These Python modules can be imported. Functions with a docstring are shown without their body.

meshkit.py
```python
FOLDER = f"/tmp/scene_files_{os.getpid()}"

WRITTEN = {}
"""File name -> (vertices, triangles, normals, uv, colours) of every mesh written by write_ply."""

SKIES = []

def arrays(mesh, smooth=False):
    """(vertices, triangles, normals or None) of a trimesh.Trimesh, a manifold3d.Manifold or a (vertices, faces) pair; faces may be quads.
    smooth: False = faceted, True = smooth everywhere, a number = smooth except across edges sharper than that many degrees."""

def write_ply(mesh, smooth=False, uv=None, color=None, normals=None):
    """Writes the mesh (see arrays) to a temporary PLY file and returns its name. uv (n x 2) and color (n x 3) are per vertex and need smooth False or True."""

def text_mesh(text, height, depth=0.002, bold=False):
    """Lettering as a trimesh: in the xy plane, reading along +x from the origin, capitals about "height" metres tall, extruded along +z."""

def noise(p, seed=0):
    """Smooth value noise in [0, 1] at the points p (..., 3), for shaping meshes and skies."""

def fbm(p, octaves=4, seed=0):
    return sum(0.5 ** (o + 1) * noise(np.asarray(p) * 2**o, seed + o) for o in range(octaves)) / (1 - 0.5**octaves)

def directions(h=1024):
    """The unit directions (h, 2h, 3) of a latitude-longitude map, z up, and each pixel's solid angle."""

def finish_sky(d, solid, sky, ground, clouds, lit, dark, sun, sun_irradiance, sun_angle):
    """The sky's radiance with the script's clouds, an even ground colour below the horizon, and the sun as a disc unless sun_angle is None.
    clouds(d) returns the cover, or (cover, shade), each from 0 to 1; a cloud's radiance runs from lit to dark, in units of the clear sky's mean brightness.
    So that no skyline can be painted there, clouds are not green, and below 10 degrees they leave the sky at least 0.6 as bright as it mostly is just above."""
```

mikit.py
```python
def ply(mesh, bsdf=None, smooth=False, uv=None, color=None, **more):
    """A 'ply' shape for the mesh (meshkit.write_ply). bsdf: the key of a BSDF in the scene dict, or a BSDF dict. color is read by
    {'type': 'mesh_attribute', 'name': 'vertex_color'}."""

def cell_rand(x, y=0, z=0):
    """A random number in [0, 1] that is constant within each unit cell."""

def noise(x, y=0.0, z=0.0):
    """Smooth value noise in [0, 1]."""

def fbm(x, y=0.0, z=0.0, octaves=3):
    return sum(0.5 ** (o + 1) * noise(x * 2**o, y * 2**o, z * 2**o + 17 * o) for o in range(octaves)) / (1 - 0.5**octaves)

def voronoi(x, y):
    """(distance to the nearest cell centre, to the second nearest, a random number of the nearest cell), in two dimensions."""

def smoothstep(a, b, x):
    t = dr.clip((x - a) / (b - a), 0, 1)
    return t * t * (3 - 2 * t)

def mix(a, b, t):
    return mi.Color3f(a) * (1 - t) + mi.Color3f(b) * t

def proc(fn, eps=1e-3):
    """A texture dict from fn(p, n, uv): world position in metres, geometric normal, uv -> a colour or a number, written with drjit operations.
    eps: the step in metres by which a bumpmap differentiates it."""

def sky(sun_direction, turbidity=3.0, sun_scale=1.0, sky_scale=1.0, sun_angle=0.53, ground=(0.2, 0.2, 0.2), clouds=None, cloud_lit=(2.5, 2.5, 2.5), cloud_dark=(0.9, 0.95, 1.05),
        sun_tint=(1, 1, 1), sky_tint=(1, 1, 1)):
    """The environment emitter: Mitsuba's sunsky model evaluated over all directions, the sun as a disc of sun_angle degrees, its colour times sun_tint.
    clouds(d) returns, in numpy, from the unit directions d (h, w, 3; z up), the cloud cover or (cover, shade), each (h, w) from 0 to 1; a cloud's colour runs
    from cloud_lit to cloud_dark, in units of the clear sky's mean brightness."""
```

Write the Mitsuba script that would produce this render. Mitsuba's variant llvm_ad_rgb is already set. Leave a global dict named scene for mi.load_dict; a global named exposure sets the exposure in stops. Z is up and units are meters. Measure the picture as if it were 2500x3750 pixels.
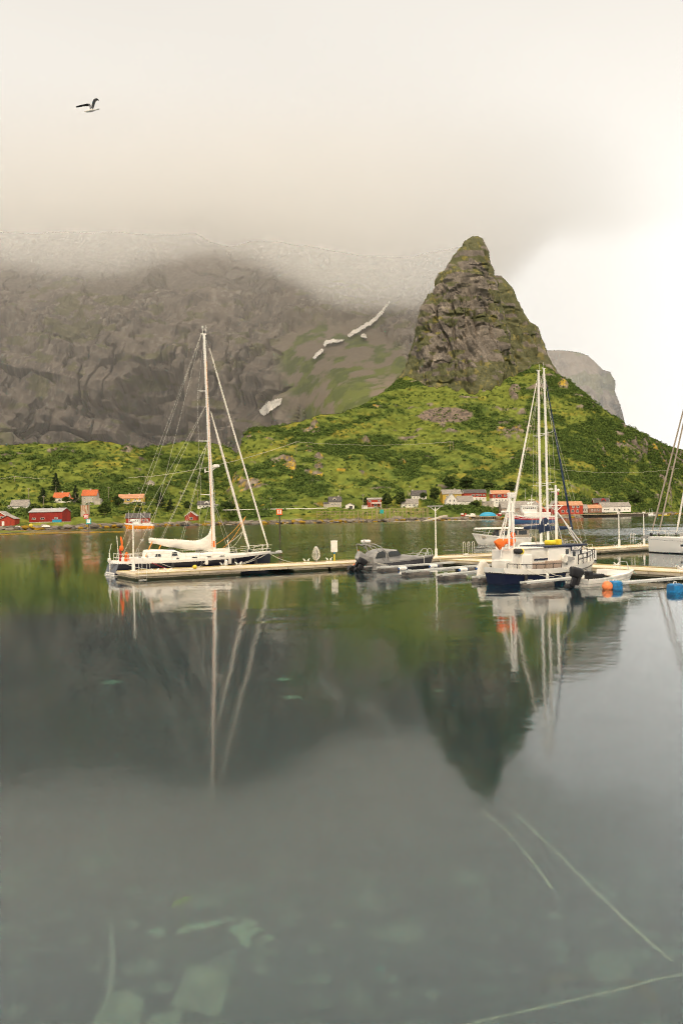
import math
import numpy as np
import trimesh
import drjit as dr
import mitsuba as mi
import mikit
import meshkit
from mikit import proc, noise, fbm, smoothstep, mix, cell_rand

T = mi.ScalarTransform4f
rng = np.random.default_rng(11)
scene, labels = {}, {}

# ---------------------------------------------------------------- camera, sky, exposure
EYE = np.array([0.0, 0.0, 4.2])
PITCH, ROLL = math.atan(13 / 1960.0), math.radians(1.07)
scene['camera'] = {'type': 'perspective', 'fov': 43.603, 'fov_axis': 'x', 'near_clip': 0.2, 'far_clip': 30000.0,
                   'to_world': T().look_at(origin=EYE.tolist(), target=(EYE + [0, math.cos(PITCH), math.sin(PITCH)]).tolist(),
                                           up=[math.sin(ROLL), 0, math.cos(ROLL)])}


def overcast(d):
    """An even cloud deck, thin and bright low on the right (towards the open sea), greyer overhead and to the left."""
    az, el = np.arctan2(d[..., 0], d[..., 1]), np.arcsin(np.clip(d[..., 2], -1, 1))
    glow = np.exp(-((az - 0.34) / 0.34) ** 2 - ((el - 0.13) / 0.26) ** 2)
    n = meshkit.fbm(d * [2.2, 2.2, 4.5], 4, 3) - 0.5
    n2 = meshkit.fbm(d * [7, 7, 13], 3, 8) - 0.5
    low = np.exp(-((el - 0.30) / 0.13) ** 2)
    shade = 0.80 - 0.85 * glow - 0.22 * low + 0.20 * n + 0.05 * n2
    return np.ones(shade.shape), np.clip(shade, 0, 1)


scene['sky'] = mikit.sky([-0.05, -0.68, 0.78], turbidity=3, sun_scale=0.22, sun_angle=24, sun_tint=(1.0, 0.96, 0.88), ground=(0.10, 0.12, 0.11),
                         clouds=overcast, cloud_lit=(1.78, 1.72, 1.60), cloud_dark=(1.09, 1.02, 0.915))
exposure = 3.05


# ---------------------------------------------------------------- materials
def rgb(r, g=None, b=None):
    return {'type': 'rgb', 'value': [r, r if g is None else g, r if b is None else b]}


def mat(key, inner, two=True):
    scene[key] = {'type': 'twosided', 'inner': inner} if two else inner


VERTEX = {'type': 'mesh_attribute', 'name': 'vertex_color'}
mat('m_terrain', {'type': 'diffuse', 'reflectance': VERTEX})
mat('m_leaf', {'type': 'diffuse', 'reflectance': VERTEX})


def plastic(key, c, rough=0.35, spec=0.5):
    mat(key, {'type': 'principled', 'base_color': rgb(*c), 'roughness': rough, 'specular': spec})


def grained(key, c1, c2, freq=(3, 3, 3), rough=0.5, lo=0.35, hi=0.65, spec=0.4, metallic=0.0):
    """A paint or a raw material with blotches of a second colour (dirt, weathering, grain)."""
    f = freq

    def fn(p, n, uv):
        v = fbm(p.x * f[0], p.y * f[1], p.z * f[2], 3)
        return mix(c1, c2, smoothstep(lo, hi, v))
    mat(key, {'type': 'principled', 'base_color': proc(fn), 'roughness': rough, 'specular': spec, 'metallic': metallic})


# ---------------------------------------------------------------- naming
_used = set()


def uniq(key):
    k, i = key, 0
    while k in _used:
        i += 1
        k = f'{key}_{i:03d}'
    _used.add(k)
    return k


class Thing:
    """A top-level thing: its parts are keyed thing__part (thing__part__sub). Parts are given in the thing's own metres and set down by o, u (heading) and z."""

    def __init__(self, name, label, cat, group=None, at=(0, 0, 0), head=(1, 0), kind=None, scale=1.0):
        self.key = uniq(name)
        labels[self.key] = {'label': label, 'category': cat}
        if group:
            labels[self.key]['group'] = group
        if kind:
            labels[self.key]['kind'] = kind
        h = np.array(head, float) / np.hypot(*head)
        self.m = np.eye(4)
        self.m[:3, 0] = [h[0] * scale, h[1] * scale, 0]
        self.m[:3, 1] = [-h[1] * scale, h[0] * scale, 0]
        self.m[2, 2] = scale
        self.m[:3, 3] = [at[0], at[1], at[2] if len(at) > 2 else 0.0]

    def part(self, name, mesh, bsdf, smooth=False, under=None, label=None, stuff=False, color=None):
        k = uniq((under or self.key) + '__' + name)
        if isinstance(mesh, (list, tuple)) and not isinstance(mesh[0], np.ndarray):
            mesh = trimesh.util.concatenate(list(mesh))
        if isinstance(mesh, tuple):
            mesh = trimesh.Trimesh(*mesh, process=False)
        mesh = mesh.copy()
        mesh.apply_transform(self.m)
        scene[k] = mikit.ply(mesh, bsdf, smooth=smooth, color=color)
        if label:
            labels.setdefault(k, {})['label'] = label
        if stuff:
            labels.setdefault(k, {})['kind'] = 'stuff'
        return k


def struct(key, mesh, bsdf, smooth=True, color=None, kind='structure', label=None, cat=None):
    k = uniq(key)
    scene[k] = mikit.ply(mesh, bsdf, smooth=smooth, color=color)
    labels[k] = {'kind': kind}
    if label:
        labels[k]['label'] = label
    if cat:
        labels[k]['category'] = cat
    return k


def grid_faces(nu, nv):
    """Quads of an nu x nv grid of points stored row by row (u rows)."""
    i, j = np.meshgrid(np.arange(nu - 1), np.arange(nv - 1), indexing='ij')
    a = (i * nv + j).ravel()
    return np.stack([a, a + 1, a + nv + 1, a + nv], 1)


def tri(q):
    return np.vstack([q[:, [0, 1, 2]], q[:, [0, 2, 3]]])
# ---------------------------------------------------------------- terrain: ridge lines as (bearing, elevation) surveyed from the quay, each at its own distance
HILL_L = np.array([(-0.5518,0.0966),(-0.3987,0.0917),(-0.3604,0.0935),(-0.3221,0.0938),(-0.2838,0.0947),(-0.2609,0.0917),(-0.2482,0.0873),(-0.2329,0.0845),(-0.2201,0.0884),(-0.1945,0.0889),(-0.1817,0.0917),(-0.1435,0.0895),(-0.1282,0.0836),(-0.1132,0.068),(-0.0932,0.0472)])
HILL_R = np.array([(-0.1400,0.0),(-0.1344,0.0224),(-0.1289,0.0478),(-0.1234,0.0682),(-0.117,0.0859),(-0.1127,0.0976),(-0.1049,0.1066),(-0.0665,0.1095),(-0.046,0.1132),(-0.028,0.1205),(0.0001,0.1226),(0.0279,0.1318),(0.0511,0.1467),(0.0600,0.1535),(0.0700,0.1640),(0.0800,0.1690),(0.0880,0.1660),(0.0980,0.1570),(0.113,0.1520),(0.140,0.1460),(0.164,0.1450),(0.185,0.1490),(0.200,0.1580),(0.2151,0.1660),(0.2280,0.1760),(0.2370,0.1765),(0.2470,0.1715),(0.2584,0.1633),(0.271,0.1558),(0.2835,0.1454),(0.296,0.1334),(0.3086,0.1229),(0.3211,0.1125),(0.3337,0.1035),(0.3438,0.0983),(0.359,0.0913),(0.3691,0.085),(0.3842,0.0781),(0.4015,0.0716),(0.4378,0.0526),(0.4934,0.026),(0.5439,0.0021)])
WALL = np.array([(-0.599,0.346),(-0.3945,0.344),(-0.3563,0.342),(-0.2924,0.342),(-0.2414,0.340),(-0.205,0.338),(-0.180,0.337),(-0.165,0.3355),(-0.157,0.3323),(-0.1495,0.3275),(-0.124,0.3224),(-0.0882,0.3255),(-0.0702,0.3265),(-0.045,0.322),(0.0,0.314),(0.05,0.306),(0.0902,0.304),(0.1207,0.310),(0.147,0.315),(0.1774,0.31)])
HEAD = np.array([(0.2161,0.1973),(0.2446,0.1921),(0.2615,0.1918),(0.2722,0.1906),(0.2819,0.1889),(0.292,0.1851),(0.2995,0.1783),(0.3095,0.1679),(0.3182,0.1652),(0.322,0.1559),(0.3228,0.1431),(0.3276,0.1302),(0.3315,0.1174),(0.3347,0.102),(0.337,0.0902),(0.3408,0.0493),(0.3458,-0.0008)])
PEAK_L = np.array([(0.1594,0.3279),(0.1501,0.3219),(0.1448,0.3128),(0.1369,0.3017),(0.1306,0.2915),(0.1175,0.2749),(0.1121,0.2596),(0.1006,0.247),(0.0975,0.2445),(0.0935,0.2267),(0.0853,0.1987),(0.0772,0.1733),(0.0667,0.1617),(0.0542,0.1466)])
PEAK_R = np.array([(0.1656,0.3283),(0.1721,0.3251),(0.1771,0.3147),(0.1803,0.2993),(0.1827,0.2906),(0.1851,0.2798),(0.1885,0.272),(0.192,0.2453),(0.1953,0.2284),(0.2006,0.2144),(0.2048,0.1949),(0.2104,0.1692),(0.215,0.1436)])
RIDGE_R = np.array([(0.1922,0.2812),(0.1962,0.277),(0.2068,0.2655),(0.2116,0.2526),(0.219,0.2371),(0.2264,0.2262),(0.2315,0.2231),(0.2374,0.2138),(0.2397,0.2035),(0.2441,0.1932),(0.246,0.1829),(0.2509,0.1751),(0.2583,0.1632),(0.2713,0.1477)])


def sstep(a, b, x):
    t = np.clip((x - a) / (b - a), 0, 1)
    return t * t * (3 - 2 * t)


def lerp(a, b, t):
    return np.asarray(a) * (1 - t[..., None]) + np.asarray(b) * t[..., None]


def normals(P):
    """Normals of a grid of points (nu, nv, 3), pointing up or towards the quay."""
    n = np.cross(np.gradient(P, axis=0), np.gradient(P, axis=1))
    n /= np.linalg.norm(n, axis=-1, keepdims=True) + 1e-9
    return n


def ridged(p, octaves, seed):
    s, amp, tot = 0, 0.5, 0
    for o in range(octaves):
        s = s + amp * (1 - np.abs(2 * meshkit.noise(p * 2 ** o, seed + o) - 1))
        tot += amp
        amp *= 0.5
    return s / tot


SHORE_A = [-0.6, -0.40, -0.30, -0.24, -0.20, -0.10, 0.0, 0.08, 0.13, 0.20, 0.28, 0.34, 0.40, 0.56]
SHORE_D = [560, 560, 575, 610, 680, 700, 700, 745, 720, 740, 760, 900, 1150, 1400]


def hill_d(a, e):
    """Distance of the hillside at a bearing and an elevation: gentle by the water, steeper above."""
    ds = np.interp(a, SHORE_A, SHORE_D)
    return ds + np.interp(e, [-0.0075, 0.0, 0.012, 0.03, 0.06, 0.10, 0.15, 0.20], [0, 30, 85, 165, 260, 385, 560, 760])


OUTCROPS = [(-0.062, 0.060, 0.013, 0.019, 0.75), (-0.026, 0.062, 0.007, 0.013, 0.7), (-0.105, 0.047, 0.022, 0.026, 0.55), (-0.03, 0.104, 0.02, 0.012, 0.6), (0.205, 0.098, 0.03, 0.016, 0.6), (0.235, 0.148, 0.012, 0.014, 0.8), (0.205, 0.140, 0.008, 0.010, 0.8), (0.262, 0.150, 0.008, 0.014, 0.7), (0.34, 0.075, 0.025, 0.02, 0.45), (-0.245, 0.075, 0.02, 0.012, 0.55), (-0.375, 0.072, 0.02, 0.012, 0.5), (0.03, 0.086, 0.006, 0.006, 0.7)]
# level ground under the buildings: (x, y, height, radius)
PADS = [(-249, 664, 13.9, 13), (-235, 592, 3.2, 14), (-226, 583, 3.0, 10), (-209, 609, 4.8, 18), (-231, 711, 20.6, 14), (-208, 707, 18.9, 11), (-192.7, 642, 8.6, 7), (-178, 728, 18.0, 16), (-153, 645, 3.0, 13),
        (-126, 720, 4.1, 9), (-122, 785, 14.6, 15), (-7, 793, 14.2, 13), (8, 786, 11.9, 8), (29, 803, 12.1, 14), (78, 865, 21.2, 12), (66, 829, 12.8, 13), (108, 836, 17.3, 15), (108, 800, 11.8, 18), (131, 842, 18.7, 16),
        (154, 831, 14.8, 14), (138, 805, 10.9, 10), (269, 887, 10.4, 12), (-187, 841, 38.5, 7), (228, 810, 3.6, 9), (246, 834, 3.6, 11), (275, 868, 3.4, 16), (295, 870, 3.4, 16), (166, 796, 3.4, 20), (209, 786, 2.6, 18)]


def level(P):
    for x, y, z, r in PADS:
        w = 1 - sstep(r, 1.7 * r, np.hypot(P[..., 0] - x, (P[..., 1] - y) * 0.8))
        P[..., 2] = P[..., 2] * (1 - w) + (z - 0.15) * w
    return P


def hillside(ridge, na, seed, flank):
    a = np.linspace(ridge[0, 0], ridge[-1, 0], na)
    top = np.interp(a, ridge[:, 0], ridge[:, 1])
    top = top + (0.0035 + 0.011 * flank * sstep(0.06, 0.08, a) * (1 - sstep(0.225, 0.24, a))) * (meshkit.fbm(np.stack([a * 90, a * 0, a * 0 + seed], -1), 4, seed) - 0.5)
    low = -4.2 / np.interp(a, SHORE_A, SHORE_D)
    v = np.concatenate([np.linspace(0, 0.16, 46), np.linspace(0.16, 1, 150)[1:]])
    e = low[:, None] + (top - low)[:, None] * v[None]
    A = np.repeat(a[:, None], len(v), 1)
    d = hill_d(A, e)
    if flank:       # the left end is a rounded bluff that turns away from the quay
        k = np.clip((A - ridge[0, 0]) / 0.05, 0, 1)
        d = d + 130 * (1 - np.sqrt(np.clip(1 - (1 - k) ** 2, 0, 1)))
    else:
        d = d + 60 * sstep(-0.2, -0.12, A)
    P = np.stack([A * d, d, 4.2 + e * d], -1)
    n = normals(P)
    n *= np.sign((n * (EYE - P)).sum(-1, keepdims=True))
    h = P[..., 2]
    up = sstep(2, 45, h)
    big = meshkit.fbm(P / [46, 60, 38], 4, seed + 1) - 0.5
    knob = np.clip(ridged(P / [60, 70, 45], 4, seed + 2) - 0.60, 0, 1)
    for ba, be, ra, re, k in OUTCROPS:
        g = np.exp(-(((A - ba) / ra) ** 2 + ((e - be) / re) ** 2) ** 2)
        knob = np.maximum(knob, k * g * np.clip(1.7 * ridged(P / [22, 26, 30], 4, seed + 3) - 0.72, 0, 1))
    fine = meshkit.fbm(P / 6.0, 3, seed + 5) - 0.5
    edge = 1 - sstep(0.93, 1.0, v)[None]
    amp = (17 * big + 17 * knob) * up * edge + fine * (0.6 + 2.4 * up)
    P = level(P + n * amp[..., None])
    back = [P[:, -1] + [0, 40, -9], P[:, -1] + [0, 160, -45]]
    front = [np.stack([a * (d[:, 0] - 40), d[:, 0] - 40, a * 0 - 13], -1), np.stack([a * (d[:, 0] - 6), d[:, 0] - 6, a * 0 - 1.2], -1)]
    P = np.concatenate([np.stack(front, 1), P, np.stack(back, 1)], 1)
    knob = np.pad(knob, ((0, 0), (2, 2)))
    return P, knob


GRASS, GRASS2, GRASS3 = (0.158, 0.190, 0.040), (0.100, 0.142, 0.036), (0.250, 0.220, 0.042)
BUSH, ROCK, ROCK2, LICHEN = (0.050, 0.085, 0.022), (0.255, 0.215, 0.165), (0.150, 0.125, 0.105), (0.42, 0.29, 0.045)


def hill_colour(P, knob, seed, right):
    q = P
    h = P[..., 2]
    n1 = meshkit.fbm(q / [48, 130, 30], 4, seed + 20)
    n2 = meshkit.fbm(q / [12, 34, 8], 4, seed + 24)
    n3 = meshkit.fbm(q / 3.5, 3, seed + 28)
    c = lerp(GRASS, GRASS2, sstep(0.42, 0.60, n1 * 0.6 + n2 * 0.4))
    c = lerp(c, GRASS3, sstep(0.56, 0.66, meshkit.fbm(q / [34, 44, 16], 4, seed + 31)) * sstep(0.35, 0.6, n3) * 0.8)
    b = a_of = P[..., 0] / np.maximum(P[..., 1], 1)
    bushy = sstep(0.47, 0.58, n2 * 0.40 + n1 * 0.60 + 0.10 * right * sstep(0.16, 0.30, b) - 0.03)
    c = lerp(c, BUSH, bushy * (0.55 + 0.45 * sstep(0.3, 0.6, n3)))
    n = normals(P)
    steep = 1 - np.abs(n[..., 2])
    rock = sstep(0.20, 0.25, knob * 0.9 + (n2 - 0.5) * 0.30 + 0.18 * (steep - 0.62)) * (h > 8)
    rc = lerp(ROCK, ROCK2, sstep(0.4, 0.62, meshkit.fbm(q / [4, 4, 9], 4, seed + 40)))
    rc = lerp(rc, LICHEN, sstep(0.08, 0.14, knob * sstep(-0.14, -0.12, a_of) * (1 - sstep(-0.02, 0.04, a_of)) + 0.3 * sstep(0.60, 0.64, n1)) * sstep(0.46, 0.54, meshkit.fbm(q @ np.array([[1, 0, 0.5], [0, 1, 0], [-0.5, 0, 1.0]]) / [6, 16, 20], 3, seed + 44)) * sstep(0.35, 0.5, n3))
    c = lerp(c, rc, rock)
    # bare shore rock above the tide, rockweed between the tide marks
    j = (n2 - 0.5) * 6 + (n3 - 0.5) * 3
    c = lerp(c, lerp((0.27, 0.235, 0.19), (0.10, 0.088, 0.075), sstep(0.42, 0.6, n3)), 1 - sstep(2.9, 3.3, h + j))
    c = lerp(c, lerp((0.33, 0.20, 0.025), (0.09, 0.07, 0.025), sstep(0.45, 0.65, n3)), 1 - sstep(0.85, 1.1, h + 0.12 * j))
    tuft = sstep(0.3, 0.7, meshkit.fbm(q / [5, 14, 3.5], 4, seed + 50))
    return c * (0.50 + 0.45 * n3 + 0.50 * tuft)[..., None], rock, bushy * (1 - rock) * (h > 5)


P_L, K_L = hillside(HILL_L, 640, 5, False)
C_L, R_L, B_L = hill_colour(P_L, K_L, 5, 0)
P_R, K_R = hillside(HILL_R, 1020, 61, True)
C_R, R_R, B_R = hill_colour(P_R, K_R, 61, 1)
# a fan of bare stones above the middle of the right-hand slope
fan = np.exp(-(((P_R[..., 0] / P_R[..., 1] - 0.125) / 0.034) ** 2 + (((P_R[..., 2] - 4.2) / P_R[..., 1] - 0.118) / 0.0095) ** 2) ** 1.5)
fan = sstep(0.38, 0.5, fan + 0.5 * (meshkit.fbm(P_R / 12, 4, 90) - 0.5))
C_R = lerp(C_R, lerp((0.24, 0.19, 0.15), (0.12, 0.10, 0.085), sstep(0.4, 0.6, meshkit.fbm(P_R / 3.0, 3, 93))), fan)
R_R = np.maximum(R_R, fan)
for key, P, c in (('low_hill', P_L, C_L), ('green_hill', P_R, C_R)):
    struct(key, (P.reshape(-1, 3), grid_faces(*P.shape[:2])), 'm_terrain', color=np.clip(c.reshape(-1, 3), 0, 1))

B_R = B_R * (1 - fan)


def leaf_cloud(centres, radii, n, size, col, r):
    """Many small leafy triangles spread through lumpy crowns: (mesh, colours)."""
    m = len(centres)
    d = r.normal(size=(m, n, 3))
    d /= np.linalg.norm(d, axis=-1, keepdims=True)
    d[..., 2] = np.abs(d[..., 2]) * 0.9 + d[..., 2] * 0.1
    rad = r.uniform(0.45, 1.0, (m, n, 1)) ** 0.5
    p = centres[:, None] + d * rad * radii[:, None]
    u = r.normal(size=(m, n, 3))
    u -= (u * d).sum(-1, keepdims=True) * d * 0.75
    u /= np.linalg.norm(u, axis=-1, keepdims=True)
    w = np.cross(d + 0.5 * r.normal(size=d.shape), u)
    w /= np.linalg.norm(w, axis=-1, keepdims=True)
    s = size * r.uniform(0.6, 1.3, (m, n, 1))
    v = np.stack([p + u * s, p - 0.5 * u * s + 0.8 * w * s, p - 0.5 * u * s - 0.8 * w * s], 2).reshape(-1, 3)
    c = np.repeat((col[:, None] * r.uniform(0.75, 1.3, (m, n, 1))).reshape(-1, 3), 3, 0)
    return (v, np.arange(len(v)).reshape(-1, 3)), c


def sow(P, B, count, seed):
    r = np.random.default_rng(seed)
    P, B = P[:, 2:-2], B[:, 2:-2]
    area = np.linalg.norm(np.cross(P[1:, :-1] - P[:-1, :-1], P[:-1, 1:] - P[:-1, :-1]), axis=-1)
    w = (area * (0.055 + B[:-1, :-1] ** 1.5)).ravel() * (P[:-1, :-1, 2].ravel() > 6)
    i = r.choice(len(w), count, p=w / w.sum())
    b = B[:-1, :-1].ravel()[i]
    c = P[:-1, :-1].reshape(-1, 3)[i] + r.normal(size=(count, 3)) * [0.8, 0.8, 0]
    size = r.uniform(0.7, 1.6, count) + 2.6 * r.uniform(0, 1, count) ** 3 + 1.2 * b * r.uniform(0, 1, count)
    rad = np.stack([size * r.uniform(0.9, 1.5, count), size * r.uniform(0.9, 1.5, count), size * r.uniform(0.8, 1.25, count)], 1)
    t = r.uniform(0, 1, count)
    col = lerp((0.060, 0.100, 0.030), (0.150, 0.205, 0.050), t ** 1.2)
    return c, rad, col


parts = [sow(P_L, B_L, 8200, 71), sow(P_R, B_R, 19000, 72)]
m_, c_ = leaf_cloud(*[np.concatenate([p[k] for p in parts]) for k in (0, 1)], 26, 0.80, np.concatenate([p[2] for p in parts]), np.random.default_rng(73))
struct('shrub_cover', m_, 'm_leaf', smooth=False, color=c_, kind='stuff', label='low green birch and willow scrub growing all over the hillside', cat='shrubs')

from scipy.spatial import cKDTree
_land = np.concatenate([P_L[:, 2:-2].reshape(-1, 3), P_R[:, 2:-2].reshape(-1, 3)])
_tree = cKDTree(_land[:, :2])


def ground(x, y):
    _, i = _tree.query([x, y], k=4)
    return float(np.median(_land[i, 2]))


def rock_cone(levels, aL, aR, d0, depth, seed, na=740, crag=1.0):
    """A rock tower closed all round: at each elevation a ring between its two outlines, bulging towards the quay."""
    phi = np.linspace(0, 2 * np.pi, na)
    phi = phi - 0.55 * np.sin(phi - np.pi / 2 + np.pi) * 0  # even spacing
    e = levels[:, None]
    l, r = np.interp(levels, aL[::-1, 1], aL[::-1, 0])[:, None], np.interp(levels, aR[::-1, 1], aR[::-1, 0])[:, None]
    mid, hw = (l + r) / 2, (r - l) / 2
    cphi, sphi = np.cos(phi)[None], np.sin(phi)[None]
    d = d0 - depth * hw * d0 * np.sign(sphi) * np.abs(sphi) ** 0.8
    a = mid + hw * cphi
    d = d + 0 * a
    P = np.stack([a * d, d, 4.2 + e * d], -1)
    n = normals(P)
    ctr = np.stack([mid * d0, d0 + 0 * mid, 4.2 + e * d0 - 60], -1)
    n *= np.sign((n * (P - ctr)).sum(-1, keepdims=True))
    q = P @ np.array([[1, 0.25, 0.0], [0, 1, 0], [0.18, 0, 1.0]])
    s = np.minimum(1, hw * d0 / 60)
    but = meshkit.fbm(q / [70, 70, 210], 3, seed) - 0.5
    crack = ridged(q / [24, 24, 95], 6, seed + 4)
    ledge = meshkit.fbm(q / [50, 50, 16], 4, seed + 9) - 0.5
    line = sstep(0.88, 0.965, 1 - np.abs(2 * meshkit.fbm(q / [30, 30, 130], 4, seed + 30) - 1)) * sstep(0.40, 0.55, meshkit.fbm(q / [60, 60, 90], 3, seed + 33))
    line = np.maximum(line, 0.8 * sstep(0.90, 0.97, 1 - np.abs(2 * meshkit.fbm(q / [85, 85, 30], 4, seed + 36) - 1)) * sstep(0.45, 0.6, meshkit.fbm(q / [70, 70, 60], 3, seed + 39)))
    fine = ridged(q / [7, 7, 16], 3, seed + 14)
    front = sstep(0.05, 0.5, np.abs(sphi))
    amp = (70 * but * front + 19 * (0.62 - crack) * (0.3 + 0.7 * front) + 7 * ledge - 8 * line * front + 4.5 * (0.55 - fine)) * s * crag
    P = P + n * amp[..., None]
    P[:, -1] = P[:, 0]
    return P, line, fine


def rock_colour(P, crack, fine, seed, green, warm=1.0):
    n1 = meshkit.fbm(P / [22, 22, 60], 4, seed + 1)
    n2 = meshkit.fbm(P / [6, 6, 14], 4, seed + 2)
    n3 = meshkit.fbm(P / 2.6, 2, seed + 3)
    c = lerp((0.225, 0.198, 0.170), (0.155, 0.138, 0.122), sstep(0.40, 0.60, n1))
    c = lerp(c, (0.30, 0.262, 0.22), sstep(0.56, 0.66, n2 * 0.6 + meshkit.fbm(P / [40, 40, 24], 3, seed + 6) * 0.4))
    g = 0.7 * sstep(0.46, 0.54, meshkit.fbm(P / [24, 24, 12], 6, seed + 8) + green)
    gc = lerp((0.118, 0.130, 0.042), (0.080, 0.098, 0.036), sstep(0.4, 0.6, n3))
    gc = lerp(gc, (0.21, 0.19, 0.035), sstep(0.58, 0.66, n2))
    c = lerp(c, gc, g)
    return c * (0.80 + 0.4 * n3[..., None])


lev = np.concatenate([np.linspace(0.125, 0.31, 480), np.linspace(0.31, 0.3279, 46)[1:]])
PL2, PR2 = np.vstack([PEAK_L, [(0.045, 0.12)]]), np.vstack([PEAK_R, [(0.222, 0.12)]])
P, ck, fn_ = rock_cone(lev, PL2, PR2, 1490, 0.95, 200)
av, ev = P[..., 0] / P[..., 1], (P[..., 2] - 4.2) / P[..., 1]
lft = 0.16 * (1 - sstep(0.0, 0.030, av - np.interp(ev, PL2[::-1, 1], PL2[::-1, 0])))
rgt = 0.13 * sstep(-0.030, 0.0, av - np.interp(ev, PR2[::-1, 1], PR2[::-1, 0]))
foot = 0.22 * (1 - sstep(0.150, 0.205, ev))
c = rock_colour(P, ck, fn_, 210, -0.105 + lft + rgt + foot)
P = np.concatenate([P, np.repeat(P[-1:].mean(1, keepdims=True), P.shape[1], 1)], 0)
c = np.concatenate([c, c[-1:]], 0)
struct('rock_peak', (P.reshape(-1, 3), grid_faces(*P.shape[:2])), 'm_terrain', color=np.clip(c.reshape(-1, 3), 0, 1))

lev = np.linspace(0.125, 0.2812, 240)
RL = np.array([(0.180, 0.2812), (0.15, 0.25), (0.12, 0.20), (0.10, 0.16), (0.09, 0.12)])
P, ck, fn_ = rock_cone(lev, RL, np.vstack([RIDGE_R, [(0.295, 0.12)]]), 1660, 0.8, 300, na=320, crag=0.8)
c = rock_colour(P, ck, fn_, 310, 0.13)
P = np.concatenate([P, np.repeat(P[-1:].mean(1, keepdims=True), P.shape[1], 1)], 0)
c = np.concatenate([c, c[-1:]], 0)
struct('back_ridge', (P.reshape(-1, 3), grid_faces(*P.shape[:2])), 'm_terrain', color=np.clip(c.reshape(-1, 3), 0, 1))


def wall_d(a, e):
    """The great rock wall: steep at its foot, leaning back above, with a scree cone spilling out between it and the peak."""
    d = 2330 + np.interp(e, [0.03, 0.10, 0.19, 0.24, 0.30, 0.37], [-40, 0, 70, 190, 400, 620])
    w = np.exp(-((a - 0.035 + 0.30 * (e - 0.12)) / 0.085) ** 2)
    d = d - w * 640 * (1 - sstep(0.06, 0.28, e))
    w2 = np.exp(-((a - 0.10) / 0.045) ** 2)
    d = d - w2 * 230 * (1 - sstep(0.20, 0.33, e))
    w3 = np.exp(-((a + 0.43) / 0.055) ** 2)
    return d - w3 * 330 * (1 - sstep(0.06, 0.20, e))


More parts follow.
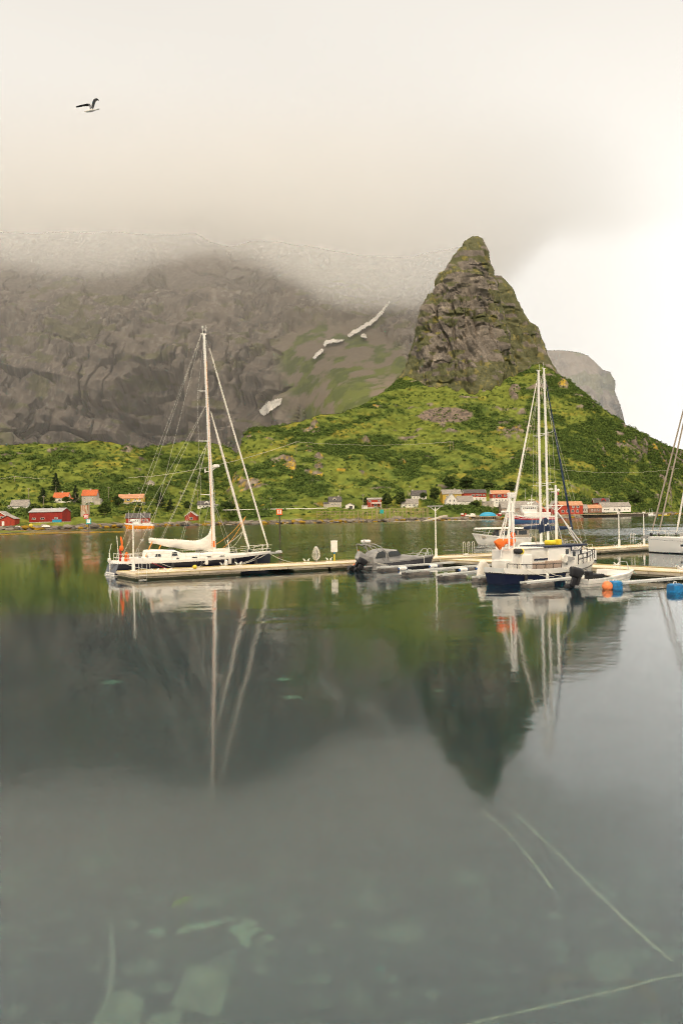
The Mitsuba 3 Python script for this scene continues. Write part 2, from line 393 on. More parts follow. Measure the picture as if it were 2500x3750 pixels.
a = np.linspace(-0.56, 0.17, 980)
crest = np.interp(a, WALL[:, 0], WALL[:, 1]) + 0.006 * (meshkit.fbm(np.stack([a * 30, a * 0, a * 0], -1), 2, 4) - 0.5)
v = np.linspace(0, 1, 400)
e = 0.03 + (crest - 0.03)[:, None] * v[None]
A = np.repeat(a[:, None], len(v), 1)
d = wall_d(A, e)
P = np.stack([A * d, d, 4.2 + e * d], -1)
n = normals(P)
n *= np.sign((n * (EYE - P)).sum(-1, keepdims=True))
scree = np.exp(-(np.clip(np.abs(A - 0.03 + 0.35 * (e - 0.12)) - 0.035, 0, 1) / 0.045) ** 2) * (1 - sstep(0.185, 0.265, e + 0.12 * np.abs(A + 0.01)))
scree = np.maximum(scree, np.exp(-((A + 0.45) / 0.06) ** 2) * (1 - sstep(0.10, 0.15, e)))
hard = 1 - sstep(0.25, 0.6, scree)
q = P @ np.array([[1, 0.0, 0.30], [0, 1, 0], [-0.22, 0, 1.0]])
arch = ridged(q / [210, 210, 120], 3, 402)
but = meshkit.fbm(q / [170, 170, 260], 4, 404) - 0.5
crack = ridged(q / [95, 95, 230], 3, 408)
line = np.maximum(sstep(0.92, 0.98, 1 - np.abs(2 * meshkit.fbm(q / [230, 230, 120], 4, 460) - 1)) * sstep(0.42, 0.55, meshkit.fbm(q / 190, 3, 462)),
                  sstep(0.91, 0.98, 1 - np.abs(2 * meshkit.fbm(q / [36, 36, 240], 4, 464) - 1)) * sstep(0.40, 0.54, meshkit.fbm(q / [130, 130, 170], 3, 466)))
low_ = 1 - 0.75 * sstep(0.17, 0.25, e)
ledge = meshkit.fbm(q / [120, 120, 22], 4, 412) - 0.5
column = ridged(q / [30, 30, 280], 4, 414)
fine = ridged(q / [15, 15, 22], 3, 416)
# the tall alcove in the wall's foot
al = sstep(-0.262, -0.254, A) * (1 - sstep(-0.185, -0.178, A)) * (1 - sstep(0.172, 0.180, e + 0.9 * np.abs(A + 0.215) ** 1.4 + 0.05 * (meshkit.fbm(P / 60, 3, 5) - 0.5)))
al2 = sstep(-0.178, -0.165, A) * (1 - sstep(-0.135, -0.115, A)) * sstep(0.105, 0.110, e) * (1 - sstep(0.124, 0.128, e)) * 0.6
calm = 1 - sstep(0.235, 0.295, e)
amp = hard * (75 * (arch - 0.6) * calm + 80 * but * (1 - 0.6 * sstep(0.28, 0.31, e)) + 20 * (0.62 - crack) * calm - 38 * line * low_ + 22 * (0.6 - column) * calm + 10 * ledge * calm + 4 * (0.55 - fine) * calm - 75 * al - 45 * al2) + (1 - hard) * 10 * but
edge = 1 - sstep(0.97, 1.0, v)[None]
P = P + n * (amp * edge)[..., None]
n1, n2 = meshkit.fbm(q / [60, 60, 200], 4, 420), meshkit.fbm(q / [13, 13, 70], 4, 424)
n3 = meshkit.fbm(P / 7, 2, 428)
c = lerp((0.205, 0.178, 0.155), (0.155, 0.134, 0.120), sstep(0.38, 0.62, n1))
c = lerp(c, (0.255, 0.220, 0.190), 0.8 * sstep(0.55, 0.70, n2))
streak = sstep(0.54, 0.66, meshkit.fbm(q / [8, 8, 170], 4, 432)) * sstep(0.40, 0.6, n1)
c = lerp(c, (0.110, 0.100, 0.095), streak * 0.75)
c = lerp(c, (0.300, 0.265, 0.230), 0.7 * sstep(0.56, 0.68, meshkit.fbm(q / [10, 10, 120], 4, 434)) * sstep(0.42, 0.56, meshkit.fbm(q / [120, 120, 150], 3, 435)))
band = np.exp(-(((A + 0.30) - 1.15 * (e - 0.245)) / 0.035) ** 2) * sstep(0.17, 0.2, e)
g = sstep(0.50, 0.58, meshkit.fbm(P / [55, 55, 36], 6, 436) - 0.065 + 0.13 * band) * hard
c = lerp(c, (0.135, 0.140, 0.055), g * 0.6)
sc = lerp((0.135, 0.160, 0.052), (0.100, 0.125, 0.048), sstep(0.42, 0.58, meshkit.fbm(P / [30, 30, 40], 5, 442)))
sc = lerp(sc, (0.21, 0.178, 0.145), sstep(0.46, 0.60, meshkit.fbm(P / [50, 50, 60], 6, 440) + 1.3 * (e - 0.150)))
c = lerp(c, sc, 1 - hard)
slab = sstep(0.0, 0.006, e - 0.268 - 0.05 * (meshkit.fbm(P / [160, 160, 70], 4, 450) - 0.5))      # an upper layer of plain grey rock
c = lerp(c, np.array((0.185, 0.165, 0.148)) * (0.9 + 0.2 * n3[..., None]), 0.8 * slab)
c = c * (0.92 + 0.16 * n3[..., None])
WALL_P, WALL_A, WALL_E = P.copy(), A, e
P = np.concatenate([P, np.stack([P[:, -1] + [0, 20, -45], P[:, -1] + [0, 900, -600]], 1)], 1)
c = np.concatenate([c, c[:, -2:]], 1)
struct('mountain_wall', (P.reshape(-1, 3), grid_faces(*P.shape[:2])), 'm_terrain', color=np.clip(c.reshape(-1, 3), 0, 1))

# the distant headland beyond the peak
a = np.concatenate([np.linspace(0.2161, 0.318, 150), np.linspace(0.318, 0.3458, 110)[1:]])
crest = np.interp(a, HEAD[:, 0], HEAD[:, 1])
v = np.linspace(0, 1, 220)
e = -0.002 + (crest + 0.002)[:, None] * v[None]
A = np.repeat(a[:, None], len(v), 1)
d = 4700 + 900 * np.clip((e / 0.20), 0, 1) ** 1.3 + 1500 * np.clip((A - 0.30) / 0.0458, 0, 1) ** 2
P = np.stack([A * d, d, 4.2 + e * d], -1)
n = normals(P)
n *= np.sign((n * (EYE - P)).sum(-1, keepdims=True))
crack = ridged(P / [110, 200, 420], 5, 508)
amp = 90 * (0.6 - crack) + 70 * (meshkit.fbm(P / [300, 300, 90], 4, 512) - 0.5)
P = P + n * (amp * (1 - sstep(0.96, 1, v)[None]) * (1 - sstep(0.33, 0.345, A) * 0.7))[..., None]
n1 = meshkit.fbm(P / [120, 120, 300], 4, 520)
c = lerp((0.235, 0.195, 0.155), (0.15, 0.125, 0.10), sstep(0.4, 0.62, n1))
c = lerp(c, (0.13, 0.14, 0.06), sstep(0.5, 0.58, meshkit.fbm(P / [200, 200, 120], 4, 525)) * 0.7)
P = np.concatenate([P, np.stack([P[:, -1] + [0, 700, -60]], 1)], 1)
c = np.concatenate([c, c[:, -1:]], 1)
struct('far_headland', (P.reshape(-1, 3), grid_faces(*P.shape[:2])), 'm_terrain', color=np.clip(c.reshape(-1, 3), 0, 1))
# ---------------------------------------------------------------- water and the sea bed
def waves(p, n, uv):
    """Height of the water in metres: a nearly calm harbour, wind-ruffled beyond the pontoons and in one streak on the right."""
    x, y = p.x, p.y
    w = 0.0034 * fbm(x * 0.8, y * 1.7, 0.3, 3) + 0.0013 * noise(x * 3.1 + 0.6 * y, y * 4.3, 5.0)
    w += 0.010 * noise(x * 0.16, y * 0.23, 9.0) + 0.0075 * noise(x * 0.33, y * 1.05, 3.0) * smoothstep(0.42, 0.66, noise(x * 0.06, y * 0.11, 6.0))
    patch = 0.35 + 1.3 * smoothstep(0.45, 0.7, fbm(x * 0.05, y * 0.022, 2.0, 3))
    far = smoothstep(78.0, 135.0, y + 8.0 * noise(x * 0.05, y * 0.05, 1.0))
    ruffle = noise(x * 1.3, y * 0.75, 2.0) * 0.045 + noise(x * 0.33, y * 0.21, 4.0) * 0.08
    streak = smoothstep(150.0, 162.0, y - 0.10 * x + 5.0 * noise(x * 0.03, y * 0.1, 7.0)) * (1 - smoothstep(205.0, 235.0, y - 0.10 * x + 12.0 * noise(x * 0.04, y * 0.1, 8.0))) * smoothstep(32.0, 58.0, x)
    return w * patch + far * ruffle * (0.6 + patch) + streak * (0.22 * noise(x * 0.8, y * 0.8, 3.0) + 0.10 * noise(x * 1.9, y * 1.7, 6.0))


WATER_IOR = 1.9
scene['sea_water'] = {'type': 'homogeneous', 'sigma_t': {'type': 'rgb', 'value': [0.26, 0.150, 0.165]}, 'albedo': {'type': 'rgb', 'value': [0.02, 0.44, 0.52]}}
scene['m_water'] = {'type': 'bumpmap', 'arbitrary': proc(waves, eps=0.02), 'bsdf': {'type': 'roughdielectric', 'distribution': 'ggx', 'alpha': 0.004, 'int_ior': WATER_IOR, 'ext_ior': 1.0}}
xs = np.concatenate([np.linspace(-7000, -60, 8), np.linspace(-50, 60, 12), np.linspace(80, 7000, 8)])
ys = np.concatenate([[-60, -10], np.linspace(0, 140, 15), [200, 400, 800, 1600, 4000, 9000, 14000]])
G = np.stack(np.meshgrid(xs, ys, [0.0], indexing='ij'), -1)[:, :, 0]
k = struct('water', (G.reshape(-1, 3), grid_faces(len(xs), len(ys))[:, ::-1]), 'm_water', smooth=False)
scene[k]['interior'] = {'type': 'ref', 'id': 'sea_water'}


def bed_z(x, y):
    z = np.interp(y, [0, 7, 10, 14, 20, 40, 70], [-1.4, -1.9, -2.6, -4.6, -8.0, -11.5, -12.3]) - 0.05 * np.clip(x, -8, 8)
    p = np.stack([x, y, 0 * x], -1)
    return z + 0.30 * (meshkit.fbm(p / 1.6, 4, 700) - 0.5) + 0.08 * (ridged(p / 0.5, 3, 705) - 0.5)


xs, ys = np.linspace(-45, 45, 340), np.concatenate([[-12, -6, -2], np.linspace(0, 24, 220), np.linspace(24, 150, 60)[1:]])
G = np.stack(np.meshgrid(xs, ys, indexing='ij'), -1)
P = np.concatenate([G, bed_z(G[..., 0], G[..., 1])[..., None]], -1)
n1, n2 = meshkit.fbm(P / 0.9, 4, 710), meshkit.fbm(P / 0.16, 3, 713)
c = lerp((0.19, 0.185, 0.15), (0.10, 0.105, 0.08), sstep(0.44, 0.58, n1))
c = lerp(c, (0.36, 0.35, 0.27), sstep(0.60, 0.66, n2) * sstep(0.45, 0.6, n1))
struct('sea_bed', (P.reshape(-1, 3), grid_faces(len(xs), len(ys))), 'm_terrain', color=c.reshape(-1, 3))
G = np.array([(x, y, -12.5) for x in (-7200, 7200) for y in (-100, 14500)], float)
mat('m_mud', {'type': 'diffuse', 'reflectance': rgb(0.06, 0.07, 0.06)})
struct('deep_sea_bed', (G, np.array([[0, 2, 3, 1]])), 'm_mud', smooth=False)

# ---------------------------------------------------------------- the cloud that hides the mountain tops, with thin mist under it
CX, CY, CZ = (-1750.0, 1150.0), (1720.0, 3300.0), (40.0, 1640.0)
nx, ny, nz = 120, 50, 120
gx, gy, gz = [lo + (np.arange(m) + 0.5) / m * (hi - lo) for (lo, hi), m in ((CX, nx), (CY, ny), (CZ, nz))]
Zg, Yg, Xg = np.meshgrid(gz, gy, gx, indexing='ij')
ag = Xg / Yg
pg = np.stack([Xg, Yg, Zg], -1)
base_e = np.interp(ag, [-0.6, -0.40, -0.33, -0.26, -0.20, -0.14, -0.09, -0.04, 0.0, 0.06, 0.10, 0.14, 0.20, 0.26],
                   [0.308, 0.304, 0.300, 0.296, 0.304, 0.314, 0.300, 0.272, 0.246, 0.238, 0.240, 0.250, 0.275, 0.315])
el = (Zg - 4.2) / np.minimum(Yg, 2550.0) + 0.022 * (meshkit.fbm(pg / [90, 120, 55], 3, 803) - 0.5) + 0.044 * (meshkit.fbm(pg / [150, 190, 105], 4, 800) - 0.5) + 0.034 * (meshkit.fbm(pg / [380, 420, 300], 2, 806) - 0.5)
dens = sstep(-0.020, 0.040, el - base_e) ** 1.3 * (1 - sstep(0.335, 0.58, el)) ** 1.6
dens *= sstep(1740, 1860, Yg) * (1 - sstep(2500, 2700, Yg)) * sstep(-1750, -1500, Xg) * (1 - sstep(-100, 980, Xg + 150 * (meshkit.fbm(pg / 260, 3, 815) - 0.5)))
mist = 0.070 * (1 - sstep(3000, 3290, Yg)) * sstep(1720, 1760, Yg) * (1 - sstep(900, 1110, Zg)) * (1 - sstep(650, 1140, Xg))
dens = np.maximum(dens, mist) * sstep(-1750, -1690, Xg)
scene['cloud_air'] = {'type': 'heterogeneous', 'albedo': {'type': 'rgb', 'value': [1.0, 1.0, 1.0]}, 'scale': 0.0066, 'phase': {'type': 'hg', 'g': 0.5},
                      'sigma_t': {'type': 'gridvolume', 'grid': mi.VolumeGrid(np.ascontiguousarray(dens[..., None], dtype=np.float32)), 'filter_type': 'trilinear', 'wrap_mode': 'clamp',
                                  'to_world': T().translate([CX[0], CY[0], CZ[0]]).scale([CX[1] - CX[0], CY[1] - CY[0], CZ[1] - CZ[0]])}}
scene['m_air'] = {'type': 'null'}
scene['low_cloud'] = {'type': 'cube', 'to_world': T().translate([(CX[0] + CX[1]) / 2, (CY[0] + CY[1]) / 2, (CZ[0] + CZ[1]) / 2]).scale([(CX[1] - CX[0]) / 2, (CY[1] - CY[0]) / 2, (CZ[1] - CZ[0]) / 2]),
                      'bsdf': {'type': 'ref', 'id': 'm_air'}, 'interior': {'type': 'ref', 'id': 'cloud_air'}}
labels['low_cloud'] = {'kind': 'stuff', 'label': 'low grey cloud lying over the mountain tops', 'category': 'cloud'}
# ---------------------------------------------------------------- shapes
def B(x0, x1, y0, y1, z0, z1):
    v = np.array([(x, y, z) for x in (x0, x1) for y in (y0, y1) for z in (z0, z1)], float)
    f = np.array([[0, 1, 3], [0, 3, 2], [4, 6, 7], [4, 7, 5], [0, 4, 5], [0, 5, 1], [2, 3, 7], [2, 7, 6], [0, 2, 6], [0, 6, 4], [1, 5, 7], [1, 7, 3]])
    return trimesh.Trimesh(v, f, process=False)


def rod(p, q, r0, r1=None, n=8):
    """A round bar from p to q, tapering from r0 to r1, capped."""
    return pipe([p, q], [r0, r0 if r1 is None else r1], n)


def pipe(pts, r, n=6):
    p = np.asarray(pts, float)
    r = np.broadcast_to(np.asarray(r, float), (len(p),))
    t = np.gradient(p, axis=0)
    t /= np.linalg.norm(t, axis=1, keepdims=True) + 1e-12
    up = np.array([0, 0, 1.0]) if np.abs(t[:, 2]).mean() < 0.9 else np.array([1.0, 0, 0])
    a = np.cross(t, up)
    a /= np.linalg.norm(a, axis=1, keepdims=True) + 1e-12
    b = np.cross(t, a)
    ang = np.arange(n) * 2 * np.pi / n
    v = p[:, None] + r[:, None, None] * (np.cos(ang)[None, :, None] * a[:, None] + np.sin(ang)[None, :, None] * b[:, None])
    m = len(p)
    i, j = np.meshgrid(np.arange(m - 1), np.arange(n), indexing='ij')
    q = np.stack([i * n + j, i * n + (j + 1) % n, (i + 1) * n + (j + 1) % n, (i + 1) * n + j], -1).reshape(-1, 4)
    f = tri(q)
    caps = [[0, k + 1, k] for k in range(1, n - 1)] + [[(m - 1) * n, (m - 1) * n + k, (m - 1) * n + k + 1] for k in range(1, n - 1)]
    return trimesh.Trimesh(v.reshape(-1, 3), np.vstack([f, caps]), process=False)


def sag(p, q, s, n=9):
    p, q = np.asarray(p, float), np.asarray(q, float)
    t = np.linspace(0, 1, n)[:, None]
    w = p * (1 - t) + q * t
    w[:, 2] -= (4 * s * t * (1 - t))[:, 0]
    return w


def ball(c, r, sq=(1, 1, 1), sub=2):
    m = trimesh.creation.icosphere(sub, 1.0)
    m.vertices = m.vertices * np.asarray(sq) * r + np.asarray(c)
    return m


def extr(poly, a0, a1, axis='y'):
    """A convex-or-not outline of 2-d points pushed along an axis: 'y': outline in (x, z); 'x': outline in (y, z); 'z': outline in (x, y)."""
    from shapely.geometry import Polygon
    g = Polygon(poly)
    m = trimesh.creation.extrude_polygon(g, a1 - a0, engine='earcut')
    v = m.vertices.copy()
    if axis == 'y':
        m.vertices = np.stack([v[:, 0], a0 + v[:, 2], v[:, 1]], 1)
    elif axis == 'x':
        m.vertices = np.stack([a0 + v[:, 2], v[:, 0], v[:, 1]], 1)
    else:
        m.vertices = v + [0, 0, a0]
    return m


def rounded(x0, x1, y0, y1, z0, z1, r, n=3):
    """A box with its upright and level edges rounded (hull of balls)."""
    pts = []
    s = trimesh.creation.icosphere(1, r).vertices
    for x in (x0 + r, x1 - r):
        for y in (y0 + r, y1 - r):
            for z in (z0 + r, z1 - r):
                pts.append(s + [x, y, z])
    return trimesh.convex.convex_hull(np.vstack(pts))


def loft(rows, close=True, caps=True):
    """A skin over rows of points (each (n, 3)), rows closed into rings if close."""
    v = np.asarray(rows, float)
    m, n = v.shape[:2]
    k = n if close else n - 1
    i, j = np.meshgrid(np.arange(m - 1), np.arange(k), indexing='ij')
    q = np.stack([i * n + j, i * n + (j + 1) % n, (i + 1) * n + (j + 1) % n, (i + 1) * n + j], -1).reshape(-1, 4)
    f = [tri(q)]
    if caps:
        f.append(np.array([[0, c + 1, c] for c in range(1, n - 1)] + [[(m - 1) * n, (m - 1) * n + c, (m - 1) * n + c + 1] for c in range(1, n - 1)]))
    return trimesh.Trimesh(v.reshape(-1, 3), np.vstack(f), process=False)


# ---------------------------------------------------------------- paints
def boards(key, c1, c2, pitch=0.16, rough=0.6):
    def fn(p, n, uv):
        u = p.x * 0.8 + p.y * 0.6
        w = cell_rand(u / pitch, 3.0, 0.0)
        dirt = fbm(p.x * 0.7, p.y * 0.7, p.z * 0.25, 3)
        return mix(c1, c2, 0.55 * w + 0.6 * smoothstep(0.4, 0.7, dirt))
    mat(key, {'type': 'principled', 'base_color': proc(fn), 'roughness': rough, 'specular': 0.3})


boards('m_red', (0.36, 0.035, 0.026), (0.24, 0.028, 0.022))
boards('m_red2', (0.44, 0.060, 0.030), (0.32, 0.045, 0.028))
boards('m_white', (0.86, 0.83, 0.77), (0.72, 0.69, 0.62))
boards('m_yellow', (0.66, 0.45, 0.07), (0.52, 0.35, 0.07))
boards('m_stone', (0.58, 0.53, 0.45), (0.42, 0.38, 0.32))
boards('m_brown', (0.36, 0.18, 0.12), (0.26, 0.14, 0.10))
boards('m_tan', (0.40, 0.31, 0.25), (0.30, 0.24, 0.20))
grained('m_concrete', (0.52, 0.47, 0.38), (0.38, 0.34, 0.27), (0.5, 0.5, 0.9), 0.85)
grained('m_roof_grey', (0.36, 0.33, 0.29), (0.24, 0.22, 0.20), (0.9, 0.9, 2.0), 0.7)
grained('m_roof_metal', (0.42, 0.41, 0.40), (0.31, 0.30, 0.30), (0.4, 0.4, 1.5), 0.45)
grained('m_roof_dark', (0.075, 0.070, 0.070), (0.12, 0.11, 0.105), (0.9, 0.9, 2.0), 0.7)
grained('m_roof_orange', (0.60, 0.155, 0.045), (0.46, 0.125, 0.05), (0.9, 0.9, 2.0), 0.75)
grained('m_roof_peach', (0.56, 0.30, 0.17), (0.47, 0.235, 0.13), (0.9, 0.9, 2.0), 0.75)
grained('m_rust', (0.42, 0.17, 0.07), (0.55, 0.46, 0.36), (0.9, 0.9, 0.2), 0.7, 0.40, 0.52)
grained('m_wood', (0.45, 0.36, 0.21), (0.33, 0.26, 0.16), (3, 3, 1), 0.8)
grained('m_pole', (0.40, 0.34, 0.26), (0.28, 0.24, 0.19), (2, 2, 0.5), 0.8)
grained('m_pile', (0.055, 0.048, 0.040), (0.10, 0.085, 0.060), (2, 2, 1), 0.8)
plastic('m_glass', (0.035, 0.042, 0.050), 0.08, 0.6)
plastic('m_trim', (0.82, 0.80, 0.75), 0.5)
plastic('m_wire', (0.62, 0.58, 0.46), 0.5)


# ---------------------------------------------------------------- the village on the far shore
def house(label, x, y, z, W, h, r, wall, roof, depth=None, yaw=0.0, front='side', wins=(), door=None, chimney=0, base=0.0, trim=None, cat='house', name='house', group=None, dormer=None, shed=None, upper=None, balcony=None, stilts=0, vents=0):
    """x, y: middle of the front wall's foot; W: front width; h: wall height; r: rise of the roof. front: 'side' shows the eaves to the harbour, 'gable' the gable."""
    D = depth or 0.75 * W
    f = np.array([math.cos(yaw), math.sin(yaw)])
    t = Thing(name, label, cat, group, at=(x, y, z), head=f)
    lo = -3.0 if not stilts else 0.0
    if front == 'side':
        prof = [(0, lo), (0, h), (D / 2, h + r), (D, h), (D, lo)]
        body = t.part('wall', extr(prof, -W / 2, W / 2, 'x'), wall)
        o, th = 0.45, 0.28
        k = r / (D / 2)
        slabs = []
        for s in (0, 1):
            e, m = -o if s == 0 else D + o, D / 2
            ze = h - o * k
            pr = [(e, ze + 0.04), (m, h + r + 0.04), (m, h + r + 0.04 + th), (e, ze + 0.04 + th)]
            slabs.append(extr(pr, -W / 2 - 0.5, W / 2 + 0.5, 'x'))
        rf = t.part('roof', slabs, roof)
        if trim:
            for s in (-1, 1):
                a = s * (W / 2 + 0.52)
                t.part('bargeboard', [rod((a, -o, h - o * k), (a, D / 2, h + r), 0.17, n=4), rod((a, D + o, h - o * k), (a, D / 2, h + r), 0.17, n=4)], trim)
    else:
        prof = [(-W / 2, lo), (-W / 2, h), (0, h + r), (W / 2, h), (W / 2, lo)]
        body = t.part('wall', extr(prof, 0, D, 'y'), wall)
        o, th = 0.45, 0.28
        k = r / (W / 2)
        slabs = []
        for s in (-1, 1):
            e = s * (W / 2 + o)
            ze = h - o * k
            slabs.append(extr([(e, ze + 0.04), (0, h + r + 0.04), (0, h + r + 0.04 + th), (e, ze + 0.04 + th)], -0.5, D + 0.5, 'y'))
        rf = t.part('roof', slabs, roof)
        if trim:
            t.part('bargeboard', [rod((s * (W / 2 + o), -0.52, h - o * k), (0, -0.52, h + r), 0.19, n=4) for s in (-1, 1)], trim)
    if base:
        t.part('foundation', B(-W / 2 - 0.12, W / 2 + 0.12, -0.12, D + 0.12, lo - 0.2, base), 'm_concrete')
    if upper:       # cladding of another colour on the upper storey
        t.part('cladding', B(-W / 2 - 0.08, W / 2 + 0.08, -0.08, D + 0.08, upper[0], h - 0.02), upper[1])
    for w in wins:
        wx, wz, ww, wh = w
        fr = t.part('window', [B(wx - ww / 2 - 0.16, wx + ww / 2 + 0.16, -0.20, -0.02, a, b) for a, b in ((wz - wh / 2 - 0.16, wz - wh / 2), (wz + wh / 2, wz + wh / 2 + 0.16))] +
                    [B(a, b, -0.20, -0.02, wz - wh / 2, wz + wh / 2) for a, b in ((wx - ww / 2 - 0.16, wx - ww / 2), (wx + ww / 2, wx + ww / 2 + 0.16), (wx - 0.05, wx + 0.05))], 'm_trim')
        t.part('pane', B(wx - ww / 2, wx + ww / 2, -0.12, 0.01, wz - wh / 2, wz + wh / 2), 'm_glass', under=fr)
    if door:
        dx, dw, dh = door[:3]
        t.part('door', B(dx - dw / 2, dx + dw / 2, -0.14, 0.0, 0.05, dh), door[3] if len(door) > 3 else 'm_trim')
    if chimney:
        cx = chimney if abs(chimney) > 1.01 or chimney < 1 else 0.15 * W
        t.part('chimney', B(cx - 0.5, cx + 0.5, D / 2 - 0.5 if front == 'side' else D * 0.4, D / 2 + 0.5 if front == 'side' else D * 0.4 + 1, h + r - 0.6, h + r + 1.3), 'm_stone', under=rf)
    if dormer:
        dx, dw, dh = dormer
        y0, z0 = D * 0.12, h + r * 0.2
        dm = t.part('dormer', extr([(dx - dw / 2, z0), (dx - dw / 2, z0 + dh), (dx, z0 + dh + dw * 0.38), (dx + dw / 2, z0 + dh), (dx + dw / 2, z0)], y0, D / 2, 'y'), wall, under=rf)
        t.part('dormer_window', B(dx - dw / 4, dx + dw / 4, y0 - 0.1, y0 + 0.02, z0 + 0.5, z0 + dh), 'm_glass', under=rf)
    if shed:        # lower wing beside the house: x, width, height, rise, roof
        sx, sw, sh, sr, sroof = shed[:5]
        sD = D * 0.8
        wg = t.part('wing', extr([(0.3, lo), (0.3, sh), (sD / 2, sh + sr), (sD, sh), (sD, lo)], sx - sw / 2, sx + sw / 2, 'x'), shed[5] if len(shed) > 5 else wall)
        k = sr / (sD / 2)
        t.part('wing_roof', [extr([(-0.1, sh - 0.3 * k), (sD / 2, sh + sr + 0.03), (sD / 2, sh + sr + 0.28), (-0.1, sh - 0.3 * k + 0.25)], sx - sw / 2 - 0.3, sx + sw / 2 + 0.3, 'x'),
                             extr([(sD + 0.3, sh - 0.3 * k), (sD / 2, sh + sr + 0.03), (sD / 2, sh + sr + 0.28), (sD + 0.3, sh - 0.3 * k + 0.25)], sx - sw / 2 - 0.3, sx + sw / 2 + 0.3, 'x')], sroof, under=wg)
    if balcony:
        bx, bw, bz = balcony
        bl = t.part('balcony', B(bx - bw / 2, bx + bw / 2, -1.6, -0.02, bz - 0.2, bz), 'm_trim')
        t.part('balcony_rail', [B(bx - bw / 2, bx + bw / 2, -1.62, -1.52, bz + 0.25, bz + 1.0)], 'm_trim', under=bl)
        for s in (-1, 1):
            t.part('balcony_post', B(bx + s * bw / 2 - 0.1, bx + s * bw / 2 + 0.1, -1.6, -1.4, -1.0, bz), 'm_trim', under=bl)
    if stilts:
        for i in range(int(W / 2.6) + 1):
            for yy in (0.2, D * 0.5):
                t.part('pile', rod((-W / 2 + 0.2 + i * (W - 0.4) / int(W / 2.6), yy, 0.0), (-W / 2 + 0.2 + i * (W - 0.4) / int(W / 2.6), yy, -stilts), 0.16, n=6), 'm_pile')
    for i in range(vents):
        t.part('roof_vent', rod((-W / 2 + (i + 1.2) * W / (vents + 1), D / 2, h + r), (-W / 2 + (i + 1.2) * W / (vents + 1), D / 2, h + r + 0.9), 0.35, n=8), 'm_roof_metal', under=rf)
    return t


def row(n, z, w, h, span, off=0.0):
    return [(off - span / 2 + span * (i + 0.5) / n, z, w, h) for i in range(n)]


house('white house with a grey roof and a low porch, far left above the red barn', -249.4, 660.1, 13.9, 13.1, 4.2, 4.4, 'm_white', 'm_roof_grey', shed=(-7.0, 4.4, 3.4, 1.1, 'm_roof_grey'), wins=[(1.5, 2.2, 1.3, 1.4), (4.2, 2.2, 1.3, 1.4)], door=(-6.8, 1.2, 2.3, 'm_brown'), depth=8)
house('red gabled shed with white windows cut by the left edge of the photo', -236.2, 588.0, 3.3, 13.0, 5.6, 4.1, 'm_red2', 'm_roof_grey', front='gable', depth=12, trim='m_trim', wins=[(2.5, 5.2, 1.6, 1.8), (3.2, 1.9, 1.8, 1.5), (-3, 1.9, 1.8, 1.5)], cat='boathouse', name='boathouse')
house('low red boathouse with a white door, second building from the left edge', -226.4, 578.5, 3.0, 9.6, 4.6, 2.2, 'm_red2', 'm_roof_grey', front='gable', depth=9, trim='m_roof_grey', door=(-3.0, 1.6, 3.0), cat='boathouse', name='boathouse')
house('long dark red barn with a grey metal roof and three white windows', -209.5, 603.9, 4.9, 26.5, 7.2, 2.5, 'm_red', 'm_roof_metal', depth=11, yaw=-0.26, wins=[(-9.3, 2.6, 2.6, 0.9), (-2.2, 2.6, 2.6, 0.9), (8.6, 2.8, 2.6, 0.9)], vents=3, base=0.25, cat='barn', name='barn')
house('white house with a bright orange roof between dark spruces', -232.3, 706.0, 20.7, 12.0, 4.4, 4.2, 'm_white', 'm_roof_orange', shed=(8.2, 5.4, 2.9, 1.0, 'm_roof_orange'), wins=[(-0.6, 2.2, 1.9, 1.6), (3.3, 2.4, 1.9, 1.6)], chimney=0.5, depth=9)
house('tall pale house with an orange roof standing above the rusty silo', -207.6, 702.7, 19.0, 12.0, 7.4, 4.6, 'm_stone', 'm_roof_orange', depth=9, chimney=0.2, shed=(7.2, 4.0, 3.6, 0.8, 'm_roof_grey'), wins=row(3, 5.2, 1.0, 1.2, 10) + row(3, 2.0, 1.0, 1.2, 10))
t = house('long yellow house with a peach tiled roof and a balcony', -178.6, 723.1, 18.1, 21.0, 5.9, 3.4, 'm_yellow', 'm_roof_peach', depth=9, chimney=-2.0, base=2.6, wins=row(2, 4.4, 3.0, 1.4, 9, -4) + row(2, 4.4, 1.4, 1.2, 8, 6), balcony=(5.6, 8.0, 2.9))
house('red boathouse with a dark roof and white gable boards, behind the orange boat', -153.0, 640.0, 3.1, 17.0, 3.8, 3.4, 'm_red2', 'm_roof_dark', depth=9, yaw=0.12, trim='m_trim', chimney=4.5, wins=[(-5.2, 1.9, 1.1, 1.6), (4.6, 1.9, 1.3, 1.5), (7.0, 1.9, 1.1, 1.5)], door=(-1.0, 2.0, 2.8, 'm_red'), cat='boathouse', name='boathouse', stilts=3)
house('small red boathouse with a white window in its gable, left of the yacht mast', -126.2, 714.7, 4.2, 9.8, 3.8, 3.6, 'm_red2', 'm_roof_grey', front='gable', depth=10, trim='m_trim', wins=[(0.3, 1.7, 2.2, 2.0)], cat='boathouse', name='boathouse', stilts=4)
house('white house with a red gable and a dark roof, partly behind the yacht mast', -124.0, 779.6, 14.7, 15.0, 3.7, 3.4, 'm_white', 'm_roof_dark', depth=9, dormer=(0.8, 4.0, 1.2), wins=row(4, 2.0, 1.3, 1.4, 13), shed=(9.0, 5.0, 3.0, 0.8, 'm_roof_grey'))
house('grey stone house with a dark roof and a white dormer above a stone terrace', -5.6, 788.8, 14.3, 11.6, 5.0, 4.4, 'm_stone', 'm_roof_dark', depth=8, yaw=0.10, dormer=(-0.5, 3.4, 1.5), shed=(-8.0, 5.2, 3.0, 1.2, 'm_roof_dark'), chimney=3.4, wins=row(3, 2.4, 1.1, 1.3, 9))
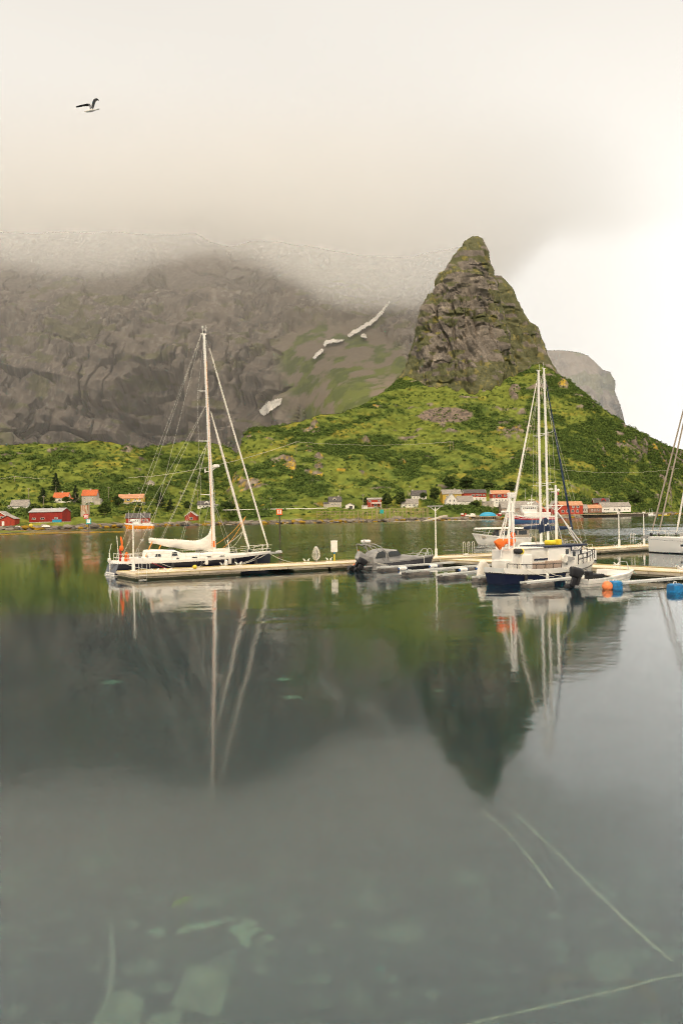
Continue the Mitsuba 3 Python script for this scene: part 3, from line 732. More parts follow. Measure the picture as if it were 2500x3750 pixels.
house('white garage with a gable and a dark arched door', 7.8, 781.3, 12.0, 8.2, 3.4, 1.9, 'm_white', 'm_roof_grey', front='gable', depth=8, door=(0.8, 3.2, 2.8, 'm_roof_dark'), cat='garage', name='garage')
house('square red house with a white balcony band across its front', 31.0, 798.0, 12.2, 13.3, 8.4, 1.5, 'm_red2', 'm_roof_grey', depth=10, base=1.6, shed=(-8.6, 6.4, 2.6, 0.5, 'm_roof_grey', 'm_white'), balcony=(1.6, 9.5, 4.6), wins=[(-4.4, 6.9, 2.2, 1.4), (4.2, 6.9, 2.0, 1.2), (0.9, 3.0, 2.6, 1.6), (5.6, 2.6, 0.7, 2.2)])
house('white house with a dark grey roof, half hidden by a bush', 78.5, 859.8, 21.0, 14.8, 4.3, 5.0, 'm_white', 'm_roof_dark', depth=9, chimney=-6.2, wins=row(4, 2.4, 1.1, 1.4, 13))
house('low white house with a pale grey roof beside the drying racks', 66.0, 823.4, 12.9, 16.3, 3.7, 4.4, 'm_white', 'm_roof_grey', depth=10, wins=row(3, 2.0, 1.2, 1.3, 12))
house('yellow house with a grey roof behind the white gabled house', 107.9, 830.2, 17.4, 19.0, 7.9, 4.2, 'm_yellow', 'm_roof_grey', depth=10, yaw=0.15, wins=row(4, 5.6, 1.0, 1.3, 15), chimney=4.0)
t = house('big white house with its gable to the water and a grey roofed side wing', 102.7, 794.7, 11.9, 10.6, 6.6, 6.3, 'm_white', 'm_roof_grey', front='gable', depth=12, wins=[(-1.6, 6.3, 1.1, 1.9), (2.2, 6.3, 1.1, 1.9), (-1.6, 2.5, 1.1, 1.9), (2.2, 2.5, 1.1, 1.9)], shed=(12.6, 14.8, 5.4, 5.0, 'm_roof_grey'))
house('red house with a black roof on a white basement', 131.2, 836.9, 18.8, 22.0, 7.2, 3.4, 'm_white', 'm_roof_dark', depth=10, yaw=0.08, upper=(3.1, 'm_red2'), wins=row(2, 5.0, 2.6, 1.7, 8, 0) + row(2, 5.0, 1.8, 1.6, 7, 7) + row(4, 1.5, 1.0, 0.9, 14, 3), trim='m_trim')
house('red house with a peach roof on a tall white basement', 154.5, 826.0, 14.6, 18.0, 10.0, 3.2, 'm_white', 'm_roof_peach', depth=10, yaw=0.05, upper=(5.6, 'm_red2'), wins=[(-1.5, 7.9, 3.2, 2.2), (3.8, 7.9, 1.7, 1.8), (-6.5, 7.7, 2.0, 2.0)] + row(4, 3.6, 1.1, 1.3, 12) + row(4, 1.4, 1.1, 1.1, 12), trim='m_trim')
house('small pale concrete building with a flat roof on the grass bank', 137.7, 801.1, 11.0, 10.0, 5.4, 0.4, 'm_concrete', 'm_roof_grey', depth=7, wins=[(-2.4, 4.3, 1.0, 0.8), (2.8, 4.3, 1.0, 0.8)], door=(0.2, 1.5, 2.2, 'm_roof_dark'), name='storehouse', cat='storehouse')
house('wide warehouse with a weathered grey roof behind the big fishing vessel', 166.0, 788.0, 3.6, 36.0, 6.6, 6.2, 'm_tan', 'm_roof_grey', depth=16, wins=row(6, 3.6, 1.3, 1.4, 30), name='warehouse', cat='warehouse')
house('narrow red quay house with a gable, left end of the red row', 196.5, 781.0, 3.6, 9.0, 7.2, 5.2, 'm_red', 'm_roof_grey', front='gable', depth=14, wins=[(-2, 5.6, 1.3, 1.5), (1.8, 5.6, 1.3, 1.5), (-1, 2.2, 1.3, 1.5)], name='quay_house', cat='quay house', stilts=6)
house('long red quay house on stilts with white windows', 209.5, 778.7, 3.4, 21.6, 8.0, 3.7, 'm_red2', 'm_roof_peach', depth=14, wins=row(4, 2.9, 2.0, 2.0, 18, -1) + row(2, 6.6, 2.0, 1.5, 8, 4), name='quay_house', cat='quay house', stilts=6, trim='m_trim')
house('low red shed between the fishing vessel and the red quay houses', 186.2, 775.8, 3.4, 7.2, 5.5, 1.4, 'm_red', 'm_roof_grey', depth=8, door=(1.0, 2.2, 3.6), name='shed', cat='shed', stilts=6)
house('small grey boathouse with a white front right of the red row', 228.0, 805.0, 4.6, 8.2, 4.0, 3.6, 'm_stone', 'm_roof_grey', depth=8, wins=row(3, 2.4, 0.9, 2.4, 6), name='boathouse', cat='boathouse', stilts=6)
house('brown wooden boathouse with a peach roof right of the red row', 246.4, 829.3, 4.4, 13.0, 4.6, 3.0, 'm_brown', 'm_roof_peach', depth=9, wins=row(3, 2.6, 1.0, 1.8, 9), name='boathouse', cat='boathouse', stilts=6)
house('dark red house with a black roof and a dormer behind the white warehouse', 269.1, 882.0, 10.2, 15.6, 4.6, 4.6, 'm_red', 'm_roof_dark', depth=9, dormer=(2.2, 4.4, 2.0), trim='m_trim', wins=row(2, 2.4, 1.2, 1.5, 8), )
t = house('white warehouse with a pale grey roof on a dark stone quay, right of the village', 277.5, 862.0, 4.6, 30.0, 5.6, 4.2, 'm_white', 'm_roof_grey', depth=14, yaw=0.05, wins=row(3, 2.8, 1.2, 1.1, 6, -10) + [(-2, 2.6, 1.4, 2.2), (3, 2.0, 2.2, 2.6), (8.5, 2.6, 1.1, 1.1), (12, 2.6, 1.1, 1.1)], name='warehouse', cat='warehouse', stilts=6)
house('small white hut high on the green slope left of the yacht mast', -187.5, 838.0, 38.6, 7.0, 3.2, 2.6, 'm_stone', 'm_roof_grey', front='gable', depth=6, name='hut', cat='hut')
t = Thing('silo', 'rust streaked pale silo under the tall pale house', 'silo', at=(-192.7, 642.0, 8.6))
s = t.part('tank', [pipe([(0, 0, -3), (0, 0, 8.6)], 3.3, 24)], 'm_rust', smooth=30)
t.part('lid', pipe([(0, 0, 8.6), (0, 0, 8.9)], 3.45, 24), 'm_roof_metal')
t.part('ladder', [B(-0.35, -0.25, -3.45, -3.35, -2, 8.6), B(0.25, 0.35, -3.45, -3.35, -2, 8.6)] + [B(-0.3, 0.3, -3.44, -3.38, k, k + 0.08) for k in np.arange(-2, 8.5, 0.8)], 'm_trim', under=s)

# stone terraces and quays
t = Thing('stone_terrace', 'pale stone terrace wall under the grey dormer house', 'terrace', at=(-14.0, 776.0, 9.0), head=(1, 0.0))
for i in range(24):
    for j in range(2):
        t.part('stone', B(-21 + i * 1.75 + 0.8 * j, -21 + i * 1.75 + 1.6 + 0.8 * j, -0.3 * rng.random(), 3, -3 + j * 2.6 + 1.6, -3 + j * 2.6 + 4.1 + 0.3 * rng.random()), 'm_stone')
t = Thing('quay', 'timber quay on dark piles below the red and white houses', 'quay', at=(122.0, 722.0, 3.0))
t.part('deck', B(-9, 12, 0, 34, -0.5, 0), 'm_wood')
for i in range(14):
    t.part('fender_beam', B(-8.8 + i * 1.55, -8.4 + i * 1.55, -0.25, 0.05, -3.4, 0.1), 'm_wood')
    t.part('pile', rod((-8.0 + i * 1.5, 0.6, -0.5), (-8.0 + i * 1.5, 0.6, -5), 0.22, n=6), 'm_pile')
t = Thing('quay', 'long dark quay front under the red row on the right', 'quay', at=(197, 770.0, 3.2), head=(1, 0.03))
t.part('deck', B(-38, 56, 0, 12, -0.6, 0), 'm_wood')
for i in range(32):
    t.part('pile', rod((-37.5 + i * 3, 0.5, -0.6), (-37.5 + i * 3, 0.5, -5), 0.25, n=6), 'm_pile')
t.part('stone_fill', B(-37, 55, 3, 12, -6, -0.7), 'm_pile')
t = Thing('quay', 'dark stone quay under the white warehouse', 'quay', at=(283, 858.0, 3.2), head=(1, 0.05))
t.part('deck', B(-24, 26, -1, 4, -0.6, 0), 'm_concrete')
for i in range(16):
    t.part('block', B(-24 + i * 3.1, -24 + i * 3.1 + 2.95, -0.6 - 0.4 * rng.random(), 3, -4.5, -0.65), 'm_pile')
plastic('m_tarp', (0.03, 0.32, 0.52), 0.45)
v = trimesh.creation.icosphere(3, 1.0)
v.vertices *= [7.2, 4.5, 3.6]
v.vertices[:, 2] = np.maximum(v.vertices[:, 2], 0) + 0.25 * meshkit.fbm(v.vertices / 1.3, 3, 3)
t = Thing('tarpaulin_heap', 'bright blue tarpaulin heap on the timber quay', 'tarpaulin', at=(125.0, 730.0, 3.0))
t.part('sheet', v, 'm_tarp', smooth=True)
for i, (px, mm, lab) in enumerate([(106, 'm_red2', 'red and white fishing gear heap left of the blue tarpaulin'), (112, 'm_white', 'white heap of fish boxes left of the blue tarpaulin'), (134, 'm_red', 'red heap of gear right of the blue tarpaulin')]):
    t = Thing('gear_heap', lab, 'fishing gear', at=(px, 732 + 3 * (i % 2), 3.0 if i else 3.4))
    for k in range(7):
        s = rng.uniform(0.7, 1.5)
        x_, y_ = rng.uniform(-3, 3), rng.uniform(-1, 1)
        t.part('box', rounded(x_ - s, x_ + s, y_ - s, y_ + s, 0 if k < 5 else 1.3, (1.6 if k < 5 else 2.6) * rng.uniform(0.8, 1.1), 0.12), ['m_white', mm, mm][k % 3])

# drying racks, guard rail, poles and wires
def rack(label, x0, x1, y, z, h, nb, yaw):
    t = Thing('drying_rack', label, 'drying rack', 'fish drying racks on the low shore', at=(x0, y, z), head=(math.cos(yaw), math.sin(yaw)))
    L = x1 - x0
    for i in range(nb + 1):
        for yy in (0, 3.2, 6.4):
            t.part('post', rod((i * L / nb, yy, -2.5), (i * L / nb, yy, h), 0.17, n=5), 'm_wood')
    for yy in (0, 3.2, 6.4):
        for zz in (h, h * 0.52):
            t.part('rail', rod((-0.5, yy, zz), (L + 0.5, yy, zz), 0.15, n=5), 'm_wood')
    for i in range(0, nb, 3):
        t.part('brace', rod((i * L / nb, 0, 0), ((i + 1.6) * L / nb, 0, h), 0.13, n=5), 'm_wood')


rack('left fish drying rack of pale yellow poles on the shore', -21, 30, 727, 4.2, 5.4, 13, 0.02)
rack('right fish drying rack of pale yellow poles nearest the ramp', 31, 76, 733, 5.6, 5.6, 12, 0.16)
t = Thing('guard_rail', 'pale road guard rail running along the shore behind the orange speed sign', 'guard rail', at=(-114.9, 771.5, 12.3), head=(115, 2))
t.part('rail', B(0, 115, -0.1, 0.1, 0.55, 1.15), 'm_trim')
for i in range(24):
    t.part('post', B(i * 5 - 0.1, i * 5 + 0.1, 0.1, 0.3, -1.5, 1.0), 'm_pole')
WOODEN = [('far left by the yellow bank', -290.7, 760.4, 34.9, 11.8), ('above the white grey roofed house', -260, 710.7, 22.4, 11.4), ('left of the orange roofed house', -237.8, 682, 16.9, 9.2), ('right of the silo', -198.6, 728.9, 21.6, 12.6),
          ('left one of the pair above the yellow house', -190.6, 831.8, 38.5, 10.0), ('right one of the pair above the yellow house', -188.6, 833.7, 38.5, 9.4), ('just right of the yellow house', -186, 785.6, 29, 6.6), ('on the rock above the shore left of the peak', -51.8, 1005.4, 79, 16.0),
          ('left one of the pair high under the stony fan', 131.0, 1014.8, 76.4, 16.0), ('right one of the pair high under the stony fan', 134.0, 1015.1, 76.4, 16.0), ('left of the house behind the yacht mast', -153.9, 817.5, 23.2, 9.4), ('beside the house behind the yacht mast', -137.6, 818.2, 22.7, 10.7),
          ('by the road left of the orange speed sign', -65.1, 789.3, 14.4, 9.6), ('behind the grey dormer house', -0.8, 842.3, 25.2, 7.5), ('left of the square red house', 20.3, 791.7, 12.4, 13.2), ('behind the hidden white house', 72.9, 905.9, 30.6, 6.0),
          ('behind the long red quay house', 219.2, 847, 15.8, 15.7), ('behind the dark red house', 288, 917, 13.7, 9.0), ('right of the white warehouse', 316.8, 943.7, 9.1, 8.0), ('leaning, alone on the right shore', 444.6, 1147.3, 9, 14.7)]
tops = {}
for i, (where, x, y, z, h) in enumerate(WOODEN):
    t = Thing('utility_pole', 'thin grey wooden utility pole ' + where, 'utility pole', 'utility poles on the far shore', at=(x, y, z))
    lean = -1.6 if 'leaning' in where else 0.0
    t.part('shaft', rod((0, 0, -6), (lean, 0, h), 0.26, 0.19, 6), 'm_pole')
    t.part('crossarm', B(lean - 1.1, lean + 1.1, -0.12, 0.12, h - 0.9, h - 0.65), 'm_pole')
    for k in (-0.9, 0.9):
        t.part('insulator', rod((lean + k, 0, h - 0.65), (lean + k, 0, h - 0.3), 0.10, n=5), 'm_trim')
    tops[i] = np.array([x + lean, y, z + h - 0.3])
for a_, b_, s_, lab in [(0, 4, 3.5, 'overhead wire crossing the green slope on the left'), (5, 7, 5.0, 'overhead wire climbing from the slope to the rock pole'), (7, 8, 4.0, 'overhead wire running level below the stony fan')]:
    t = Thing('overhead_wire', lab, 'wire', at=(0, 0, 0))
    for k in (-0.6, 0.6):
        t.part('cable', pipe(sag(tops[a_] + [k, 0, 0], tops[b_] + [k, 0, 0], s_, 13), 0.10, 4), 'm_wire')
t = Thing('overhead_wire', 'overhead wire leaving the left edge of the photo', 'wire')
t.part('cable', pipe(sag(tops[0], tops[0] + [-70, 10, -4], 2, 7), 0.10, 4), 'm_wire')
t = Thing('overhead_wire', 'overhead wire across the wooded slope at the right', 'wire')
t.part('cable', pipe(sag((221, 900, 52), (440, 1110, 60), 5, 13), 0.10, 4), 'm_wire')

# ---------------------------------------------------------------- trees by the houses
def tree(label, x, y, h, w, conifer, seed, group=None, z=None):
    r = np.random.default_rng(seed)
    z = ground(x, y) if z is None else z
    t = Thing('spruce_tree' if conifer else 'birch_tree', label, 'tree', group, at=(x, y, z - 0.5))
    t.part('trunk', [rod((0, 0, -1), (0.1, 0, h * 0.8), 0.028 * h, 0.006 * h, 7)] + [rod((0, 0, h * q), (w * 0.33 * math.cos(a), w * 0.33 * math.sin(a), h * (q + 0.18)), 0.012 * h, 0.004 * h, 5) for q, a in zip(r.uniform(0.15, 0.55, 7), r.uniform(0, 6.28, 7))], 'm_pole')
    if conifer:
        n = 95
        q = r.uniform(0, 1, n)
        zz = h * (0.10 + 0.90 * q)
        rr = w * 0.5 * (1 - q) ** 0.75 * r.uniform(0.35, 1.0, n) + 0.1
        a = r.uniform(0, 6.28, n)
        c = np.stack([rr * np.cos(a), rr * np.sin(a), zz], 1)
        rad = np.stack([0.20 * w * (1.15 - q), 0.20 * w * (1.15 - q), 0.045 * h + 0 * q], 1)
        col = lerp((0.020, 0.034, 0.018), (0.045, 0.062, 0.028), r.uniform(0, 1, n))
        m, cc = leaf_cloud(c, rad, 20, 0.055 * w, col, r)
    else:
        n = 46
        d = r.normal(size=(n, 3))
        d /= np.linalg.norm(d, axis=1, keepdims=True)
        c = d * r.uniform(0.2, 1, (n, 1)) ** 0.5 * [w * 0.42, w * 0.40, h * 0.38] + [0, 0, h * 0.58]
        rad = np.repeat(r.uniform(0.10, 0.20, (n, 1)) * min(w, h * 1.3), 3, 1)
        col = lerp((0.032, 0.052, 0.020), (0.080, 0.110, 0.032), r.uniform(0, 1, n) ** 1.3)
        m, cc = leaf_cloud(c, rad, 46, 0.045 * w + 0.1, col, r)
    t.part('crown', m, 'm_leaf', color=cc)


for i, (lab, x, y, h, w, con) in enumerate([
        ('dark pointed spruce left of the orange roofed house', -241.1, 690.0, 12.5, 8.6, 1), ('tall dark spruce behind the orange roofed house', -246.5, 738.0, 17, 9.5, 1), ('tall dark spruce between the two orange roofs', -219.0, 704.0, 16.5, 7.8, 1),
        ('dark spruce on the bank right of the yellow house', -158.0, 745.0, 15.5, 9.5, 1), ('second dark spruce right of the yellow house, slightly lower', -150.5, 752.0, 12.5, 8.0, 1),
        ('round green tree right of the silo', -182.0, 655.0, 8.5, 11, 0), ('round green tree left of the yellow house', -183.0, 700.0, 9.5, 10, 0), ('small green tree above the red boathouse with the orange boat', -164.0, 690.0, 5.5, 6, 0),
        ('green tree in front of the white orange roofed house', -236.2, 698.0, 6.0, 5.0, 0), ('bushy tree at the right corner of the white orange roofed house', -222.0, 690.0, 5.2, 9, 0), ('broad green tree between the grey roofed house and the barn', -231.0, 640.0, 7.5, 12, 0), ('broad green tree left of the barn roof', -222.0, 645.0, 6.5, 11, 0),
        ('dark round tree on the right shore above the small boats', 335.7, 975.0, 15, 19, 0), ('wide dark tree behind the yellow house', 112.0, 879.0, 13, 15, 0), ('wide dark tree behind the black roofed red house', 130.0, 884.0, 13, 16, 0), ('dark tree behind the peach roofed red house', 154.5, 890.0, 9.5, 12, 0),
        ('small bush tree in front of the hidden white house', 81.5, 848.0, 7.0, 8, 0), ('dark tree right of the hidden white house', 91.0, 832.0, 15, 12, 0), ('leafy tree left of the low white house', 56.5, 825.0, 16, 13, 0), ('leafy tree right of the square red house', 43.0, 812.0, 14.5, 12, 0),
        ('tall narrow tree behind the square red house', 24.0, 822.0, 12.5, 6.5, 0), ('dark tree behind the fishing vessel mast', 171.3, 860.0, 15, 14, 0), ('leafy bank tree right of the small red boathouse', -106.0, 776.0, 8.0, 11, 0), ('second leafy bank tree right of the small red boathouse', -93.0, 782.0, 8.5, 12, 0),
        ('bushy tree in front of the big white gabled house wing', 122.5, 783.0, 6.0, 11, 0), ('leafy tree left of the house behind the yacht mast', -139.0, 772.0, 8.5, 8, 0), ('dark bush tree in the gully behind the yacht mast', -104.0, 800.0, 11, 10, 0)]):
    tree(lab, x, y, h, w, con, 900 + i)

# ---------------------------------------------------------------- foreshore: the spit on the left, boulders, ramp, marks
s_, w_ = np.linspace(0, 1, 150), np.concatenate([np.linspace(0, 0.25, 60), np.linspace(0.25, 1, 50)[1:]])
S, Wd = np.meshgrid(s_, w_, indexing='ij')
yf = 262 + 80 * S ** 0.9
yb = 575 - 232 * S ** 0.85
X_ = -215 + 134 * S + 4 * (meshkit.fbm(np.stack([S * 9, Wd * 3, S * 0], -1), 3, 941) - 0.5)
Y_ = yf + (yb - yf) * Wd + 14 * (meshkit.fbm(np.stack([S * 7, Wd * 0, S * 0], -1), 4, 944) - 0.5)
into = np.minimum((Y_ - yf), (yb - Y_))
pp = np.stack([X_, Y_, 0 * X_], -1)
zz = -0.45 + 0.62 * sstep(-4, 12, into) + 0.85 * sstep(26, 75, into) * (1 - 0.4 * S) + 1.1 * (meshkit.fbm(pp / 9, 4, 950) - 0.46) * sstep(-4, 12, into)
P = np.stack([X_, Y_, zz], -1)
n3 = meshkit.fbm(P / 1.3, 3, 953)
c = lerp((0.38, 0.235, 0.03), (0.13, 0.095, 0.03), sstep(0.42, 0.62, n3))
c = lerp(c, lerp((0.24, 0.21, 0.17), (0.07, 0.062, 0.055), sstep(0.45, 0.6, meshkit.fbm(P / 2.2, 3, 955))), sstep(0.28, 0.36, zz + 0.25 * (n3 - 0.5)))
c = lerp(c, lerp((0.22, 0.235, 0.05), (0.15, 0.18, 0.045), n3), sstep(0.52, 0.60, zz + 0.3 * (n3 - 0.5)) * (1 - sstep(0.78, 0.92, S + 0.1 * n3)))
struct('shore_spit', (P.reshape(-1, 3), grid_faces(*S.shape)), 'm_terrain', color=c.reshape(-1, 3))

bm = []
sel = np.random.default_rng(41)
bc = []
for i in range(760):
    a = sel.uniform(-0.44, 0.45)
    d = np.interp(a, SHORE_A, SHORE_D) + sel.normal(3, 5)
    m = trimesh.creation.icosphere(1, 1.0)
    v = m.vertices * (1 + 0.5 * (meshkit.noise(m.vertices * 1.4 + i, i) - 0.5))[:, None] * sel.uniform(0.7, 2.6) * sel.uniform(0.6, 1.2, 3) * [1.25, 1, 0.62]
    v = v + [a * d, d, sel.uniform(-0.2, 1.6)]
    g = sel.uniform(0.10, 0.30)
    col = np.array([g, 0.88 * g, 0.73 * g])
    if sel.random() < 0.22:
        col = np.array([0.32, 0.20, 0.03])
    bm.append(trimesh.Trimesh(v, m.faces, process=False))
    bc.append(np.tile(col, (len(v), 1)))
struct('shore_boulders', trimesh.util.concatenate(bm), 'm_terrain', smooth=False, color=np.vstack(bc), kind='stuff', label='grey and ochre boulders strewn along the far waterline', cat='boulders')

t = Thing('slipway', 'pale concrete slipway running down right of the drying racks', 'slipway', at=(64, 712, 0.2), head=(1, 0.25))
t.part('ramp', extr([(0, -1.2), (26, 4.6), (26, 3.4), (0, -2.4)], 0, 5, 'y'), 'm_concrete')
t.part('jetty', B(-22, 2, 0, 3, -0.6, 0.35), 'm_concrete')
t = Thing('floating_dock', 'long low pale dock along the far shore in front of the white houses', 'dock', at=(82, 680, 0.0), head=(1, 0.16))
t.part('deck', B(0, 42, 0, 2.6, -0.5, 0.55), 'm_concrete')
for i in range(5):
    t.part('mooring_pole', rod((3 + i * 9, 1.3, 0.4), (3 + i * 9, 1.3, 3.6 if i % 2 else 2.4), 0.10, n=5), 'm_pole')
plastic('m_sign_orange', (0.75, 0.13, 0.02), 0.5)
plastic('m_sign_red', (0.60, 0.05, 0.04), 0.5)
plastic('m_sign_green', (0.02, 0.36, 0.33), 0.5)
plastic('m_sign_white', (0.83, 0.81, 0.77), 0.5)


def mark(label, x, y, z0, h, w, mats, text=None, base=-3.0):
    t = Thing('sea_mark', label, 'sign', at=(x, y, z0))
    t.part('pole', rod((0, 0, base), (0, 0, h), 0.13, n=7), 'm_pile')
    b = t.part('board', B(-w / 2, w / 2, -0.24, -0.14, h - w * 1.05, h), mats[0])
    t.part('panel', B(-w * 0.34, w * 0.34, -0.27, -0.241, h - w * 0.88, h - w * 0.17), mats[1], under=b)
    if text:
        m = meshkit.text_mesh(text, w * 0.58, 0.03, bold=True)
        m.apply_transform(np.array([[1, 0, 0, 0], [0, 0, -1, 0], [0, 1, 0, 0], [0, 0, 0, 1.0]]))
        m.apply_translation([-m.bounds[:, 0].mean(), -0.31 - m.bounds[0, 1] - 0.0, h - w * 0.52 - m.bounds[:, 2].mean()])
        t.part('numeral', m, mats[2], under=b)


mark('orange framed white speed sign with the number 8 on a pole in the water', -11.2, 154.3, 0, 6.0, 1.05, ('m_sign_orange', 'm_sign_white', 'm_sign_orange'), '8')
mark('small red sea mark with a white field on the left shore', -166.0, 555.0, 2.0, 7.6, 3.0, ('m_sign_red', 'm_sign_white', 'm_sign_red'), '3')
mark('small green sea mark with a white field on a pole off the left shore', -94.8, 320.1, 0, 5.6, 1.9, ('m_sign_green', 'm_sign_white', 'm_sign_green'))
mark('pale green sea mark in front of the drying racks', 33.0, 700.0, 0, 10.2, 3.0, ('m_sign_green', 'm_sign_green', 'm_sign_green'))
t = Thing('blue_crate', 'blue crate on the grass in front of the red barn', 'crate', at=(-199.0, 597.0, 4.0))
b = t.part('box', rounded(-3, 3, -1.2, 1.2, 0, 2.2, 0.2), 'm_tarp')
t.part('lid', rounded(-3.15, 3.15, -1.35, 1.35, 2.2, 2.6, 0.15), 'm_tarp')
plastic('m_buoy_yellow', (0.72, 0.56, 0.05), 0.4)
t = Thing('shore_buoy', 'yellow round buoy lying on the left shore', 'buoy', at=(-206.0, 566.0, 1.6))
t.part('float', ball((0, 0, 1.2), 1.3), 'm_buoy_yellow', smooth=True)
t.part('eye', pipe([(0, 0, 2.4), (0.2, 0, 2.8), (-0.2, 0, 2.9), (0, 0, 2.5)], 0.12, 5), 'm_pile')
for i, (x, y, mt, lab) in enumerate([(-218.0, 572.0, 'm_white', 'upturned white dinghy beside the low red boathouse'), (-212.0, 572.0, 'm_red2', 'red dinghy on the shore between the boathouse and the yellow buoy'), (-196.0, 566.0, 'm_white', 'pale dinghy on the shore right of the yellow buoy')]):
    t = Thing('shore_dinghy', lab, 'dinghy', at=(x, y, 1.5))
    rows = [[(u, 1.1 * math.sin(a) * math.sqrt(max(0, 1 - (u / 2.9) ** 4)), 0.9 * max(0, math.cos(a)) * math.sqrt(max(0.02, 1 - (u / 2.9) ** 4)) + 0.3) for a in np.linspace(-1.6, 1.6, 9)] for u in np.linspace(-2.8, 2.8, 11)]
    t.part('hull', loft(rows, close=False, caps=False), mt, smooth=40)
    t.part('keel', B(-2.5, 2.5, -0.06, 0.06, 1.1, 1.3), 'm_wood')
# ---------------------------------------------------------------- harbour paints
grained('m_deck', (0.57, 0.50, 0.38), (0.44, 0.39, 0.30), (1.2, 1.2, 3), 0.85)
grained('m_deck_b', (0.50, 0.44, 0.34), (0.38, 0.33, 0.26), (1.2, 1.2, 3), 0.85)
grained('m_deck_c', (0.57, 0.49, 0.36), (0.36, 0.31, 0.23), (0.9, 0.9, 3), 0.85)
grained('m_deck_edge', (0.46, 0.36, 0.16), (0.34, 0.27, 0.14), (1.5, 1.5, 3), 0.85)


def algae(p, n, uv):
    g = fbm(p.x * 2.0, p.y * 2.0, p.z * 3.0, 3)
    c = mix((0.50, 0.43, 0.30), (0.37, 0.32, 0.23), smoothstep(0.4, 0.65, g))
    return mix((0.030, 0.033, 0.014), c, smoothstep(0.10, 0.16, p.z + 0.12 * (g - 0.5)))


mat('m_float', {'type': 'principled', 'base_color': proc(algae), 'roughness': 0.8, 'specular': 0.3})
grained('m_galv', (0.52, 0.53, 0.52), (0.40, 0.41, 0.40), (2, 2, 2), 0.5)
grained('m_beam', (0.56, 0.57, 0.545), (0.40, 0.415, 0.40), (1.5, 1.5, 2), 0.55)
grained('m_block', (0.16, 0.145, 0.13), (0.075, 0.07, 0.068), (1.5, 1.5, 2), 0.8)
plastic('m_gel', (0.82, 0.80, 0.75), 0.25)
grained('m_gel2', (0.78, 0.76, 0.70), (0.62, 0.59, 0.53), (1.4, 1.4, 1.4), 0.35)
plastic('m_navy', (0.006, 0.008, 0.020), 0.15, 0.5)
plastic('m_navy2', (0.008, 0.013, 0.042), 0.25, 0.5)
plastic('m_black', (0.012, 0.012, 0.014), 0.35)
plastic('m_rubber', (0.03, 0.03, 0.032), 0.7)
plastic('m_orange', (0.85, 0.16, 0.015), 0.55)
plastic('m_rope_orange', (0.75, 0.30, 0.06), 0.8)
plastic('m_rope', (0.62, 0.60, 0.52), 0.8)
plastic('m_teal', (0.22, 0.55, 0.48), 0.7)
grained('m_blue', (0.006, 0.19, 0.46), (0.02, 0.13, 0.30), (4, 4, 4), 0.4)
plastic('m_bluefoam', (0.03, 0.10, 0.32), 0.5)
grained('m_buoy_orange', (0.88, 0.26, 0.09), (0.60, 0.18, 0.07), (5, 5, 5), 0.45, 0.45, 0.75)
plastic('m_redline', (0.45, 0.02, 0.03), 0.3)
plastic('m_hullblue', (0.055, 0.12, 0.24), 0.35)
plastic('m_hullorange', (0.80, 0.26, 0.01), 0.4)
plastic('m_mast', (0.80, 0.78, 0.73), 0.35)
plastic('m_wirewhite', (0.70, 0.67, 0.60), 0.5)
plastic('m_yellow2', (0.80, 0.62, 0.03), 0.45)
grained('m_sail', (0.80, 0.77, 0.70), (0.70, 0.66, 0.59), (1.2, 1.2, 2.5), 0.8)
grained('m_cover', (0.014, 0.028, 0.065), (0.035, 0.06, 0.12), (2.2, 2.2, 2.2), 0.75, 0.45, 0.7)
grained('m_alu', (0.40, 0.39, 0.37), (0.29, 0.285, 0.28), (1.2, 1.2, 3), 0.45, metallic=0.25)
grained('m_alu_dark', (0.085, 0.085, 0.095), (0.060, 0.060, 0.070), (1.2, 1.2, 3), 0.4)
plastic('m_grey', (0.30, 0.30, 0.295), 0.5)
plastic('m_tank', (0.36, 0.31, 0.25), 0.6)


def xyrow(o, d, t, off=0.0):
    return (o[0] + d[0] * t - d[1] * off, o[1] + d[1] * t + d[0] * off)


# ---------------------------------------------------------------- pontoons
def pontoon(label, o, u, length, width, floats, seed):
    r = np.random.default_rng(seed)
    t = Thing('pontoon', label, 'pontoon', at=(o[0], o[1]), head=u)
    for i, (a, b) in enumerate(floats):
        t.part('float', rounded(a, b, 0.12, width - 0.12, -0.7, 0.27, 0.08), 'm_float')
    n = int(length / 2.4)
    for i in range(n):
        t.part('deck_slab', B(i * length / n + 0.03, (i + 1) * length / n - 0.03, 0.0, width, 0.272, 0.43 + 0.006 * r.random()), ('m_deck', 'm_deck_b', 'm_deck', 'm_deck_c')[int(4 * r.random())])
    for y0 in (0.0, width - 0.22):
        t.part('edge_timber', B(0.1, length - 0.1, y0 + 0.02, y0 + 0.2, 0.437, 0.50), 'm_deck_edge')
    return t


PA, PU = np.array([-14.7, 60.5]), np.array([0.862, 0.507])
PN = np.array([-0.507, 0.862])
pontoon('long concrete pontoon along the dark blue yacht, on the left', PA, PU, 36.4, 5.0, [(0.1, 8.2), (12.7, 15.85), (16.05, 28.0), (28.2, 36.2)], 1)
PB, PBU = PA + PU * 36.6 + [0, 0.4], np.array([0.79, 0.613])
pontoon('far concrete pontoon running right to the big white sailing yacht', PB, PBU, 34.0, 4.6, [(0.1, 11.9), (12.1, 23.9), (24.1, 33.9)], 2)
PC, PCU = np.array([8.3, 72.7]), np.array([0.5, -0.866])
pontoon('near right concrete pontoon that carries the mooring fingers', PC, PCU, 34.0, 3.6, [(0.1, 11.9), (12.1, 22.9), (23.1, 33.9)], 3)
# the pontoon's width lies to the left of its heading; heading down-right, that is the side away from the fingers


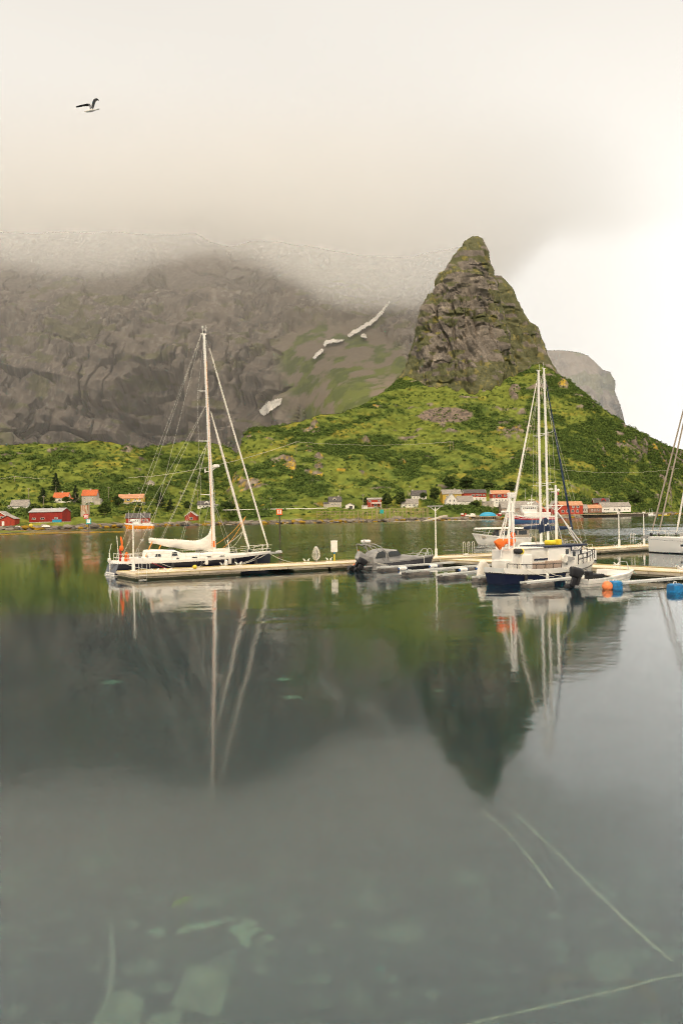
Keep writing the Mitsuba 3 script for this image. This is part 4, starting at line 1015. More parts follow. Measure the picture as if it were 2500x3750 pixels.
def finger(label, a, b, fend=(), block=True):
    a, b = np.array(a), np.array(b)
    L = np.linalg.norm(b - a)
    t = Thing('mooring_finger', label, 'mooring finger', 'mooring fingers', at=a, head=b - a)
    t.part('walkway', [B(0, L, -0.30, -0.20, 0.24, 0.36), B(0, L, 0.20, 0.30, 0.24, 0.36)] + [B(x, x + 0.08, -0.2, 0.2, 0.27, 0.33) for x in np.arange(0.3, L, 0.55)], 'm_beam')
    t.part('deck_plate', B(0.35, L, -0.19, 0.19, 0.332, 0.352), 'm_beam')
    if block:
        f = t.part('float', rounded(0.15, 2.3, -0.42, 0.42, -0.45, 0.22, 0.07), 'm_block')
        t.part('float', rounded(L * 0.62, L * 0.62 + 1.5, -0.38, 0.38, -0.4, 0.22, 0.07), 'm_block')
    t.part('cleat', [rod((0.6, -0.16, 0.42), (0.6, 0.16, 0.42), 0.03, n=6), rod((0.6, 0, 0.35), (0.6, 0, 0.42), 0.025, n=6)], 'm_galv')
    for f in fend:
        c = t.part('fender', pipe([(f, -0.42, 0.13), (f + 0.1, -0.42, 0.13), (f + 0.75, -0.42, 0.13), (f + 0.85, -0.42, 0.13)], [0.08, 0.17, 0.17, 0.08], 10), 'm_gel', smooth=40)
        t.part('fender_cap', [pipe([(f - 0.06, -0.42, 0.13), (f + 0.03, -0.42, 0.13)], 0.09, 8), pipe([(f + 0.82, -0.42, 0.13), (f + 0.91, -0.42, 0.13)], 0.09, 8)], 'm_bluefoam', under=c)
    return t


finger('mooring finger alongside the grey aluminium motorboat', (2.8, 65.6), (9.3, 71.2), (1.7, 5.2))
finger('mooring finger second from the left with a dark float at its end', (4.3, 60.1), (11.4, 66.6), (5.6, 7.6))
finger('mooring finger third from the left, just left of the covered outboard', (6.4, 56.1), (13.6, 63.2), (3.6,))
finger('short mooring finger under the covered white outboard', (8.3, 53.4), (14.4, 60.4))
finger('mooring finger in front of the navy fishing boat with a dark float', (10.3, 48.6), (17.6, 54.6))
t6 = finger('mooring finger held up by the left blue barrel', (15.2, 47.2), (20.6, 50.4), block=False)
t7 = finger('mooring finger held up by the right blue barrel', (17.6, 44.6), (22.4, 47.9), block=False)


def barrel(label, x, y, d):
    t = Thing('float_barrel', label, 'barrel', 'blue barrel floats', at=(x, y), head=d)
    c = 0.30
    rows = [[(0.36 * sx * s, 0.36 * sy * s, z) for sx, sy in ((1, .6), (.6, 1), (-.6, 1), (-1, .6), (-1, -.6), (-.6, -1), (.6, -1), (1, -.6))] for z, s in ((-0.35, 0.92), (-0.3, 1.0), (0.30, 1.0), (0.40, 0.9), (0.44, 0.62))]
    t.part('drum', loft(rows), 'm_blue', smooth=25)
    t.part('handle', pipe([(-0.12, 0, 0.43), (-0.09, 0, 0.53), (0.09, 0, 0.53), (0.12, 0, 0.43)], 0.022, 6), 'm_gel')
    for z in (0.12, 0.27):
        t.part('band', loft([[(0.366 * sx, 0.366 * sy, z + dz) for sx, sy in ((1, .6), (.6, 1), (-.6, 1), (-1, .6), (-1, -.6), (-.6, -1), (.6, -1), (1, -.6))] for dz in (0, 0.035)]), 'm_blue')


barrel('blue barrel float beside the orange ball buoy', 14.95, 47.0, (0.85, 0.52))
barrel('blue barrel float nearest the right edge of the photo', 17.3, 44.5, (0.85, 0.52))
t = Thing('ball_buoy', 'orange ball buoy floating against the left blue barrel', 'buoy', at=(14.45, 46.7))
t.part('float', ball((0, 0, 0.17), 0.29, sub=3), 'm_buoy_orange', smooth=True)
t.part('eye', pipe([(-0.05, 0, 0.44), (0, 0, 0.53), (0.05, 0, 0.44)], 0.025, 6), 'm_rope')


def lamp_post(label, x, y, h, arms):
    t = Thing('lamp_post', label, 'lamp post', 'white pontoon lamp posts', at=(x, y, 0.43))
    t.part('pole', [pipe([(0, 0, 0), (0, 0, 0.75), (0, 0, 0.9), (0, 0, h)], [0.13, 0.12, 0.06, 0.05], 10), B(-0.22, 0.22, -0.22, 0.22, 0.0, 0.05)], 'm_mast', smooth=30)
    if arms:
        t.part('arm', [rod((0, 0, h - 0.38), (s * 0.5, 0, h + 0.02), 0.035, n=6) for s in (-1, 1)], 'm_mast')
        t.part('lamp_head', [rounded(-0.72, 0.72, -0.14, 0.14, h + 0.0, h + 0.10, 0.03)], 'm_grey')
    else:
        t.part('lamp_head', pipe([(0, 0, h - 0.05), (0, 0, h + 0.05), (0, 0, h + 0.16), (0, 0, h + 0.20)], [0.08, 0.20, 0.17, 0.04], 12), 'm_gel2')


q = xyrow(PA, PU, 1.25, 4.5)
lamp_post('white lamp post on the left end of the long pontoon beside the yacht stern', q[0], q[1], 3.75, False)
lamp_post('white lamp post with a flat double head behind the grey motorboat', 8.5, 82.0 - 4.6, 4.6, True)
lamp_post('white lamp post behind the fishing boat rail, on the far pontoon', 30.3, 93.4, 3.6, False)
lamp_post('white lamp post left of the big white sailing yacht', 33.8, 95.6, 3.6, False)


def hoops(label, x, y, d, n, h=1.2):
    t = Thing('boarding_ladder', label, 'ladder', 'white boarding ladders', at=(x, y, 0.43), head=d)
    for i in range(n):
        c = i * 0.55
        t.part('hoop', pipe([(c, 0, -0.9), (c, 0, h - 0.1), (c + 0.05, 0, h), (c + 0.18, 0, h), (c + 0.23, 0, h - 0.1), (c + 0.23, 0, 0)], 0.025, 6), 'm_gel')
    for z in (-0.7, -0.4, -0.1):
        t.part('rung', rod((0, 0, z), ((n - 1) * 0.55, 0, z), 0.02, n=6), 'm_gel')


q = xyrow(PA, PU, 0.25, -0.12)
hoops('white ladder with tall rails at the left end of the long pontoon', q[0], q[1], PU, 2, 1.15)
hoops('white ladder rails on the pontoon left of the orange survival suits', 11.4, 82.2 - 1.7, PU, 3, 1.25)
hoops('white ladder rails on the far pontoon near the big white yacht', 30.9, 91.4, PBU, 2, 1.5)


def cleat(x, y, d, where):
    t = Thing('mooring_cleat', 'white double horned mooring cleat ' + where, 'cleat', 'white mooring cleats', at=(x, y, 0.43), head=d)
    t.part('base', B(-0.28, 0.28, -0.09, 0.09, 0.0, 0.05), 'm_gel')
    for s in (-0.16, 0.16):
        t.part('horn', [pipe([(s, 0, 0.04), (s, 0, 0.24), (s * 1.9, 0, 0.33)], [0.06, 0.05, 0.04], 7), rod((s, -0.14, 0.18), (s, 0.14, 0.18), 0.035, n=6)], 'm_gel')


for tt, off, wh in [(2.6, 0.5, 'near the left end of the long pontoon'), (1.6, 0.45, 'at the corner by the white ladder'), (8.6, 4.5, 'beside the yacht bow fenders'), (9.9, 4.5, 'just under the yacht bow'), (16.1, 4.4, 'left of the hose stand'), (18.3, 4.4, 'between the hose stand and the white board')]:
    q = xyrow(PA, PU, tt, off)
    cleat(q[0], q[1], PU, wh)
for x, y, wh in [(29.0, 90.6, 'left of the ladder rails on the far pontoon'), (32.6, 93.6, 'next to the right lamp post on the far pontoon'), (18.9, 58.9, 'on the near right pontoon behind the white open boat'), (21.3, 53.8, 'on the near right pontoon at the right edge')]:
    cleat(x, y, PBU, wh)

for x, y, lab in [(11.6, 79.9, 'grey rope coil on the pontoon left of the tall ladder rails'), (15.9, 63.6, 'grey rope coil on the near right pontoon behind the fishing boat bow')]:
    t = Thing('rope_coil', lab, 'rope', at=(x, y, 0.45))
    t.part('coil', [pipe([((0.28 - 0.05 * k) * math.cos(a), (0.28 - 0.05 * k) * math.sin(a), 0.03 + 0.045 * k) for a in np.linspace(0, 6.28, 15)], 0.035, 6) for k in range(4)], 'm_rope')
    t.part('tail', pipe([(0.28, 0, 0.02), (0.6, 0.15, 0.02), (0.9, 0.05, 0.02), (1.2, 0.3, 0.02)], 0.03, 6), 'm_rope')
q = xyrow(PA, PU, 17.2, 4.6)
t = Thing('hose_stand', 'stand with pale green hose hanging in loops on the long pontoon', 'hose stand', at=(q[0], q[1], 0.43), head=PU)
t.part('post', [rod((0, 0, 0), (0, 0, 1.35), 0.05, n=8), rod((-0.14, 0, 1.25), (0.14, 0, 1.25), 0.03, n=6)], 'm_galv')
for k in range(4):
    w = 0.16 + 0.085 * k
    t.part('hose_loop', pipe([(w * math.sin(a) * (0.55 + 0.45 * min(1, max(0, (1.3 - (0.75 + 0.62 * math.cos(a))) * 1.2))), 0.05 * (k - 1.5), 0.75 + (0.52 + 0.03 * k) * math.cos(a)) for a in np.linspace(0, 2 * np.pi, 17)], 0.022, 5), 'm_wirewhite')
q = xyrow(PA, PU, 18.9, 4.5)
t = Thing('notice_board', 'blank white notice board on a yellow post with a blue top, on the long pontoon', 'sign', at=(q[0], q[1], 0.43), head=(1, 0.1))
t.part('post', rod((0, 0, 0), (0, 0, 0.62), 0.06, n=8), 'm_buoy_yellow')
t.part('collar', rod((0, 0, 0.62), (0, 0, 0.79), 0.065, n=8), 'm_blue')
t.part('board', rounded(-0.29, 0.29, -0.05, 0.05, 0.78, 1.80, 0.03), 'm_gel2')
q = xyrow(PA, PU, 5.6, 3.0)
t = Thing('buoy_ball', 'small yellow ball buoy lying on the long pontoon', 'buoy', at=(q[0], q[1], 0.43))
t.part('float', ball((0, 0, 0.17), 0.17), 'm_buoy_yellow', smooth=True)
t.part('line', pipe([(-0.1, -0.1, 0.02), (-0.5, -0.3, 0.02), (-0.7, 0.0, 0.02), (-0.4, 0.2, 0.02)], 0.02, 5), 'm_rope')
t = Thing('orange_fender', 'orange ball fender between the pontoon and the outboard of the grey motorboat', 'fender', at=(1.1, 69.05))
t.part('float', ball((0, 0, 0.24), 0.26), 'm_orange', smooth=True)
t.part('eye', rod((0, 0, 0.48), (0, 0, 0.6), 0.05, n=6), 'm_black')


# ---------------------------------------------------------------- hulls
class Hull:
    def __init__(s, L, beam, sheer, stern=0.8, flare=0.25, rake=0.4, draft=0.35, full=2.2, mid=0.45, srake=0.0):
        s.L, s.b, s.sheer, s.stern, s.flare, s.rake, s.draft, s.full, s.mid, s.srake = L, beam, sheer, stern, flare, rake, draft, full, mid, srake

    def f(s, t):
        a = np.where(t < s.mid, s.stern + (1 - s.stern) * np.sin(np.pi / 2 * np.clip(t / s.mid, 0, 1)), (1 - np.clip((t - s.mid) / (1 - s.mid), 0, 1) ** s.full))
        return np.maximum(a, 0.0)

    def pt(s, t, z, side):
        w = np.clip((z + s.draft) / (s.sheer(t) + s.draft), 0, 1.3)
        k = 1 - s.flare * (0.35 + 1.4 * t ** 2) * (1 - w) - 0.30 * (1 - np.clip(w * 2.2, 0, 1)) ** 2
        y = s.f(t) * s.b / 2 * np.clip(k, 0.05, None)
        x = s.L * t + s.rake * (w - 1) * t ** 6 + s.srake * (1 - w) * (1 - t) ** 6
        return np.stack([x, side * y, z + 0 * x], -1)

    def strip(s, z0, z1, n=4, out=0.0, m=41, t0=0.0, t1=1.0, cap=True):
        """The skin between two heights (functions of t or numbers), both sides and the transom."""
        fn = lambda z: z if callable(z) else (lambda t: z + 0 * t)  # noqa: E731
        z0, z1 = fn(z0), fn(z1)
        t = np.concatenate([np.linspace(t0, t1, m)])
        ms = []
        for side in (-1, 1):
            rows = [s.pt(t, z0(t) + (z1(t) - z0(t)) * k / n, side) + np.array([0, side * out, 0]) for k in range(n + 1)]
            ms.append(loft(rows, close=False, caps=False))
        if cap and t0 == 0.0:
            a = np.stack([s.pt(np.array(0.0), z0(0.0) + (z1(0.0) - z0(0.0)) * k / n, -1) for k in range(n + 1)])
            b = np.stack([s.pt(np.array(0.0), z0(0.0) + (z1(0.0) - z0(0.0)) * k / n, 1) for k in range(n + 1)])
            ms.append(loft([a - [out, 0, 0], b - [out, 0, 0]], close=False, caps=False))
        return trimesh.util.concatenate(ms)

    def deck(s, drop=0.0, m=41, t0=0.0, t1=0.985):
        t = np.linspace(t0, t1, m)
        z = s.sheer(t) - drop
        a, b = s.pt(t, z, -1) * [1, 0.995, 1], s.pt(t, z, 1) * [1, 0.995, 1]
        return loft([a, (a + b) / 2 + [0, 0, 0.03], b], close=False, caps=False)


def rails(t, h, t0, t1, off, z, n, mt='m_wirewhite', wires=(0.5, 1.0), r=0.018, sides=(-1, 1)):
    """Stanchions with wires along the edge of a hull."""
    tt = np.linspace(t0, t1, n)
    for sd in sides:
        p = h.pt(tt, h.sheer(tt), sd) * [1, 1, 1] - np.array([0, sd * off, 0])
        for q in p:
            t.part('stanchion', rod(q, q + [0, 0, z], r, n=5), mt)
        for w in wires:
            t.part('lifeline', pipe(p + [0, 0, z * w], r * 0.8, 5), mt)


def outboard(t, x, y, z, s, mcowl, mleg, tilt=0.0, cover=False):
    """An outboard motor hung on the transom: cowl, leg, propeller."""
    R = np.array([[math.cos(tilt), 0, math.sin(tilt)], [0, 1, 0], [-math.sin(tilt), 0, math.cos(tilt)]])

    def put(m):
        m = m.copy()
        m.vertices = (m.vertices * s) @ R.T + [x, y, z]
        return m
    cow = trimesh.convex.convex_hull(np.vstack([ball((0.10, 0, 0.42), 0.26, (1, 0.72, 0.6), 1).vertices, ball((-0.30, 0, 0.36), 0.22, (1, 0.8, 0.6), 1).vertices, ball((0.06, 0, 0.10), 0.22, (1, 0.75, 0.5), 1).vertices, ball((-0.26, 0, 0.06), 0.18, (1, 0.8, 0.5), 1).vertices]))
    c = t.part('outboard_cowl', put(cow), mcowl, smooth=40)
    t.part('outboard_leg', [put(extr([(-0.20, 0.02), (0.10, 0.02), (0.0, -0.62), (-0.16, -0.62)], -0.075, 0.075, 'y')), put(extr([(-0.34, -0.42), (-0.0, -0.42), (-0.0, -0.47), (-0.34, -0.47)], -0.13, 0.13, 'y')), put(pipe([(-0.36, 0, -0.60), (-0.2, 0, -0.60), (0.06, 0, -0.60)], [0.05, 0.08, 0.03], 8))], mleg, under=c)
    t.part('propeller', [put(ball((-0.38, 0.10 * math.cos(a), -0.60 + 0.10 * math.sin(a)), 0.09, (0.25, 1, 1), 1)) for a in (0.3, 2.4, 4.5)], mleg, under=c)
    t.part('bracket', put(B(0.05, 0.22, -0.12, 0.12, -0.30, 0.08)), mleg, under=c)


# ---------------------------------------------------------------- the dark blue yacht (metres from its stern, along its keel)
yo = PA + PU * 0.56 + PN * 7.4
Y = Thing('sailing_yacht', 'dark navy blue sailing yacht with a furled white mainsail, along the long pontoon', 'sailing yacht', at=yo, head=PU)
yh = Hull(13.65, 4.1, lambda t: 0.93 + 0.42 * np.clip(t, 0, 1) ** 2.2 + 0.10 * (1 - np.clip(t, 0, 1)) ** 3, stern=0.72, flare=0.16, rake=0.15, draft=0.5, full=2.3, srake=-0.55)
Y.part('hull', yh.strip(-0.5, lambda t: yh.sheer(t) - 0.10, 7), 'm_navy', smooth=35)
Y.part('rubbing_strake', yh.strip(lambda t: yh.sheer(t) - 0.10, lambda t: yh.sheer(t) - 0.02, 2, out=0.02), 'm_gel', smooth=35)
Y.part('toe_rail', yh.strip(lambda t: yh.sheer(t) - 0.02, lambda t: yh.sheer(t) + 0.10, 2), 'm_gel', smooth=35)
Y.part('boot_stripe', yh.strip(0.02, 0.09, 1, out=0.012), 'm_gel2', smooth=35)
Y.part('deck', yh.deck(0.0), 'm_gel2', smooth=True)
Y.part('coaming', [rounded(0.9, 3.2, -1.55, 1.55, 0.85, 1.32, 0.12)], 'm_gel')
ch = [(2.55, 1.2, 1.05), (2.65, 1.88, 1.0), (3.2, 1.93, 1.02), (4.6, 1.86, 1.05), (5.35, 1.55, 1.05), (6.1, 1.50, 1.15), (8.6, 1.55, 1.15), (9.6, 1.40, 0.95), (10.9, 1.28, 0.55)]
rows = [[(x, -w, 0.85), (x, -w * 0.98, z - 0.10), (x, -w * 0.82, z), (x, w * 0.82, z), (x, w * 0.98, z - 0.10), (x, w, 0.85)] for x, z, w in ch]
cab = Y.part('coachroof', loft(rows), 'm_gel', smooth=28)
for x0, x1, z0, z1 in [(3.0, 3.5, 1.36, 1.58), (4.35, 4.85, 1.38, 1.68), (4.72, 4.98, 1.12, 1.22), (6.0, 6.5, 1.15, 1.23), (7.2, 7.7, 1.16, 1.24), (8.4, 8.9, 1.17, 1.25)]:
    w = np.interp((x0 + x1) / 2, [c[0] for c in ch], [c[2] for c in ch])
    for s in (-1, 1):
        Y.part('window', extr([(x0, z0), (x1, z0), (x1 - 0.06, z1), (x0 + 0.1, z1)], s * w - 0.03, s * w + 0.03, 'y'), 'm_glass', under=cab)
Y.part('windscreen', extr([(4.66, 1.89), (5.32, 1.585), (5.34, 1.62), (4.68, 1.925)], -0.75, 0.75, 'y'), 'm_glass', under=cab)
for x in (6.9, 9.9):
    Y.part('hatch', rounded(x, x + 0.55, -0.3, 0.3, 1.40, 1.62 if x < 8 else 1.50, 0.04), 'm_glass', under=cab)
Y.part('sail_bag', rounded(8.25, 9.65, -0.62, -0.2, 1.42, 1.80, 0.12), 'm_sail')
Y.part('liferaft', rounded(9.0, 9.9, 0.1, 0.7, 1.42, 1.75, 0.1), 'm_gel2')
MB, MT = np.array([8.45, 0, 1.2]), np.array([7.86, 0, 19.75])
Y.part('mast', pipe([MB, MB * 0.7 + MT * 0.3, MT], [0.155, 0.15, 0.10], 10), 'm_mast', smooth=40)
mh = Y.part('masthead', [B(7.55, 8.05, -0.04, 0.04, 19.70, 19.80), rod((7.74, 0, 19.8), (7.72, 0, 20.45), 0.02, n=5), rod((7.98, 0, 19.8), (7.98, 0, 20.25), 0.02, n=5), rod((8.06, 0, 20.0), (8.07, 0, 20.5), 0.015, n=4), ball((7.74, 0, 20.35), 0.09, sub=1)], 'm_mast')
Y.part('light', ball((7.88, 0, 19.95), 0.09, sub=1), 'm_black', under=mh)
for z, w in ((6.3, 1.5), (10.8, 1.25), (15.0, 0.95)):
    c = MB + (MT - MB) * (z - 1.2) / 18.55
    for s in (-1, 1):
        Y.part('spreader', rod(c, c + [-0.42, s * w, 0.12], 0.045, 0.025, 6), 'm_mast')
ra = Y.part('radar', pipe([(8.73, 0, 8.60), (8.73, 0, 8.64), (8.73, 0, 8.80), (8.73, 0, 8.86)], [0.20, 0.30, 0.30, 0.18], 14), 'm_gel', smooth=40)
Y.part('radar_bracket', [rod((8.15, 0, 8.55), (8.75, 0, 8.60), 0.05, n=6), rod((8.12, 0, 8.2), (8.7, 0, 8.58), 0.03, n=5)], 'm_mast', under=ra)
Y.part('camera_bracket', [rod((8.2, 0, 8.25), (7.75, 0, 8.25), 0.035, n=5), rod((7.75, 0, 8.15), (7.75, 0, 8.5), 0.05, n=6)], 'm_mast')
# boom with the folded mainsail under its cover, high at the mast
prof = [(2.84, 2.62, 2.84, 0.05), (3.05, 2.55, 2.86, 0.12), (3.4, 2.40, 2.83, 0.17), (4.3, 2.10, 2.74, 0.21), (5.5, 1.86, 2.62, 0.24), (6.7, 1.76, 2.54, 0.26), (7.3, 1.70, 2.62, 0.26), (7.7, 1.66, 2.80, 0.23), (7.95, 1.62, 3.05, 0.18), (8.2, 1.58, 3.7, 0.13), (8.42, 1.56, 4.4, 0.06)]
rows = []
for i, (x, zb, zt, w) in enumerate(prof):
    wob = 0.03 * math.sin(i * 2.1)
    rows.append([(x, w * math.sin(a) * (1 + 0.15 * math.sin(3 * a + i)), (zb + zt) / 2 + (zt - zb) / 2 * math.cos(a) + wob) for a in np.linspace(0, 2 * np.pi, 13)[:-1]])
sail = Y.part('furled_mainsail', loft(rows), 'm_sail', smooth=50)
Y.part('boom', rod((8.3, 0, 1.62), (2.86, 0, 2.52), 0.07, n=8), 'm_mast', under=sail)
for i in range(1, 9):
    x, zb, zt, w = prof[i]
    Y.part('sail_tie', pipe([(x, (w + 0.02) * math.sin(a), (zb + zt) / 2 + ((zt - zb) / 2 + 0.02) * math.cos(a)) for a in np.linspace(0, 2 * np.pi, 11)], 0.015, 4), 'm_wirewhite', under=sail)
Y.part('telltale', B(8.28, 8.44, -0.2, -0.16, 1.95, 2.45), 'm_orange', under=sail)
# furled headsails and rigging
Y.part('furled_genoa', pipe([(13.42, 0, 1.75), (13.0, 0, 3.1), (9.5, 0, 14.6), (8.35, 0, 18.6)], [0.05, 0.085, 0.075, 0.03], 8), 'm_sail', smooth=50)
Y.part('furled_staysail', pipe([(11.62, 0, 1.7), (11.4, 0, 2.4), (9.0, 0, 10.9), (8.35, 0, 13.3)], [0.06, 0.12, 0.10, 0.03], 8), 'm_sail', smooth=50)
Y.part('furler_drum', [pipe([(13.46, 0, 1.5), (13.44, 0, 1.66)], 0.11, 10), pipe([(11.67, 0, 1.42), (11.65, 0, 1.6)], 0.10, 10)], 'm_black')
stays = [((13.5, 0, 1.35), (7.95, 0, 19.6)), ((11.7, 0, 1.35), (8.1, 0, 13.85)), ((0.35, 0.9, 1.1), (7.62, 0, 19.72)), ((0.35, -0.9, 1.1), (7.62, 0, 19.72)), ((0.9, 1.7, 1.1), (7.95, 0, 13.85)), ((0.9, -1.7, 1.1), (7.95, 0, 13.85)), ((2.9, 0, 2.8), (7.62, 0, 19.7))]
for s in (-1, 1):
    stays += [((7.7, s * 1.95, 1.05), (7.95, s * 1.5, 6.42)), ((7.95, s * 1.5, 6.42), (7.68, s * 1.25, 10.92)), ((7.68, s * 1.25, 10.92), (7.6, s * 0.95, 15.12)), ((7.6, s * 0.95, 15.12), (7.86, 0, 19.6)), ((7.6, s * 1.9, 1.05), (8.25, 0, 6.3)), ((9.98, s * 0.6, 1.35), (8.25, 0, 6.3)), ((3.9, s * 0.2, 2.76), (8.05, 0, 10.8)), ((5.6, s * 0.25, 2.6), (8.05, 0, 10.8))]
for p, q in stays:
    Y.part('stay', rod(p, q, 0.0085, n=4), 'm_wirewhite')
for p, q in [((8.62, 0.1, 1.9), (8.25, 0.1, 13.0)), ((8.2, -0.14, 1.9), (8.0, -0.14, 17.5))]:
    Y.part('halyard', rod(p, q, 0.018, n=5), 'm_rope_orange')
for p, q, s in [((8.35, -0.5, 2.15), (11.35, 0, 4.45), 0.25), ((8.9, -0.8, 1.88), (11.35, 0, 4.45), 0.35)]:
    Y.part('sheet', pipe(sag(p, q, s), 0.022, 5), 'm_rope_orange')
Y.part('clew_line', [pipe(sag((9.8, 0.2, 2.2), (11.15, 0, 3.3), 0.1), 0.018, 5), pipe(sag((9.98, -0.2, 1.9), (11.15, 0, 3.3), 0.2), 0.018, 5)], 'm_wirewhite')
Y.part('inner_pole', rod((9.98, 0.35, 1.5), (9.78, 0.35, 2.5), 0.045, n=6), 'm_mast')
for x0, z0, x1, z1 in [(2.5, 1.35, 3.12, 2.58), (3.52, 1.75, 3.84, 2.30)]:
    Y.part('mainsheet', rod((x0, -0.15, z0), (x1, -0.05, z1), 0.045, n=5), 'm_rope_orange')
rails(Y, yh, 0.05, 0.80, 0.08, 0.62, 10)
for s in (-1, 1):
    pb = [yh.pt(np.array(tq), yh.sheer(tq), s) for tq in (0.83, 0.90, 0.955, 0.985)]
    Y.part('pulpit', [pipe([pb[0] + [0, 0, 0.62], pb[1] + [0, 0, 0.66], pb[2] + [0, 0, 0.66], pb[3] + [0.1, -0.0, 0.62], (13.75, 0, pb[3][2] + 0.60)], 0.022, 6), rod(pb[1], pb[1] + [0.25, 0, 0.66], 0.022, n=6), rod(pb[2], pb[2] + [0.1, 0, 0.66], 0.022, n=6), pipe([pb[0] + [0, 0, 0.3], pb[2] + [0, 0, 0.33], (13.7, 0, pb[3][2] + 0.3)], 0.018, 6)], 'm_wirewhite')
Y.part('bow_roller', B(13.5, 14.45, -0.12, 0.12, 1.16, 1.28), 'm_grey')
Y.part('anchor', [rod((13.4, 0, 1.33), (14.5, 0, 1.27), 0.04, n=6), extr([(14.15, 1.26), (14.68, 1.22), (14.6, 1.45), (14.25, 1.40)], -0.2, 0.2, 'y')], 'm_galv')
Y.part('stern_platform', rounded(-0.35, 0.6, -1.2, 1.2, 0.10, 0.24, 0.05), 'm_gel2')
Y.part('wind_vane', [rod((-0.25, 0.2, 0.2), (-0.28, 0.2, 1.75), 0.05, n=6), rod((-0.3, 0.2, 1.7), (-0.12, 0.2, 2.5), 0.025, n=5), rod((-0.28, 0.2, 0.9), (0.15, 0.2, 0.9), 0.05, n=6), B(-0.06, 0.04, 0.12, 0.28, -0.3, 1.0), rounded(-0.42, -0.18, 0.08, 0.32, 1.05, 1.35, 0.05)], 'm_gel2')
Y.part('stern_rail', [pipe([(0.9, s * 1.5, 1.65), (0.35, s * 1.35, 1.65), (0.3, s * 0.5, 1.65)], 0.022, 6) for s in (-1, 1)] + [pipe([(0.9, s * 1.5, 1.35), (0.35, s * 1.35, 1.35), (0.3, s * 0.5, 1.35)], 0.018, 6) for s in (-1, 1)] + [rod((0.35, s * 1.35, 1.0), (0.35, s * 1.35, 1.65), 0.022, n=6) for s in (-1, 1)], 'm_wirewhite')
Y.part('solar_arch', rod((0.9, -1.4, 1.66), (2.9, -1.2, 1.78), 0.02, n=5), 'm_wirewhite')
fl = Y.part('flag_pole', rod((0.32, -0.3, 1.0), (0.18, -0.3, 3.1), 0.03, n=6), 'm_mast')
Y.part('horseshoe_buoy', pipe([(0.62, -1.15, 1.15), (0.52, -1.3, 1.25), (0.55, -1.35, 1.6), (0.64, -1.3, 1.75), (0.75, -1.2, 1.6), (0.76, -1.15, 1.25), (0.66, -1.1, 1.12)], 0.10, 8), 'm_orange', smooth=40)
Y.part('rescue_float', ball((0.45, -0.6, 2.13), 0.2, (0.85, 0.85, 1.15)), 'm_orange', smooth=True)
Y.part('dan_buoy', pipe([(0.50, -0.6, 2.3), (0.48, -0.6, 2.6), (0.42, -0.6, 2.95), (0.40, -0.6, 3.05)], [0.04, 0.09, 0.07, 0.03], 8), 'm_orange', smooth=40)
fg = [(0.30 + 0.10 * u + 0.05 * math.sin(5 * u + 3 * v), -0.3 - 0.08 * math.sin(4 * u + v), 2.05 - 0.95 * u) for u in np.linspace(0, 1, 6) for v in (0, 1, 2)]
fg = np.array(fg).reshape(6, 3, 3) + np.array([[[0, 0, 0], [0.09, 0.03, -0.03], [0.16, -0.02, -0.08]]])
ens = Y.part('ensign', [loft(fg, close=False, caps=False), loft(fg + [0.0, 0.012, 0], close=False, caps=False)], 'm_redline', under=fl)
Y.part('wheel', pipe([(1.9, 0.42 * math.cos(a), 1.62 + 0.42 * math.sin(a)) for a in np.linspace(0, 2 * np.pi, 15)], 0.025, 5), 'm_grey')
Y.part('winch', [pipe([(x, y, 1.3), (x, y, 1.5)], [0.09, 0.07], 8) for x, y in ((1.7, -1.3), (2.3, -1.3), (1.7, 1.3), (2.3, 1.3))], 'm_grey')
for i, (tq, zc, mt, sh) in enumerate([(0.30, 0.55, 'm_rubber', 1), (0.475, 0.52, 'm_rubber', 1), (0.505, 0.92, 'm_gel', 0), (0.635, 0.62, 'm_gel', 1), (0.66, 0.88, 'm_gel2', 0), (0.70, 0.62, 'm_rubber', 1), (0.86, 0.66, 'm_rubber', 1)]):
    p = yh.pt(np.array(tq), zc, -1) + [0, -0.14, 0]
    fk = Y.part('fender', pipe([p - [0, 0, 0.34], p - [0, 0, 0.28], p + [0, 0, 0.22], p + [0, 0, 0.32]], [0.04, 0.14, 0.14, 0.03], 9), mt, smooth=40)
    Y.part('fender_line', rod(p + [0, 0, 0.3], (p[0], p[1] + 0.13, yh.sheer(tq) + 0.1), 0.012, n=4), 'm_wirewhite', under=fk)
for p, q, s, mt in [((3.0, -2.0, 0.95), (5.9, -2.35, 0.50), 0.30, 'm_rope'), ((7.0, -1.98, 0.95), (5.9, -2.35, 0.50), 0.15, 'm_rope'), ((2.4, -2.0, 0.95), (9.4, -2.35, 0.48), 0.75, 'm_redline'), ((8.6, -1.9, 1.0), (8.2, -2.4, 0.48), 0.1, 'm_rope'), ((7.6, -1.95, 1.0), (12.0, -1.2, 1.15), 0.55, 'm_rope'), ((12.9, -0.7, 1.2), (8.0, -2.6, 0.48), 0.3, 'm_rope'), ((13.3, -0.3, 1.3), (15.0, -2.9, 0.46), 0.25, 'm_rope'), ((0.2, -1.3, 1.1), (2.1, -3.2, 0.5), 0.15, 'm_rope')]:
    Y.part('mooring_line', pipe(sag(p, q, s), 0.022, 5), mt)

